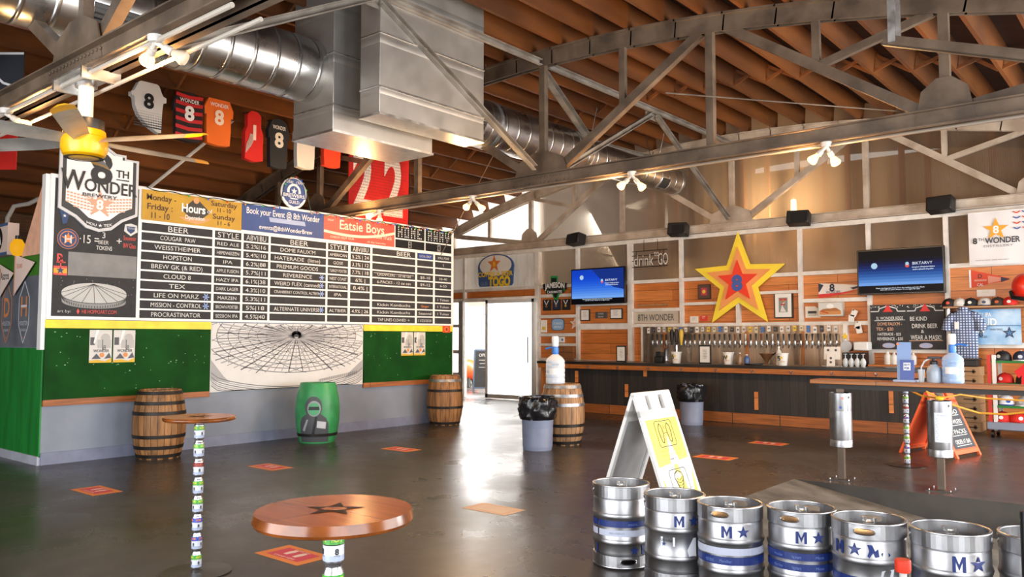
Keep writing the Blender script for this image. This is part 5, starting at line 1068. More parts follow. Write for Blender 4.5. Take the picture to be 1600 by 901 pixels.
# speakers on the truss
spk = None
for i, (px, py) in enumerate(((900, 375), (1060, 361), (1248, 343), (1470, 324))):
    x = aty(px, py, 15.7).x; z = 3.9
    m = MB(); m.box((0, 0, 0), (.42, .26, .26), 0, Matrix.Rotation(R_(-12), 3, 'X') @ Matrix.Rotation(R_((-12, 10, 8, -6)[i]), 3, 'Z')); t = thing('speaker', ['black speaker on the whitewashed truss above the left television', 'black speaker on the whitewashed truss above the neon sign', 'black speaker on the whitewashed truss above and right of the star', 'black speaker on the whitewashed truss above the right television'][i], 'speaker', (x, 15.7, z), 'speakers on the bar truss')
    m.v = [v + Vector(t.location) for v in m.v]; m.build('cabinet', flat('#1f1d1c', .5), t, bev=.02); MB().bx(x - .04, x + .04, 15.78, 15.92, z - .04, z + .06).build('wall_bracket', black, t); F = Fr((x, 15.55, z), (1, 0, 0), (0, .2, 1)); MB().rect(F, -.18, .18, -.1, .1, 0).build('grille', flat('#121212', .8), t)

# ---------------------------------------------------------------- things on the bar
CT = 1.075
def onbar(px, y=14.5): return aty(px, 560, y).x
def stand_frame(px, w, h, lab, y=14.3):
    x = onbar(px, y); t = thing('menu_stand', lab, 'menu stand', (x, y, CT), 'framed menus on the bar'); MB().box((x, y, CT + h / 2), (w, .03, h)).build('frame', black, t, bev=.004); F = Fr((x, y - .016, CT), (1, 0, 0), (0, 0, 1)); MB().rect(F, -w / 2 + .025, w / 2 - .025, .03, h - .03).build('paper', flat('#d9d8d4'), t); m = MB()
    for i in range(6): m.rect(F, -w * .2 + .01 * (i % 3), w * .2 - .012 * (i % 2), h * .72 - i * h * .085, h * .74 - i * h * .085, .002)
    m.build('lettering', flat('#6f6e6c'), t); MB().box((x, y + .06, CT + .06), (.06, .12, .01), 0, Matrix.Rotation(R_(-40), 3, 'X')).build('easel_back', black, t)
stand_frame(971, .23, .34, 'black framed menu standing on the left part of the bar'); stand_frame(1102, .25, .36, 'black framed menu standing on the bar below the star')
def bucket(px, lab, y=14.45, txt='$5'):
    x = onbar(px, y); t = thing('paper_bucket', lab, 'bucket', (x, y, CT), 'printed buckets on the bar'); MB().lathe([(.075, 0), (.1, .21), (.108, .212), (.108, .222), (.098, .222), (.09, .2), (.07, .02), (0, .02)], (x, y, CT), 24).build('bucket_body', flat('#dfddd8'), t)
    Y = Cy((x, y, CT), lambda b: .0765 + .025 * b / .21, R_(-115)); m = MB(); m.text(Y, txt, -.02, .13, .08, None, .002, 0, off=.03); m.text(Y, '8TH', .06, .07, .03, .08, .002, 1, off=.01); m.rect(Y, .03, .07, .12, .16, .002, 2); m.build('lettering', [flat('#2a2d33'), flat('#c98a2e'), flat('#e8c23c')], t)
bucket(1057, 'printed paper bucket on the bar between the two framed menus'); bucket(1138, 'printed paper bucket just right of the framed menu below the star', txt='8W'); bucket(1223, 'printed paper bucket on the bar right of the copper funnel', txt='P5')
x = onbar(1033); t = thing('coffee_grinder', 'black and chrome coffee grinder on the bar left of the first bucket', 'grinder', (x, 14.6, CT)); MB().bx(x - .16, x + .02, 14.5, 14.7, CT, CT + .12).bx(x - .14, x - .02, 14.52, 14.68, CT + .12, CT + .22).build('body', black, t, bev=.01); MB().lathe([(.06, 0), (.065, .02), (.05, .04), (.05, .26), (.06, .28), (0, .28)], (x + .08, 14.58, CT), 20).build('chrome_canister', steel, t)
x = onbar(1009); t = thing('tap_tower', 'tall dark tap handles at the left end of the tap row', 'tap tower', (x, 15.7, .98)); MB().cyl((x + .05, 15.7, .98), (x + .05, 15.7, 1.5), .03).build('tower', steel, t)
for k in range(3): MB().lathe([(.02, 0), (.035, .1), (.05, .25), (.03, .33), (0, .34)], (x + k * .11, 15.6, 1.42), 10).build('tap_handle', flat(['#1c1a18', '#2a211a', '#d9b23a'][k]), t)
def bottle(px, y, r, h, c, cc, lab, z=CT, name='bottle', cl=None):
    x = aty(px, 560, y).x; t = thing(name, lab, 'bottle', (x, y, z)); MB().lathe([(r * .95, 0), (r, .01), (r, h * .62), (r * .85, h * .72), (r * .4, h * .84), (r * .38, h * .94), (0, h * .94)], (x, y, z), 18).build('bottle_body', cl or flat(c, .3), t); MB().lathe([(r * .45, h * .92), (r * .45, h), (0, h)], (x, y, z), 12).build('cap', flat(cc, .4), t); Y = Cy((x, y, z), r + .001, R_(-120)); MB().rect(Y, -r * .9, r * .9, h * .18, h * .5, .0).build('label_band', flat('#e8e4da'), t)
bottle(1156, 14.4, .045, .22, '#8a6a4a', '#d8d8d8', 'slim brown bottle on the bar right of the second bucket'); bottle(1167, 14.42, .05, .19, '#3e5c90', '#e8e8e8', 'short blue labelled bottle on the bar right of the brown one')
bottle(1217, 14.6, .05, .34, '#cfc9c0', '#e8e2da', 'clear tall squeeze bottle left of the third bucket')
x = onbar(1198, 14.6); t = thing('funnel', 'copper coloured tilted scoop on the bar under the right star foot', 'scoop', (x, 14.6, CT)); MB().lathe([(.02, 0), (.03, .06), (.13, .2), (.135, .21), (.12, .2), (.02, .07), (0, .07)], (x, 14.6, CT), 18).build('cone', mat('copper', (.6, .3, .15), .35, .8), t); MB().tube([(x + .12, 14.6, CT + .18), (x + .2, 14.6, CT + .24), (x + .23, 14.6, CT + .2)], .012, 6).build('handle', black, t)
x = onbar(1187); t = thing('serving_tray', 'black round tray on the bar beside the copper scoop', 'tray', (x - .05, 14.35, CT)); MB().lathe([(.13, 0), (.17, .015), (.17, .025), (.13, .01), (0, .01)], (x - .05, 14.35, CT), 24).build('tray_dish', black, t); MB().lathe([(.17, .025), (.175, .028), (.17, .03)], (x - .05, 14.35, CT), 24).build('rim', steel, t)
def glasscard(px, y, lab, n):
    pass
x = onbar(1293, 14.5); t = thing('card_holder', 'clear stand with printed white cards on the right part of the bar', 'card holder', (x, 14.5, CT)); F = Fr((x, 14.48, CT), (1, 0, 0), (0, .12, 1)); MB().rect(F, -.06, .22, .12, .34, 0, 0, .004).rect(F, -.0, .14, .0, .22, .03, 0, .004).build('card', flat('#e4e0da'), t); m = MB()
for a, b in ((.02, .28), (.15, .28), (.07, .14), (.07, .07)): m.disc(F, a, b, .022, .036, 0, 10)
m.build('printing', flat('#4a4a4e'), t); MB().bx(x - .08, x + .24, 14.45, 14.58, CT, CT + .01).build('base', clear_mat('acrylic', (.85, .87, .88)), t)
gl = clear_mat('clear_glass', (.86, .9, .92), .04, .4)
for i in range(4):
    x = onbar(1321 + i * 9.2, 14.55); t = thing('stem_glass', 'stem glass upturned on the bar, %s of the four beside the espresso machine' % ['leftmost', 'second from left', 'third from left', 'rightmost'][i], 'glass', (x, 14.55, CT), 'glasses at the end of the bar')
    MB().lathe([(.03, 0), (.045, .05), (.047, .09), (.03, .13), (.006, .15), (.006, .2), (.035, .215), (.036, .22), (0, .22)], (x, 14.55, CT), 16).build('bowl', gl, t); MB().lathe([(.02, .01), (.03, .05), (.03, .08), (0, .08)], (x, 14.55, CT), 12).build('label', flat('#8f9299'), t)
x = bw(1335, 535, 15.6)[0]; t = thing('espresso_machine', 'white and chrome machine with a yellow star topper at the end of the tap wall', 'machine', (x, 15.6, .98)); MB().bx(x - .2, x + .18, 15.5, 15.8, .98, 1.3).build('body', black, t, bev=.01); MB().cyl((x - .1, 15.45, 1.42), (x - .1, 15.7, 1.42), .1, n=24).build('round_head', steel, t); MB().bx(x + .02, x + .28, 15.45, 15.7, 1.34, 1.5).build('white_box', flat('#e6e4e0'), t, bev=.02); F = Fr((x - .13, 15.5, 1.6), (1, 0, 0), (0, 0, 1)); MB().star(F, 0, 0, .07, 0, 0, .02).build('star_topper', flat('#f2c21e'), t); MB().cyl((x - .13, 15.51, 1.5), (x - .13, 15.51, 1.58), .01).build('topper_stem', steel, t)
for i, px, py in ((0, 1333, 489), (1, 1329, 497), (2, 1341, 515), (3, 1339, 508)):
    x, z = bw(px, py, 15.9); t = thing('tag_clip', ['white tag pinned highest on the boards left of the chalkboard', 'small white tag pinned below and left of the highest one beside the chalkboard', 'lowest white tag pinned left of the chalkboard above the star topper', 'white tag pinned just above the lowest one left of the chalkboard'][i], 'tag', (x, 15.93, z - .06), 'tags pinned beside the chalkboard'); MB().box((x, 15.95, z), (.1, .03, .13), 0, Matrix.Rotation(R_((25, 5, -10, 15)[i]), 3, 'Y')).build('tag_card', flat('#e9e5de'), t); MB().sphere((x, 15.925, z + .06), .012, 8).build('pin', black, t)
for px, py, r, h, lab in ((1387, 568, .06, .24, 'white bottle on the ledge below the chalkboard, left of the pair'), (1397, 568, .055, .22, 'white bottle on the ledge below the chalkboard, right of the pair'), (1427, 568, .055, .22, 'white bottle on the ledge right of the blue upright stand')): bottle(px, 15.75, r, h, '#e8e4de', '#d2cdc6', lab, 1.09)
t = thing('ledge', 'wooden ledge on the boards below the chalkboard', 'ledge', (-4., 15.8, 1.05)); MB().bx(-4.56, -3.3, 15.66, 15.99, 1.05, 1.085).build('ledge_board', barwood, t); MB().bx(-3.96, -3.9, 15.7, 15.99, .95, 1.05).build('bracket', steel, t)

# ---------------------------------------------------------------- right-hand corner: boxes, plaid shirt, cap rack
bx0 = aty(1478, 640, 15.55).x; bx1 = aty(1532, 640, 15.55).x
for i in range(7):
    o = random.uniform(-.01, .01); z = i * .155; t = thing('cardboard_box', 'flat cardboard box, %s' % ['lowest of the tall stack beside the cap rack', 'second from the floor in the tall stack beside the cap rack', 'third from the floor in the tall stack beside the cap rack', 'middle one of the tall stack beside the cap rack', 'third from the top in the tall stack beside the cap rack', 'second from the top in the tall stack beside the cap rack', 'topmost of the tall stack beside the cap rack'][i], 'box', ((bx0 + bx1) / 2, 15.7, z), 'boxes in the tall stack')
    MB().bx(bx0 + o, bx1 + o, 15.52, 15.95, z, z + .152).build('carton', cardboard, t, bev=.004); F = Fr((0, 15.52, z), (1, 0, 0), (0, 0, 1)); MB().rect(F, bx0 + .28, bx0 + .48, .06, .085, .001).rect(F, bx1 - .1, bx1 - .06, .04, .11, .001).build('printing', flat('#6b5138'), t); MB().bx(bx0 + o + .24, bx0 + o + .3, 15.518, 15.95, z + .1, z + .154).build('tape', flat('#b99468'), t)
t = thing('crate', 'dark crate on top of the cardboard box stack', 'crate', (bx0 + .35, 15.7, 1.086)); MB().bx(bx0 + .05, bx1 - .03, 15.56, 15.92, 1.09, 1.2).build('body', flat('#2a2828'), t, bev=.01); MB().bx(bx0 + .03, bx1 - .01, 15.54, 15.94, 1.2, 1.225).build('lid', flat('#3a3838'), t)
t = thing('display_shirt', 'blue and white plaid short sleeved shirt on a hanger below the cap shelf', 'shirt', (-3.0, 15.72, 1.2)); F = Fr((0, 15.72, 0), (1, 0, 0), (0, 0, 1)); cx, z0 = aty(1506, 520, 15.72).x, 1.2
pl = mat('plaid_cloth', '#c4cad8', .8)
nt = pl.node_tree; b = nt.nodes['Principled BSDF']; tc = nt.nodes.new('ShaderNodeTexCoord'); br = nt.nodes.new('ShaderNodeTexBrick'); br.offset = 0; br.inputs['Scale'].default_value = 1; br.inputs['Brick Width'].default_value = .045; br.inputs['Row Height'].default_value = .045; br.inputs['Mortar Size'].default_value = .009; br.inputs['Mortar Smooth'].default_value = 0
br.inputs['Color1'].default_value = (.58, .64, .76, 1); br.inputs['Color2'].default_value = (.5, .56, .7, 1); br.inputs['Mortar'].default_value = (.06, .09, .2, 1)
sp = nt.nodes.new('ShaderNodeSeparateXYZ'); cb = nt.nodes.new('ShaderNodeCombineXYZ'); nt.links.new(tc.outputs['Object'], sp.inputs[0]); nt.links.new(sp.outputs['X'], cb.inputs['X']); nt.links.new(sp.outputs['Z'], cb.inputs['Y']); nt.links.new(cb.outputs[0], br.inputs['Vector']); nt.links.new(br.outputs['Color'], b.inputs['Base Color'])
m = MB(); rows = [(0, .2), (.25, .205), (.5, .21), (.62, .22), (.75, .215), (.8, .17), (.84, .07)]; vs = []; n = 20
for z, w in rows:
    for i in range(n): a = 2 * PI * i / n; k = 1 + .12 * math.sin(a * 5) * (1 - z / .85); vs.append((cx + w * math.cos(a), 15.76 + .075 * k * math.sin(a), z0 + z))
m.add(vs, [(j_ * n + i, j_ * n + (i + 1) % n, (j_ + 1) * n + (i + 1) % n, (j_ + 1) * n + i) for j_ in range(len(rows) - 1) for i in range(n)]); m.build('shirt_body', pl, t)
for s_ in (-1, 1): MB().tube([(cx + s_ * .15, 15.76, z0 + .77), (cx + s_ * .24, 15.75, z0 + .66), (cx + s_ * .27, 15.74, z0 + .5)], [.07, .075, .085], 12).build('sleeve', pl, t)
MB().lathe([(.06, .82), (.085, .85), (.075, .9), (.06, .88)], (cx, 15.75, z0), 16).build('collar', pl, t); MB().tube([(cx - .18, 15.77, z0 + .8), (cx, 15.77, z0 + .86), (cx + .18, 15.77, z0 + .8)], .012, 6).tube([(cx, 15.77, z0 + .86), (cx, 15.77, z0 + .93), (cx + .03, 15.77, z0 + .96)], .006, 5).build('hanger', black, t); MB().bx(cx - .13, cx - .06, 15.665, 15.68, z0 + .52, z0 + .64).build('price_tag', flat('#ececea'), t)
# cap rack: a wheeled cart with green shelves
rx0 = aty(1549, 620, 14.9).x; rx1 = rx0 + 1.0
t = thing('cap_rack', 'wheeled rack with red posts and green shelves of caps at the right edge', 'rack', (rx0 + .5, 15.0, 0))
RZS = (.25, .51, .86, 1.21)
for x, c in ((rx0, '#c8322a'), (rx0 + .07, '#e4e2de'), (rx1 - .02, '#e4e2de')):
    for y in (14.8, 15.3): MB().bx(x - .025, x + .025, y - .025, y + .025, .12, 1.3).build('post', flat(c), t)
for z in RZS[1:]: MB().bx(rx0, rx1, 14.78, 15.32, z - .035, z).build('shelf_board', flat('#1f7a2c'), t)
MB().bx(rx0 - .05, rx1 + .05, 14.74, 15.36, .13, .25).build('base', flat('#8791a5', .4), t, bev=.01)
for x in (rx0 + .02, rx0 + .62):
    for y in (14.82, 15.28): MB().cyl((x - .02, y, .06), (x + .02, y, .06), .06, n=16).build('wheel', black, t)
CP = [(.12, 3, '#17171a', '#17171a', '#e8e4da', 'black cap on the top green shelf of the cap rack, left one'), (.37, 3, '#202a44', '#d9d9d9', '#c4c8d4', 'navy and white cap on the top green shelf of the cap rack'), (.6, 3, '#9db4d4', '#8fa6c8', '#f2f2f2', 'pale blue cap on the top green shelf at the edge of the photo'),
      (.14, 2, '#e0241e', '#c81d18', '#f4ecea', 'red cap on the middle green shelf of the cap rack'), (.4, 2, '#2a1412', '#1a1a1c', '#5a2a22', 'dark cap on the middle green shelf of the cap rack'),
      (.14, 1, '#e9e9ee', '#2a4a9a', '#2a4a9a', 'white cap with blue brim on the lowest green shelf of the cap rack'), (.4, 1, '#a9a9ae', '#c9c9cc', '#d4d4d6', 'grey cap on the lowest green shelf of the cap rack'),
      (.08, 0, '#d8221c', '#b81a16', '#e9e9e9', 'red cap at the left on the base of the cap rack'), (.3, 0, '#e22c22', '#c8261e', '#f0f0f0', 'red cap on top of the heap on the base of the cap rack'), (.5, 0, '#e02a20', '#d8d8dc', '#3a3a3e', 'red and white cap at the right on the base of the cap rack')]
for i, (dx, s_, c, b_, l_, lab) in enumerate(CP): cap((rx0 + dx + .05, 14.98, RZS[s_] + (.0 if i != 8 else .0)), c, b_, lab, ang=-PI / 2 + (i % 3 - 1) * .4, logo=l_, s=1.2, group='caps on the cap rack')
t = thing('display_shirt', 'bright red folded shirt hanging on the right end of the cap rack', 'shirt', (rx0 + .55, 14.7, .7)); x = rx0 + .56; F = Fr((x, 14.7, .75), (1, 0, 0), (0, 0, 1)); MB().poly(F, [(-.12, 0), (.2, 0), (.2, .42), (.05, .45), (-.06, .42), (-.2, .3), (-.14, .2), (-.1, .24)], 0, 0, .05).build('shirt_body', flat('#d8262a', .8), t, bev=.015); MB().tube([F(0, .43, .03), F(.05, .47, .03), F(.1, .44, .03)], .012, 6).build('collar', flat('#b81c20', .8), t)
# ================================================================ barrels, bins, tables
oak = plank('oak_staves', '#96693f', '#74502f', 'zx', .085, 4., .6, gap=(.03, .02, .012), gapw=.006); oakg = plank('weathered_staves', '#a17a52', '#7c5a3c', 'zx', .08, 4., .65, gap=(.03, .02, .012), gapw=.006)
hoop = mat('hoop_iron', '#3a3532', .5, .6, col2='#26221f', scale=6); hoopg = mat('hoop_zinc', '#b9bcc0', .35, .8, col2='#86888c', scale=6)
BH, BR = .89, .33
def brad(z): u = (z / BH - .5) * 2; return BR - .07 * u * u
def stave_mat(name, c1, c2, rough=.6):
    """staves by angle around the barrel axis"""
    if name in MC: return MC[name]
    m = bpy.data.materials.new(name); m.use_nodes = True; MC[name] = m; nt = m.node_tree; b = nt.nodes['Principled BSDF']; N = nt.nodes.new; L = nt.links.new
    tc = N('ShaderNodeTexCoord'); gr = N('ShaderNodeTexGradient'); gr.gradient_type = 'RADIAL'; L(tc.outputs['Object'], gr.inputs[0])
    sp = N('ShaderNodeSeparateXYZ'); L(tc.outputs['Object'], sp.inputs[0]); cb = N('ShaderNodeCombineXYZ')
    mu_ = N('ShaderNodeMath'); mu_.operation = 'MULTIPLY'; mu_.inputs[1].default_value = 24; L(gr.outputs['Fac'], mu_.inputs[0]); L(mu_.outputs[0], cb.inputs['Y']); L(sp.outputs['Z'], cb.inputs['X'])
    br = N('ShaderNodeTexBrick'); br.inputs['Scale'].default_value = 1; br.inputs['Brick Width'].default_value = 7; br.inputs['Row Height'].default_value = 1; br.inputs['Mortar Size'].default_value = .05; br.inputs['Mortar Smooth'].default_value = .3
    br.inputs['Color1'].default_value = (*hexc(c1), 1); br.inputs['Color2'].default_value = (*hexc(c2), 1); br.inputs['Mortar'].default_value = (*[q * .25 for q in hexc(c2)], 1); L(cb.outputs[0], br.inputs['Vector'])
    mp = N('ShaderNodeMapping'); mp.inputs['Scale'].default_value = (14, 14, 1.6); L(tc.outputs['Object'], mp.inputs[0]); nz = N('ShaderNodeTexNoise'); nz.inputs['Scale'].default_value = 1.5; nz.inputs['Detail'].default_value = 8; L(mp.outputs[0], nz.inputs['Vector'])
    mr = N('ShaderNodeMapRange'); mr.inputs['From Min'].default_value = .3; mr.inputs['From Max'].default_value = .7; mr.inputs['To Min'].default_value = .45; mr.inputs['To Max'].default_value = 1.25; L(nz.outputs['Fac'], mr.inputs['Value'])
    mx = N('ShaderNodeMixRGB'); mx.blend_type = 'MULTIPLY'; mx.inputs[0].default_value = 1; L(br.outputs['Color'], mx.inputs[1]); L(mr.outputs[0], mx.inputs[2]); L(mx.outputs[0], b.inputs['Base Color']); b.inputs['Roughness'].default_value = rough
    return m
def barrel(x, y, lab, body, hoops, hm, s=1., wall=None):
    t = thing('wooden_barrel', lab, 'barrel', (x, y, 0), 'standing barrels'); n = 22
    pr = [(brad(BH * i / n) * s, BH * i / n) for i in range(n + 1)]; pr = [(0, 0.01)] + pr + [(pr[-1][0] - .02, BH), (pr[-1][0] - .025, BH - .03)]
    MB().lathe(pr, (x, y, 0), 48).build('staves', body, t); MB().lathe([(0, BH - .03), (brad(BH) * s - .022, BH - .03), (brad(BH) * s - .022, BH - .02), (0, BH - .018)], (x, y, 0), 40).build('barrel_head', plank('head_boards', '#7c5a3a', '#664628', 'xy', .09, 2.), t)
    for k, z in enumerate(hoops):
        w = .045; q = hm[k] if isinstance(hm, list) else hm; MB().lathe([(brad(z) * s - .01, z), (brad(z) * s + .006, z), (brad(z + w) * s + .006, z + w), (brad(z + w) * s - .01, z + w)], (x, y, 0), 48).build('hoop', q, t)
    return t
HP = (.02, .13, .27, .57, .70, .83)
barrel(-10.5, 5.33, 'oak barrel with dark hoops against the booth wall behind the small round table', stave_mat('oak_round', '#b07c48', '#7a522c'), HP, hoop)
barrel(-10.5, 10.69, 'oak barrel with one shiny top hoop at the right end of the green wall', stave_mat('oak_round', '#b07c48', '#7a522c'), (.02, .3, .60, .78), [hoop, hoop, hoop, hoopg])
barrel(-7.22, 9.84, 'weathered barrel with shiny hoops behind the near trash can, carrying a water bottle', stave_mat('oak_weathered', '#b58a5f', '#84603f'), HP, [hoop, hoop, hoop, hoopg, hoopg, hoopg])
gb = barrel(-10.25, 7.68, 'green painted barrel with a mural of a suited figure below the dome mural', mat('green_barrel_paint', '#3fa05e', .4, col2='#2c8048', scale=3), (.1,), hoop)
Y = Cy((-10.25, 7.68, 0), lambda b: brad(b) + .002, math.atan2(-7.68, 10.25) - .1); m = MB()
def blob(pts, mi, d): 
    # finely split so that it follows the barrel
    from mathutils.geometry import tessellate_polygon
    bm = bmesh.new(); vv = [bm.verts.new((a, b, 0)) for a, b in pts]; bm.faces.new(vv)
    for _ in range(14):
        lo = min(v.co.x for v in bm.verts) + (_ + 1) * (max(v.co.x for v in bm.verts) - min(v.co.x for v in bm.verts)) / 15
        bmesh.ops.bisect_plane(bm, geom=bm.verts[:] + bm.edges[:] + bm.faces[:], plane_co=(lo, 0, 0), plane_no=(1, 0, 0))
    for k in range(8):
        zs = [v.co.y for v in bm.verts]; lo = min(zs) + (k + 1) * (max(zs) - min(zs)) / 9
        bmesh.ops.bisect_plane(bm, geom=bm.verts[:] + bm.edges[:] + bm.faces[:], plane_co=(0, lo, 0), plane_no=(0, 1, 0))
    bmesh.ops.triangulate(bm, faces=bm.faces[:]); bm.verts.index_update(); m.add([Y(v.co.x, v.co.y, d) for v in bm.verts], [tuple(v.index for v in f.verts) for f in bm.faces], mi); bm.free()
E_ = lambda a, b, r, q, n=28: [(a + r * math.cos(2 * PI * i / n), b + q * math.sin(2 * PI * i / n)) for i in range(n)]
blob([(-.24, .02), (.2, .02), (.2, .3), (.16, .38), (.08, .44), (-.14, .44), (-.22, .38), (-.25, .3)], 0, .001); blob(E_(-.03, .54, .13, .16), 0, .002); blob(E_(-.02, .52, .10, .115), 1, .004); blob(E_(-.02, .515, .085, .095), 2, .006); blob([(-.1, .5), (.06, .5), (.05, .55), (-.09, .55)], 3, .008)
blob([(-.2, .2), (-.13, .36), (-.1, .36), (-.16, .18)], 1, .004); blob([(.03, .34), (.16, .32), (.15, .22), (.02, .24)], 4, .004); blob([(-.06, .1), (.0, .4), (.03, .4), (-.02, .1)], 3, .004)
m.build('figure_painting', [flat('#4b4d50'), flat('#9a9ca0'), flat('#57a877'), flat('#222427'), flat('#c4c6ca')], gb)

bag = mat('bin_liner', '#121214', .22, col2='#1c1c20', scale=9, bump=.6, detail=4); binp = mat('bin_plastic', '#8189a0', .42, col2='#747c92', scale=3)
def bin_(x, y, h, r, lab, seed):
    t = thing('trash_can', lab, 'trash can', (x, y, 0), 'trash cans with black bags'); MB().lathe([(0, 0), (r * .85, 0), (r * .87, .02), (r, h - .04), (r * 1.02, h), (r * .97, h), (r * .9, .05), (0, .05)], (x, y, 0), 40).build('can_body', binp, t)
    rnd = random.Random(seed); ph = [rnd.uniform(0, 6) for _ in range(8)]
    wob = lambda t_, j: 1 + (.03 + .012 * j % 3) * math.sin(5 * t_ + ph[j % 8] + j * .7) * .8 + .018 * math.sin(11 * t_ + ph[(j + 3) % 8] + 2 * j) + .012 * math.sin(19 * t_ + ph[(j + 5) % 8])
    z = h * .58; pr = [(r * 1.0, z + .0), (r * 1.06, z + .01), (r * 1.12, z + h * .08), (r * 1.14, z + h * .15), (r * 1.16, z + h * .21), (r * 1.17, z + h * .27), (r * 1.15, z + h * .33), (r * 1.12, z + h * .39), (r * 1.06, z + h * .43), (r * .98, z + h * .44), (r * .92, z + h * .40), (r * .86, z + h * .25), (0, z + h * .15)]
    MB().lathe(pr, (x, y, 0), 72, wob=wob).build('bin_bag', bag, t, sharp=60)
bin_(-7.13, 9.12, .73, .235, 'grey trash can with a black bag in front of the weathered barrel', 3); bin_(-7.03, 13.55, .72, .225, 'grey trash can with a black bag against the bar front', 8)

# ---------------------------------------------------------------- can column tables
canal = mat('can_aluminium', (.6, .6, .61), .28, .95, col2=(.5, .5, .52), scale=10, rvar=.06)
CAN = [(.0, 0), (.024, .0), (.026, .004), (.031, .012), (.0331, .018), (.0331, .102), (.031, .108), (.027, .117), (.0268, .122), (.0245, .122), (.024, .118), (0, .118)]
LBL = {'g': ('#3d9a34', '#e4d23c'), 'y': ('#4aa03a', '#d8dc5a'), 'r': ('#7c2c20', '#c24a38'), 'b': ('#1f4fae', '#e87a34')}
def canmesh(k):
    c1, c2 = LBL[k]; m = MB(); m.lathe(CAN, (0, 0, 0), 24, mi=0)
    Yc = Cy((0, 0, 0), .0334, 0); n = 24
    def band(z0, z1, mi, a0=0, a1=n): 
        for i in range(a0, a1): p = 2 * PI * i / n * .0334; q = 2 * PI * (i + 1) / n * .0334; m.add([Yc(p, z0), Yc(q, z0), Yc(q, z1), Yc(p, z1)], [(0, 1, 2, 3)], mi)
    band(.02, .038, 5); band(.038, .072, 3); band(.072, .1, 1); band(.069, .072, 2)
    for s_ in range(4):
        a = s_ * PI / 2 * .0334 + .003; m.text(Yc, 'HOPS' if k != 'b' else 'DOME', a + .02, .087, .014, .034, .0006, 2, off=.02); m.text(Yc, '8', a + .02, .05, .018, None, .0006, 4, off=.05); m.text(Yc, 'WONDER', a + .021, .037, .004, .02, .0006, 4); m.rect(Yc, a + .012, a + .03, .024, .031, .0005, 5)
    me = bpy.data.meshes.new('beer_can'); me.from_pydata([tuple(v) for v in m.v], [], m.f)
    for q in (canal, flat(c1, .35), flat(c2, .35), flat('#c6cad4', .35), flat('#24262c'), flat('#9fa9c0', .35)): me.materials.append(q)
    me.polygons.foreach_set('material_index', m.m); me.polygons.foreach_set('use_smooth', [True] * len(m.f)); me.set_sharp_from_angle(angle=R_(35)); return me
CM = {k: canmesh(k) for k in LBL}
tabw = plank('table_veneer', '#cc6410', '#b4540c', 'xy', .6, 3., .2, gap=(.3, .12, .03), gapw=.001, bump=.03, g=(.75, 1.12))
tabe = mat('table_edge', '#8a4a1c', .2, col2='#5d2f10', scale=10)
def cantable(x, y, ztab, R, seq, lab, phase=0, th=.028):
    t = thing('can_table', lab, 'table', (x, y, 0), 'round tables on columns of beer cans')
    m = MB(); m.lathe([(0, 0), (R * .93, 0), (R * .975, .004), (R, .014), (R * .995, .022), (R * .975, th), (0, th + .0002)], (x, y, ztab - th), 64, 1, [1, 1, 1, 1, 1, 0]); m.build('tabletop', [tabw, tabe], t)
    F = Fr((x, y, ztab), RT, fh); m = MB(); m.star(F, 0, .0, R * .4, .0012, 0, 0, .42, 0); m.disc(F, 0, 0, R * .17, .002, 1, 20, R * .09); m.build('inlaid_star', [mat('star_stain', '#2a1408', .5), tabw], t)
    z = ztab - th - .012; MB().cyl((x, y, z), (x, y, ztab - th), .03).build('mounting_plate', hoop, t)
    i = 0
    while z - .122 > .0:
        z -= .122; o = bpy.data.objects.new('beer_can', CM[seq[i % len(seq)]]); COL.objects.link(o); o.parent = t; o.location = (0, 0, z); o.rotation_euler = (0, 0, phase + .35 * math.sin(i * 2.3)); i += 1
    MB().lathe([(.0, 0), (R * .95, 0), (R * .96, .008), (.06, .014), (.034, .016), (.034, z + .001), (0, z + .001)], (x, y, 0), 40).build('base_plate', mat('base_steel', '#55504c', .3, .8), t)
PH = math.atan2(-1, .6)
p = flo(522, 795, 1.02); cantable(p.x, p.y, 1.02, .25, 'ygbgyrbgb', 'larger round wooden table with a star inlay nearest the viewer', PH, .042)
p = flo(312, 650, 1.035); cantable(p.x, p.y, 1.035, .236, 'gyrgybbgyb', 'small round wooden table left of centre on a tall column of beer cans', PH + .4)
p = flo(1418, 727); cantable(p.x, p.y, 1.03, .236, 'bgrbyg', 'round table behind the drink rail showing its can column and steel base disc', PH)

# floor markers
def sticker(i, x, y, lab, pale=False):
    t = thing('floor_sticker', lab, 'floor sticker', (x, y, 0), 'distancing stickers on the floor'); F = Fr((x, y, 0), (1, 0, 0), (0, 1, 0)); w, h = .26, .15
    MB().rect(F, -w, w, -h, h, .001, 0, .0015).build('orange_sheet', flat('#e88a44' if not pale else '#f2c9a4'), t); m = MB(); m.rect(F, -w * .72, w * .72, -h * .66, h * .66, .003, 0)
    if not pale:
        for a, b in ((-.06, .03), (.06, .02)): m.poly(F, [(a - .02, b - .06), (a + .02, b - .06), (a + .03, b + .01), (a + .02, b + .05), (a - .02, b + .05), (a - .03, b)], .004, 1)
        m.text(F, 'STAND HERE', 0, -.075, .022, .24, .004, 1, off=.02); m.text(F, 'THANK YOU', 0, .085, .018, .18, .004, 1, off=.02)
    m.build('printing', [flat('#d9485e' if not pale else '#f6d8bc'), flat('#f6dccb')], t)  # pale variant
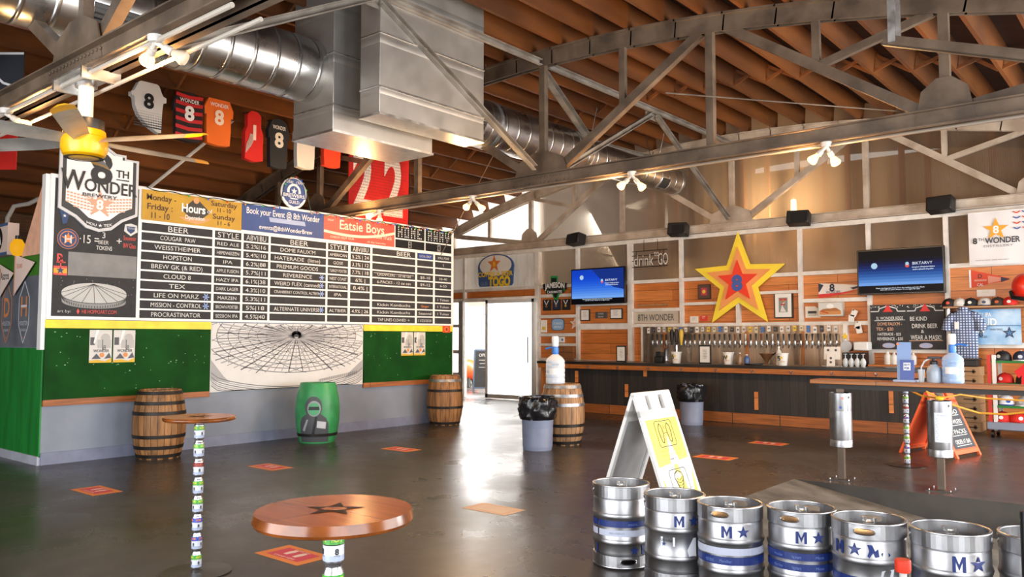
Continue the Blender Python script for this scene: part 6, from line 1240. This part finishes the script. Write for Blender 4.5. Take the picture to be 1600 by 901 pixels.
for i, (x, y, lab, pl_) in enumerate(((-8.7, 3.77, 'orange floor sticker on the dark floor left of the small can table', 0), (-8.66, 5.8, 'orange floor sticker between the small can table and the green barrel', 0), (-8.62, 7.9, 'orange floor sticker nearest the green barrel on its right', 0), (-5.04, 3.58, 'orange floor sticker partly behind the nearest can column', 0), (-4.97, 5.7, 'pale floor sticker left of the kegs', 1), (-4.86, 10.0, 'orange floor sticker just right of the white sign', 0), (-4.89, 11.84, 'farthest orange floor sticker near the bar front', 0))): sticker(i, x, y, lab, pl_)

# ---------------------------------------------------------------- kegs
kegm = mat('keg_steel', (.40, .40, .41), .38, 1., col2=(.31, .31, .33), scale=6, rvar=.05)
blue = flat('#152c70', .45)
KR, KH = .203, .594
def chime(m, c, z0, z1, r, ri, holes, n=48):
    """upright ring wall with oval hand holes cut through it"""
    zc = (z0 + z1) / 2 + .004; hz = (z1 - z0) * .24; ha = .055
    P = lambda a, z, rr: Vector((c[0] + rr * math.cos(a), c[1] + rr * math.sin(a), z)); spans = sorted((a - ha / r * 1.5, a + ha / r * 1.5, a) for a in holes); cur = spans[0][1] if spans else 0; arcs = []
    if spans:
        for i, s_ in enumerate(spans):
            nx = spans[(i + 1) % len(spans)]; e = nx[0] + (2 * PI if i == len(spans) - 1 else 0); arcs.append((s_[1], e))
    else: arcs = [(0, 2 * PI)]
    for a, b in arcs:
        k = max(2, int((b - a) / (2 * PI) * n))
        for i in range(k):
            p, q = a + (b - a) * i / k, a + (b - a) * (i + 1) / k
            m.add([P(p, z0, r), P(q, z0, r), P(q, z1, r), P(p, z1, r)], [(0, 1, 2, 3)]); m.add([P(p, z0, ri), P(q, z0, ri), P(q, z1, ri), P(p, z1, ri)], [(3, 2, 1, 0)])
    for a, b, ac in spans:
        K = 32; W = (b - a) / 2; Hh = (z1 - z0) / 2; zm = (z0 + z1) / 2
        outer = []; inner = []
        for i in range(K):
            t = 2 * PI * i / K; cx, sx = math.cos(t), math.sin(t); f = 1 / max(abs(cx), abs(sx)); outer.append((ac + W * cx * f, zm + Hh * sx * f)); 
            e = 2.8; q = (abs(cx) ** e + abs(sx) ** e) ** (-1 / e); inner.append((ac + ha / r * cx * q, zc + hz * sx * q))
        vo = [P(p, z, r) for p, z in outer] + [P(p, z, r) for p, z in inner]; vi = [P(p, z, ri) for p, z in outer] + [P(p, z, ri) for p, z in inner]; f = [(i, (i + 1) % K, K + (i + 1) % K, K + i) for i in range(K)]
        m.add(vo, f); m.add(vi, [g[::-1] for g in f]); m.add(vo[K:] + vi[K:], [(i, K + i, K + (i + 1) % K, (i + 1) % K) for i in range(K)])
        # rolled edge round the hole
        m.tube([P(p, z, r + .001) for p, z in inner] + [P(inner[0][0], inner[0][1], r + .001)], .0035, 5)
def keg(x, y, face, lab, deco, z=0., ring2=False, holes_top=(-.35,), holes_bot=()):
    t = thing('beer_keg', lab, 'keg', (x, y, z), 'steel kegs in a row'); c = (x, y); m = MB()
    zb = (.19, .375)
    pr = [(0.1833, z + .095), (0.19, z + .10), (0.1928, z + .115)]
    for q in zb: pr += [(0.1928, z + q - .022), (0.1966, z + q - .016), (0.2009, z + q), (0.1966, z + q + .016), (0.1928, z + q + .022)]
    pr += [(0.1928, z + .482), (0.189, z + .497), (0.1824, z + .505)]
    m.lathe([(0, z + .09)] + pr + [(0.1757, z + .508), (.15, z + .525), (.08, z + .537), (0, z + .54)], (x, y, 0), 56); m.build('keg_body', kegm, t)
    for nm, z0, z1, hs in (('top_chime', .503, .585, holes_top), ('bottom_chime', .012, .092, holes_bot)):
        m = MB(); chime(m, c, z + z0, z + z1, 0.196, 0.1865, [face + a for a in hs] + ([face + hs[0] + PI] if hs else []))
        rz_ = z + (z1 if nm == 'top_chime' else z0); m.lathe([(.196, rz_ - .003), (.1995, rz_), (.198, rz_ + .006), (.191, rz_ + .009), (.1845, rz_ + .006), (.1835, rz_), (.1865, rz_ - .003)], (x, y, 0), 56); m.lathe([(.196, z + (z0 if nm == 'top_chime' else z1) + .0), (0.1833, z + (z0 - .006 if nm == 'top_chime' else z1 + .006))], (x, y, 0), 56); m.build(nm, kegm, t)
    m = MB(); m.lathe([(.045, .535), (.045, .545), (.03, .548), (.028, .56), (.033, .562), (.033, .572), (.022, .574), (.02, .56), (0, .56)], (x, y, z), 20)
    for s_ in (-1, 1): m.cyl((x + s_ * .028, y + .006, z + .548), (x + s_ * .028, y + .006, z + .592), .014, n=10)
    m.build('keg_valve', steel, t)
    Yk = Cy((x, y, z), 0.1933, face); deco(t, Yk); return t
def mstar(m, Y, a, b, mi=0, h=.072): letter_m(m, Y, a - .052, b, h, .062, .0035, mi); m.star(Y, a + .045, b, h * .55, .0035, mi)
def band(m, Y, z0, z1, mi, a0=-.3, a1=.3, d=.002):
    k = 24
    for i in range(k): p = a0 + (a1 - a0) * i / k; q = a0 + (a1 - a0) * (i + 1) / k; m.add([Y(p, z0, d), Y(q, z0, d), Y(q, z1, d), Y(p, z1, d)], [(0, 1, 2, 3)], mi)
pale = flat('#b9bfd2', .4); lt = flat('#6f86c4', .4)
def d0(t, Y):
    m = MB(); band(m, Y, .30, .345, 0, -.17, .3); band(m, Y, .30, .345, 0, -.3, -.185); band(m, Y, .235, .28, 1, -.17, .3); band(m, Y, .235, .28, 1, -.3, -.185); m.text(Y, 'AMERISTAR', .08, .32, .014, .07, .004, 2); m.text(Y, 'KEG LOGISTICS', -.03, .258, .014, .1, .004, 3); m.star(Y, .09, .135, .035, .004, 0); m.rect(Y, .15, .17, .1, .17, .003, 0); m.rect(Y, -.2, -.185, .1, .17, .003, 0); m.build('label_band', [blue, pale, lt, flat('#8a93ac')], t)
def d1(t, Y):
    m = MB(); mstar(m, Y, .08, .44); m.rect(Y, -.09, .0, .275, .335, .002, 1); m.text(Y, 'Ubrostar', -.05, .315, .02, .075, .004, 2); m.star(Y, -.07, .29, .016, .004, 0); m.poly(Y, [(.09, .2), (.14, .2), (.14, .33), (.12, .33), (.075, .25)], .002, 1); m.text(Y, 'MICROSTAR', -.06, .545, .016, .12, .002, 3); m.build('sticker', [blue, flat('#dfe3ec'), flat('#22262e'), flat('#8d8f94', .3)], t)
def d2(t, Y):
    m = MB(); mstar(m, Y, .03, .44); band(m, Y, .235, .285, 0); band(m, Y, .295, .34, 1, -.3, .3); m.text(Y, 'MicroStar', -.03, .26, .018, .07, .004, 2); m.text(Y, 'return deposit', -.13, .262, .03, .06, .004, 2); m.build('label_band', [blue, pale, lt], t)
def d3(t, Y):
    m = MB(); mstar(m, Y, .05, .44); band(m, Y, .30, .345, 0); band(m, Y, .235, .28, 0)
    for z in (.322, .257): m.text(Y, 'MicroStar', -.14, z, .016, .06, .004, 1); m.text(Y, 'Keg property', -.03, z, .02, .05, .004, 1); m.text(Y, 'Micro', .1, z, .016, .05, .004, 1)
    m.build('label_band', [blue, lt], t)
def d4(t, Y):
    m = MB(); mstar(m, Y, -.12, .44); m.poly(Y, [(-.01, .475), (.015, .475), (.03, .44), (.045, .455), (.05, .41), (.03, .405), (.02, .43), (.0, .4), (-.01, .41), (.0, .44)], .003, 0); m.poly(Y, [(.06, .43), (.07, .435), (.065, .41)], .003, 0); m.poly(Y, [(.1, .435), (.11, .42), (.1, .41)], .003, 0); band(m, Y, .235, .285, 0, -.3, .3); m.text(Y, 'MicroStar', -.04, .26, .018, .07, .004, 1); m.poly(Y, [(.05, .28), (.12, .28), (.13, .34), (.06, .33)], .002, 2)
    for i in range(6):
        for j_ in range(4): m.disc(Y, .03 + i * .013, .525 + j_ * .012, .004, -.002, 2, 6)
    m.build('label_band', [blue, lt, flat('#c4c6cc', .4)], t)
def d5(t, Y):
    m = MB(); mstar(m, Y, .09, .435, h=.085); m.text(Y, 'MICROSTAR', .05, .545, .018, .14, .002, 1); m.build('sticker', [blue, flat('#8d8f94', .3)], t)
def d6(t, Y):
    m = MB(); m.rect(Y, -.05, .08, .25, .33, .002, 0); m.text(Y, 'KEG', .01, .29, .03, .06, .004, 1); m.build('sticker', [pale, blue], t)
KEG = [(924.5, 1016, 752), (1011.5, 1108, 770), (1089, 1192, 783), (1197, 1306, 790), (1296.5, 1417, 807), (1418, 1547, 822), (1553, 1695, 832)]
KL = ['steel keg with two blue label bands at the left end of the row', 'steel keg with a stuck white label, second from the left end', 'steel keg with a single dark blue band, third from the left end', 'steel keg with twin stacked blue bands in the middle of the row', 'steel keg with a torn M sticker and dotted rim, third from the right end', 'steel keg with a large M and star and plain rim, second from the right end', 'darker steel keg cut off by the right edge of the photo']
px_ = -99
for i, ((a, b, y), dd) in enumerate(zip(KEG, (d0, d1, d2, d3, d4, d5, d6))):
    P = flo((a + b) / 2, y, .558); P.x += (-.028 if i == 1 else .004 * (i - 4) if i > 4 else 0); face = math.atan2(-P.y, -P.x)
    tk = keg(P.x, P.y, face, KL[i], dd, 0., holes_top=[(PI / 2,), (PI / 2,), (-.32,), (-.35,), (-.12,), (PI / 2,), (PI / 2,)][i], holes_bot=[(.25,), (1.2,), (1.2,), (1.2,), (1.2,), (1.2,), (1.2,)][i])
    tk.scale = (1, 1, .94)
p = dep(1411, 893, 3.6); m = MB(); m.lathe([(0, 0), (.03, 0), (.034, .01), (.034, .05), (.03, .055), (0, .055)], p, 16); 
t = thing('keg_cap_post', 'thin pale post with a red cap between the last two kegs', 'post', (p.x, p.y, 0)); MB().cyl((p.x, p.y, 0), (p.x, p.y, p.z), .016).lathe([(0, 0), (.06, 0), (.06, .01), (0, .012)], (p.x, p.y, 0), 16).build('post_rod', flat('#c8c6c2'), t); m.build('red_cap', flat('#e03a22'), t)

p = dep(1606, 850, 3.1); t = thing('black_post', 'black post cut off by the right edge of the photo beside the last keg', 'post', (p.x, p.y, 0)); MB().cyl((p.x, p.y, 0), (p.x, p.y, dep(1606, 800, 3.1).z), .024).build('post_tube', black, t); MB().lathe([(0, 0), (.09, 0), (.09, .01), (.03, .02), (0, .02)], (p.x, p.y, 0), 20).build('post_base', black, t)
# ---------------------------------------------------------------- drink rail on keg posts
RLY = 9.36
rl = thing('drink_rail', 'long wooden drink rail on keg posts at the edge of the sunken dock', 'drink rail', (-1.5, RLY, 0)); zt = 1.10
rw = plank('rail_wood', '#b5702f', '#9c5c22', 'x', .4, 3., .4)
MB().bx(-3.32, 2.4, RLY - .13, RLY + .2, zt - .045, zt).build('rail_top', rw, rl, bev=.004); MB().bx(-3.25, 2.4, RLY - .05, RLY + .1, zt - .1, zt - .045).build('under_beam', flat('#2b2826'), rl)
for i, x in enumerate((-3.03, -2.03, -.6, 1.2)):
    MB().bx(x - .032, x + .032, RLY - .032, RLY + .032, .008, zt - .1).build('post', mat('post_steel', '#6b5c50', .4, .6), rl); MB().bx(x - .13, x + .13, RLY - .13, RLY + .13, 0, .01).build('foot_plate', mat('base_steel', '#55504c'), rl)
    m = MB()
    for a in (-1, 1):
        for b in (-1, 1): m.cyl((x + a * .1, RLY + b * .1, .01), (x + a * .1, RLY + b * .1, .022), .009, n=6)
    m.build('anchor_bolt', steel, rl)
    z0, z1 = (.36, .96) if i == 0 else (.34, .92); r = .118
    k = MB().lathe([(.1, z0), (r, z0 + .005), (r, z0 + .075), (r * .985, z0 + .08), (r, z0 + .085), (r, z1 - .2), (r * .985, z1 - .205 + .0), (r, z1 - .195), (r, z1 - .005), (.11, z1), (.105, z1 - .01), (.03, z1 - .03)], (x, RLY, 0), 40).build('slim_keg', kegm, rl)
    fa = math.atan2(-RLY, -x); Yk = Cy((x, RLY, 0), r + .001, fa); m = MB()
    if i == 0: m.disc(Yk, .02, .90, .014, .002, 1, 10); m.disc(Yk, .0, .8, .016, .002, 2, 10); m.disc(Yk, .1, .91, .012, .001, 3, 10)
    elif i == 1:
        k_ = 10; 
        for q in range(k_): a0 = -.05 + .15 * q / k_; a1 = -.05 + .15 * (q + 1) / k_; m.add([Yk(a0, .5, .002), Yk(a1, .5, .002), Yk(a1, .8, .002), Yk(a0, .8, .002)], [(0, 1, 2, 3)], 0)
        m.text(Yk, 'ATTENTION', .025, .775, .014, .09, .004, 2)
        for q in range(11): m.rect(Yk, -.03 + .006 * (q % 3), .085 - .01 * (q % 2), .735 - q * .021, .741 - q * .021, .004, 2)
        m.disc(Yk, .1, .87, .012, .001, 3, 10)
    if m.v: m.build('notice' if i == 1 else 'sticker', [flat('#e2e8f2'), flat('#e08a7c'), flat('#4a62a8'), black], k)
# rope
m = MB(); A = [dep(1425, 611, 9.0), dep(1440, 618, 8.8), dep(1465, 622, 8.45), dep(1490, 633, 8.6), dep(1530, 645, 8.7), dep(1570, 647, 8.6), dep(1640, 640, 8.4)]
m.tube(A, .011, 6); m.tube([dep(1447, 611, 8.4), dep(1468, 622, 8.35), dep(1500, 616, 8.5), dep(1540, 622, 8.6), dep(1640, 628, 8.4)], .009, 6); t = m.top('rope', flat('#e0a02c', .7), 'yellow orange rope tied round the second rail post and drooping to the right', 'rope')
m = MB(); q = dep(1468, 622, 8.3); m.sphere(q, .03, 10, 0, (1.3, 1, .8)); o = m.build('knot', flat('#f0c022', .7), t)
# things on the rail
def rx(px, y=RLY): return aty(px, 570, y).x
x = rx(1412); t = thing('sanitizer_stand', 'blue upright card stand with a white square on the drink rail', 'stand', (x, RLY + .05, zt)); F = Fr((x, RLY + .03, zt), (1, 0, 0), (0, .06, 1)); MB().rect(F, -.075, .065, .02, .42, 0, 0, .006).build('back_panel', flat('#6f8fc4', .3), t); MB().rect(F, -.035, .1, .0, .23, .02, 0, .03).build('front_panel', flat('#1c3f96', .35), t); m = MB(); m.rect(F, .0, .07, .12, .2, .052, 0); m.text(F, 'DO IT', .035, .178, .024, .055, .055, 1, off=.03); m.text(F, 'FOR', .035, .142, .024, .05, .055, 1, off=.03); m.disc(F, -.065, .4, .015, .01, 2); m.build('lettering', [white, flat('#1c3f96'), flat('#e88a5a')], t); MB().bx(x - .1, x + .12, RLY - .04, RLY + .12, zt, zt + .02).build('foot', flat('#9fb0d0', .4), t)
x = rx(1459); t = thing('pump_jug', 'cloudy grey plastic jug with a black pump on the drink rail', 'jug', (x, RLY, zt)); MB().lathe([(0, 0), (.064, 0), (.07, .012), (.071, .11), (.064, .15), (.042, .175), (.035, .185), (.035, .2), (0, .2)], (x, RLY, zt), 28).build('jug_body', mat('cloudy_plastic', '#a9b4c2', .35, col2='#8b98a8', scale=3), t); MB().lathe([(.04, .19), (.04, .22), (.03, .23), (0, .23)], (x, RLY, zt), 16).cyl((x, RLY, zt + .22), (x, RLY, zt + .25), .016).box((x + .01, RLY, zt + .26), (.13, .05, .025)).build('pump_head', black, t, bev=.004); MB().tube([(x - .04, RLY, zt + .25), (x - .09, RLY, zt + .22), (x - .12, RLY, zt + .16), (x - .125, RLY, zt + .1)], .008, 8).build('spout_tube', flat('#d2d6dc', .3), t)
x = rx(1440); t = thing('plastic_cup', 'clear cup under the pump tube on the drink rail', 'cup', (x - .01, RLY + .02, zt)); MB().lathe([(.025, 0), (.035, .13), (.033, .13), (.024, .005), (0, .005)], (x - .01, RLY + .02, zt), 18).build('cup_wall', gl, t); MB().lathe([(.035, .128), (.037, .131), (.035, .134)], (x - .01, RLY + .02, zt), 18).build('rim', flat('#dfe3ea', .3), t)
wb_ = clear_mat('bottle_plastic', (.50, .66, .88), .08, .42); wbc = clear_mat('bottle_clear', (.82, .88, .94), .08, .42)
def cooler(x, y, z, lab, s, mt):
    t = thing('water_bottle', lab, 'water bottle', (x, y, z), 'water bottles with hand pumps'); r = .135 * s; pr = [(0, 0), (r * .93, 0), (r, .015)]
    for i in range(4): b = .02 + i * .07 * s; pr += [(r, b + .01), (r, b + .05 * s), (r * .965, b + .058 * s), (r * .965, b + .064 * s)]
    h = .31 * s; pr += [(r, h), (r * .96, h + .02), (r * .75, h + .06 * s), (r * .35, h + .1 * s), (r * .22, h + .11 * s), (r * .22, h + .15 * s), (0, h + .15 * s)]
    MB().lathe(pr, (x, y, z), 32).build('bottle', mt, t); MB().lathe([(0, .01), (r * .9, .012), (r * .93, .03), (r * .93, .2 * s), (0, .2 * s)], (x, y, z), 28).build('water', clear_mat('water_tint', (.7, .82, .96), .02, .25), t)
    MB().lathe([(r * .3, h + .1 * s), (r * .36, h + .13 * s), (r * .34, h + .2 * s), (r * .2, h + .22 * s), (0, h + .22 * s)], (x, y, z), 20).tube([(x, y, z + h + .2 * s), (x - .08 * s, y - .02, z + h + .2 * s), (x - .15 * s, y - .03, z + h + .18 * s)] if mt is wbc else [(x, y, z + h + .2 * s), (x + .1 * s, y - .02, z + h + .22 * s), (x + .19 * s, y - .03, z + h + .2 * s)], .014 * s, 8).build('pump_collar', flat('#3f7fd6', .35), t)
    MB().lathe([(r * .2, h + .2 * s), (r * .34, h + .22 * s), (r * .36, h + .27 * s), (r * .36, h + .33 * s), (r * .3, h + .36 * s), (0, h + .36 * s)], (x, y, z), 24).build('pump_top', flat('#e4e8ee', .3), t)
    Yw = Cy((x, y, z), r + .002, math.atan2(-y, -x)); m = MB(); band(m, Yw, .13 * s, .22 * s, 0, -.1 * s, .07 * s, 0); m.text(Yw, 'WATER', 0, .27 * s, .03 * s, .1 * s, .002, 1); m.build('label', [flat('#e9eaea'), flat('#8aa2c4')], t)
cooler(rx(1488), RLY + .02, zt, 'blue water bottle with a white hand pump on the drink rail', .76, wb_)
p = aty(868, 601, 9.76); cooler(p.x, 9.76, BH, 'water bottle with a white hand pump standing on the weathered barrel', 1.05, wbc)

# ---------------------------------------------------------------- folding floor signs
def aframe(P0, rv, nv, L_, Ht, spread, col, lab, deco, inset=None, dark=None, th=.03):
    """P0 near end of the ridge; rv along the ridge, nv towards the printed face"""
    P0 = Vector((P0.x, P0.y, 0)); t = thing('floor_sign', lab, 'floor sign', P0 + rv * L_ / 2, 'folding floor signs'); top = Ht
    for s_, nm in ((1, 'front_panel'), (-1, 'back_panel')):
        up = (nv * (-s_ * spread) + UZ * Ht).normalized(); F = Fr(P0 + nv * (s_ * (spread + .02)), rv if s_ > 0 else rv, up); F.n = F.u.cross(F.v)
        if s_ < 0: F.n = -F.n
        sl = math.hypot(Ht, spread); out = F.n if F.n.dot(nv * s_) > 0 else -F.n; F.n = out; fw = .05
        m = MB()
        def slab(a0, a1, b0, b1, d0, d1, mi=0):
            vs = [F(a, b, d) for d in (d0, d1) for a, b in ((a0, b0), (a1, b0), (a1, b1), (a0, b1))]; m.add(vs, [(3, 2, 1, 0), (4, 5, 6, 7), (0, 1, 5, 4), (1, 2, 6, 5), (2, 3, 7, 6), (3, 0, 4, 7)], mi)
        slab(0, fw, 0, sl * .82, -th, 0); slab(L_ - fw, L_, 0, sl * .82, -th, 0); slab(fw, L_ - fw, sl * .78, sl * .82, -th, 0); slab(fw, L_ - fw, .05, .05 + fw, -th, 0); slab(fw, L_ - fw, .05 + fw, sl * .78, -.012, -.004, 1)
        # handle end: three lugs with two slots
        for a in (0, .36, .74): slab(L_ * a, L_ * (a + .26), sl * .82, sl * 1.0, -th, .0)
        slab(0, L_, sl * .82, sl * .87, -th, 0)
        m.build(nm, [col, inset or col], t)
        if s_ > 0: m = MB(); deco(m, F, L_, sl); m.build('printing', DECO, t)
    MB().cyl(P0 + UZ * Ht + rv * .0, P0 + UZ * Ht + rv * L_, .02, n=12).build('hinge', col, t); return t
wp = flat('#ececea', .4); yl = flat('#ffe95a', .5); DECO = [yl, flat('#f6f6f4'), flat('#2c2c30'), flat('#e0955a')]
def wd(m, F, L_, sl):
    a0, a1 = .045, L_ - .045; b1 = sl * .79; b0 = .09; H_ = b1 - b0; at = lambda f: b0 + H_ * f; xc = L_ / 2
    m.rect(F, a0, a1, b0, b1, .002, 1); m.poly(F, [(a0, at(.47)), (a1, at(.52)), (a1, b1), (a0, b1)], .003, 0); m.poly(F, [(xc + .01, at(.8)), (xc + .1, at(.5)), (xc - .07, at(.47))], .005, 1)
    m.poly(F, [(xc - .02, at(.47)), (xc + .05, at(.47)), (xc + .14, b0), (xc - .08, b0)], .003, 0); m.poly(F, [(a0, at(.36)), (a0, b0), (a0 + .1, b0)], .003, 0); m.poly(F, [(a1, at(.42)), (a1, b0), (a1 - .1, b0)], .003, 0)
    def rr(x0, x1, y0, y1): m.line(F, [(x0 + .02, y0), (x1 - .02, y0), (x1, y0 + .02), (x1, y1 - .02), (x1 - .02, y1), (x0 + .02, y1), (x0, y1 - .02), (x0, y0 + .02), (x0 + .02, y0)], .007, .006, 2)
    rr(xc - .15, xc + .15, at(.68), at(.97)); rr(xc - .15, xc + .15, at(.16), at(.42))
    for s_ in (-1, 1):
        c = xc + s_ * .07; o = [(c - .03, at(.9)), (c, at(.945)), (c + .03, at(.9)), (c + .035, at(.84)), (c + .02, at(.74)), (c, at(.72)), (c - .02, at(.74)), (c - .035, at(.84)), (c - .03, at(.9))]; m.line(F, o, .009, .006, 2)
        for k in range(5): m.rect(F, c - .022, c + .022, at(.76 + k * .022), at(.768 + k * .022), .006, 3)
    m.text(F, '6', xc, at(.9), .04, None, .007, 3, off=.02); m.line(F, [(xc - .03, at(.83)), (xc + .03, at(.83))], .006, .007, 2)
    for k, wd_ in enumerate((.36, .34, .16)): m.text(F, ['PLEASE KEEP AT LEAST SIX FEET', 'OF DISTANCE BETWEEN GUESTS', 'THANK YOU'][k], xc, at(.635 - .05 * k), .022, wd_, .007, 3 if k < 2 else 2)
    f = [(xc - .06, at(.37)), (xc, at(.4)), (xc + .06, at(.37)), (xc + .075, at(.32)), (xc + .06, at(.29)), (xc + .04, at(.22)), (xc, at(.19)), (xc - .04, at(.22)), (xc - .06, at(.29)), (xc - .075, at(.32)), (xc - .06, at(.37))]; m.line(F, f, .009, .007, 2)
    for k in range(3): m.line(F, [(xc - .055, at(.32 - k * .035)), (xc, at(.29 - k * .03)), (xc + .055, at(.32 - k * .035))], .005, .007, 2)
    m.poly(F, [(xc - .05, at(.345)), (xc, at(.39)), (xc + .05, at(.345)), (xc, at(.31))], .006, 1)
    for k, wd_ in enumerate((.34, .3)): m.text(F, ['WEAR A MASK WHEN YOU ARE', 'NOT AT YOUR TABLE'][k], xc, at(.11 - .045 * k), .02, wd_, .007, 3 if k == 0 else 2)
N0 = dep(988, 617, 7.2); ridge = (RT * .38 + fh * .46); ridge = Vector((ridge.x, ridge.y, 0)).normalized(); nv = Vector((ridge.y, -ridge.x, 0))
aframe(N0, ridge, nv, .64, N0.z, .37, wp, 'white folding floor sign with yellow mask and distance notice behind the kegs', wd, mat('inner_grey', '#c4c4c6', .5))
DECO = [flat('#3c3f44', .7), chalkw, flat('#3f4a66'), flat('#e8e8e8')]
def od(m, F, L_, sl):
    m.rect(F, .06, L_ - .06, .12, sl * .77, .001, 0)
    for k, s_ in enumerate(('TO GO', 'CROWLERS', '6 PACKS', 'ORDER AT BAR')): m.text(F, s_, L_ * .5, sl * (.68 - k * .15), .06, L_ * .6, .004, 1, off=.005); m.line(F, [(L_ * .2, sl * (.62 - k * .15)), (L_ * .8, sl * (.625 - k * .15))], .008, .004, 1)
og = flat('#f0693c', .45); N1 = dep(1446, 613, 10.9); rg = (RT * .42 + fh * .32); rg = Vector((rg.x, rg.y, 0)).normalized(); nv = Vector((rg.y, -rg.x, 0))
aframe(N1, rg, nv, .7, N1.z, .37, og, 'orange folding sign with a chalk panel behind the second rail post', od, flat('#e2552c', .5))
# yard things seen through the doorway
q = Vector((-17.9, 19.3, 0)); t = thing('drum_machine', 'rounded orange machine in the yard seen through the doorway', 'machine', q); MB().sphere(q + UZ * .55, .36, 24, 0, (1, 1, .95)).build('drum', flat('#e2572a', .35), t); MB().cyl(q + Vector((-.2, -.2, 0)), q + Vector((-.1, -.1, .4)), .06).cyl(q + Vector((.2, -.2, 0)), q + Vector((.1, -.1, .4)), .06).cyl(q + Vector((0, .3, 0)), q + Vector((0, .15, .4)), .06).build('stand', black, t); MB().cyl(q + Vector((-.15, 0, .8)), q + Vector((-.6, .1, 1.5)), .13, .2).build('chute', flat('#b58a68'), t)
q = Vector((-15.9, 17.75, 0)); t = thing('chalkboard', 'small leaning chalkboard easel in the doorway beside the orange machine', 'chalkboard', q); u = Vector((.9, .42, 0)).normalized(); F = Fr(q, u, Vector((0, 0, 1)) + Vector((-.42, .9, 0)) * .14); MB().rect(F, -.28, .28, .12, 1.2, 0, 0, .03).build('slate_panel', chalk, t); m = MB()
for a, b in (((-.28, .0), (-.28, 1.22)), ((.28, 0), (.28, 1.22)), ((-.28, 1.22), (.28, 1.22)), ((-.28, .12), (.28, .12))): m.beam(F(a[0], a[1], .02), F(b[0], b[1], .02), .04, .05, 0, F.n)
m.beam(F(0, 1.1, -.02), Vector((q.x - .25, q.y + .5, 0)), .04, .04); m.build('frame', flat('#55657c'), t); MB().text(F, 'OPEN', 0, 1.08, .09, .3, .034).line(F, [(-.15, .93), (.15, .93)], .012, .034).line(F, [(-.12, .83), (.14, .83)], .012, .034).line(F, [(-.14, .72), (.1, .72)], .012, .034).build('lettering', chalkw, t)
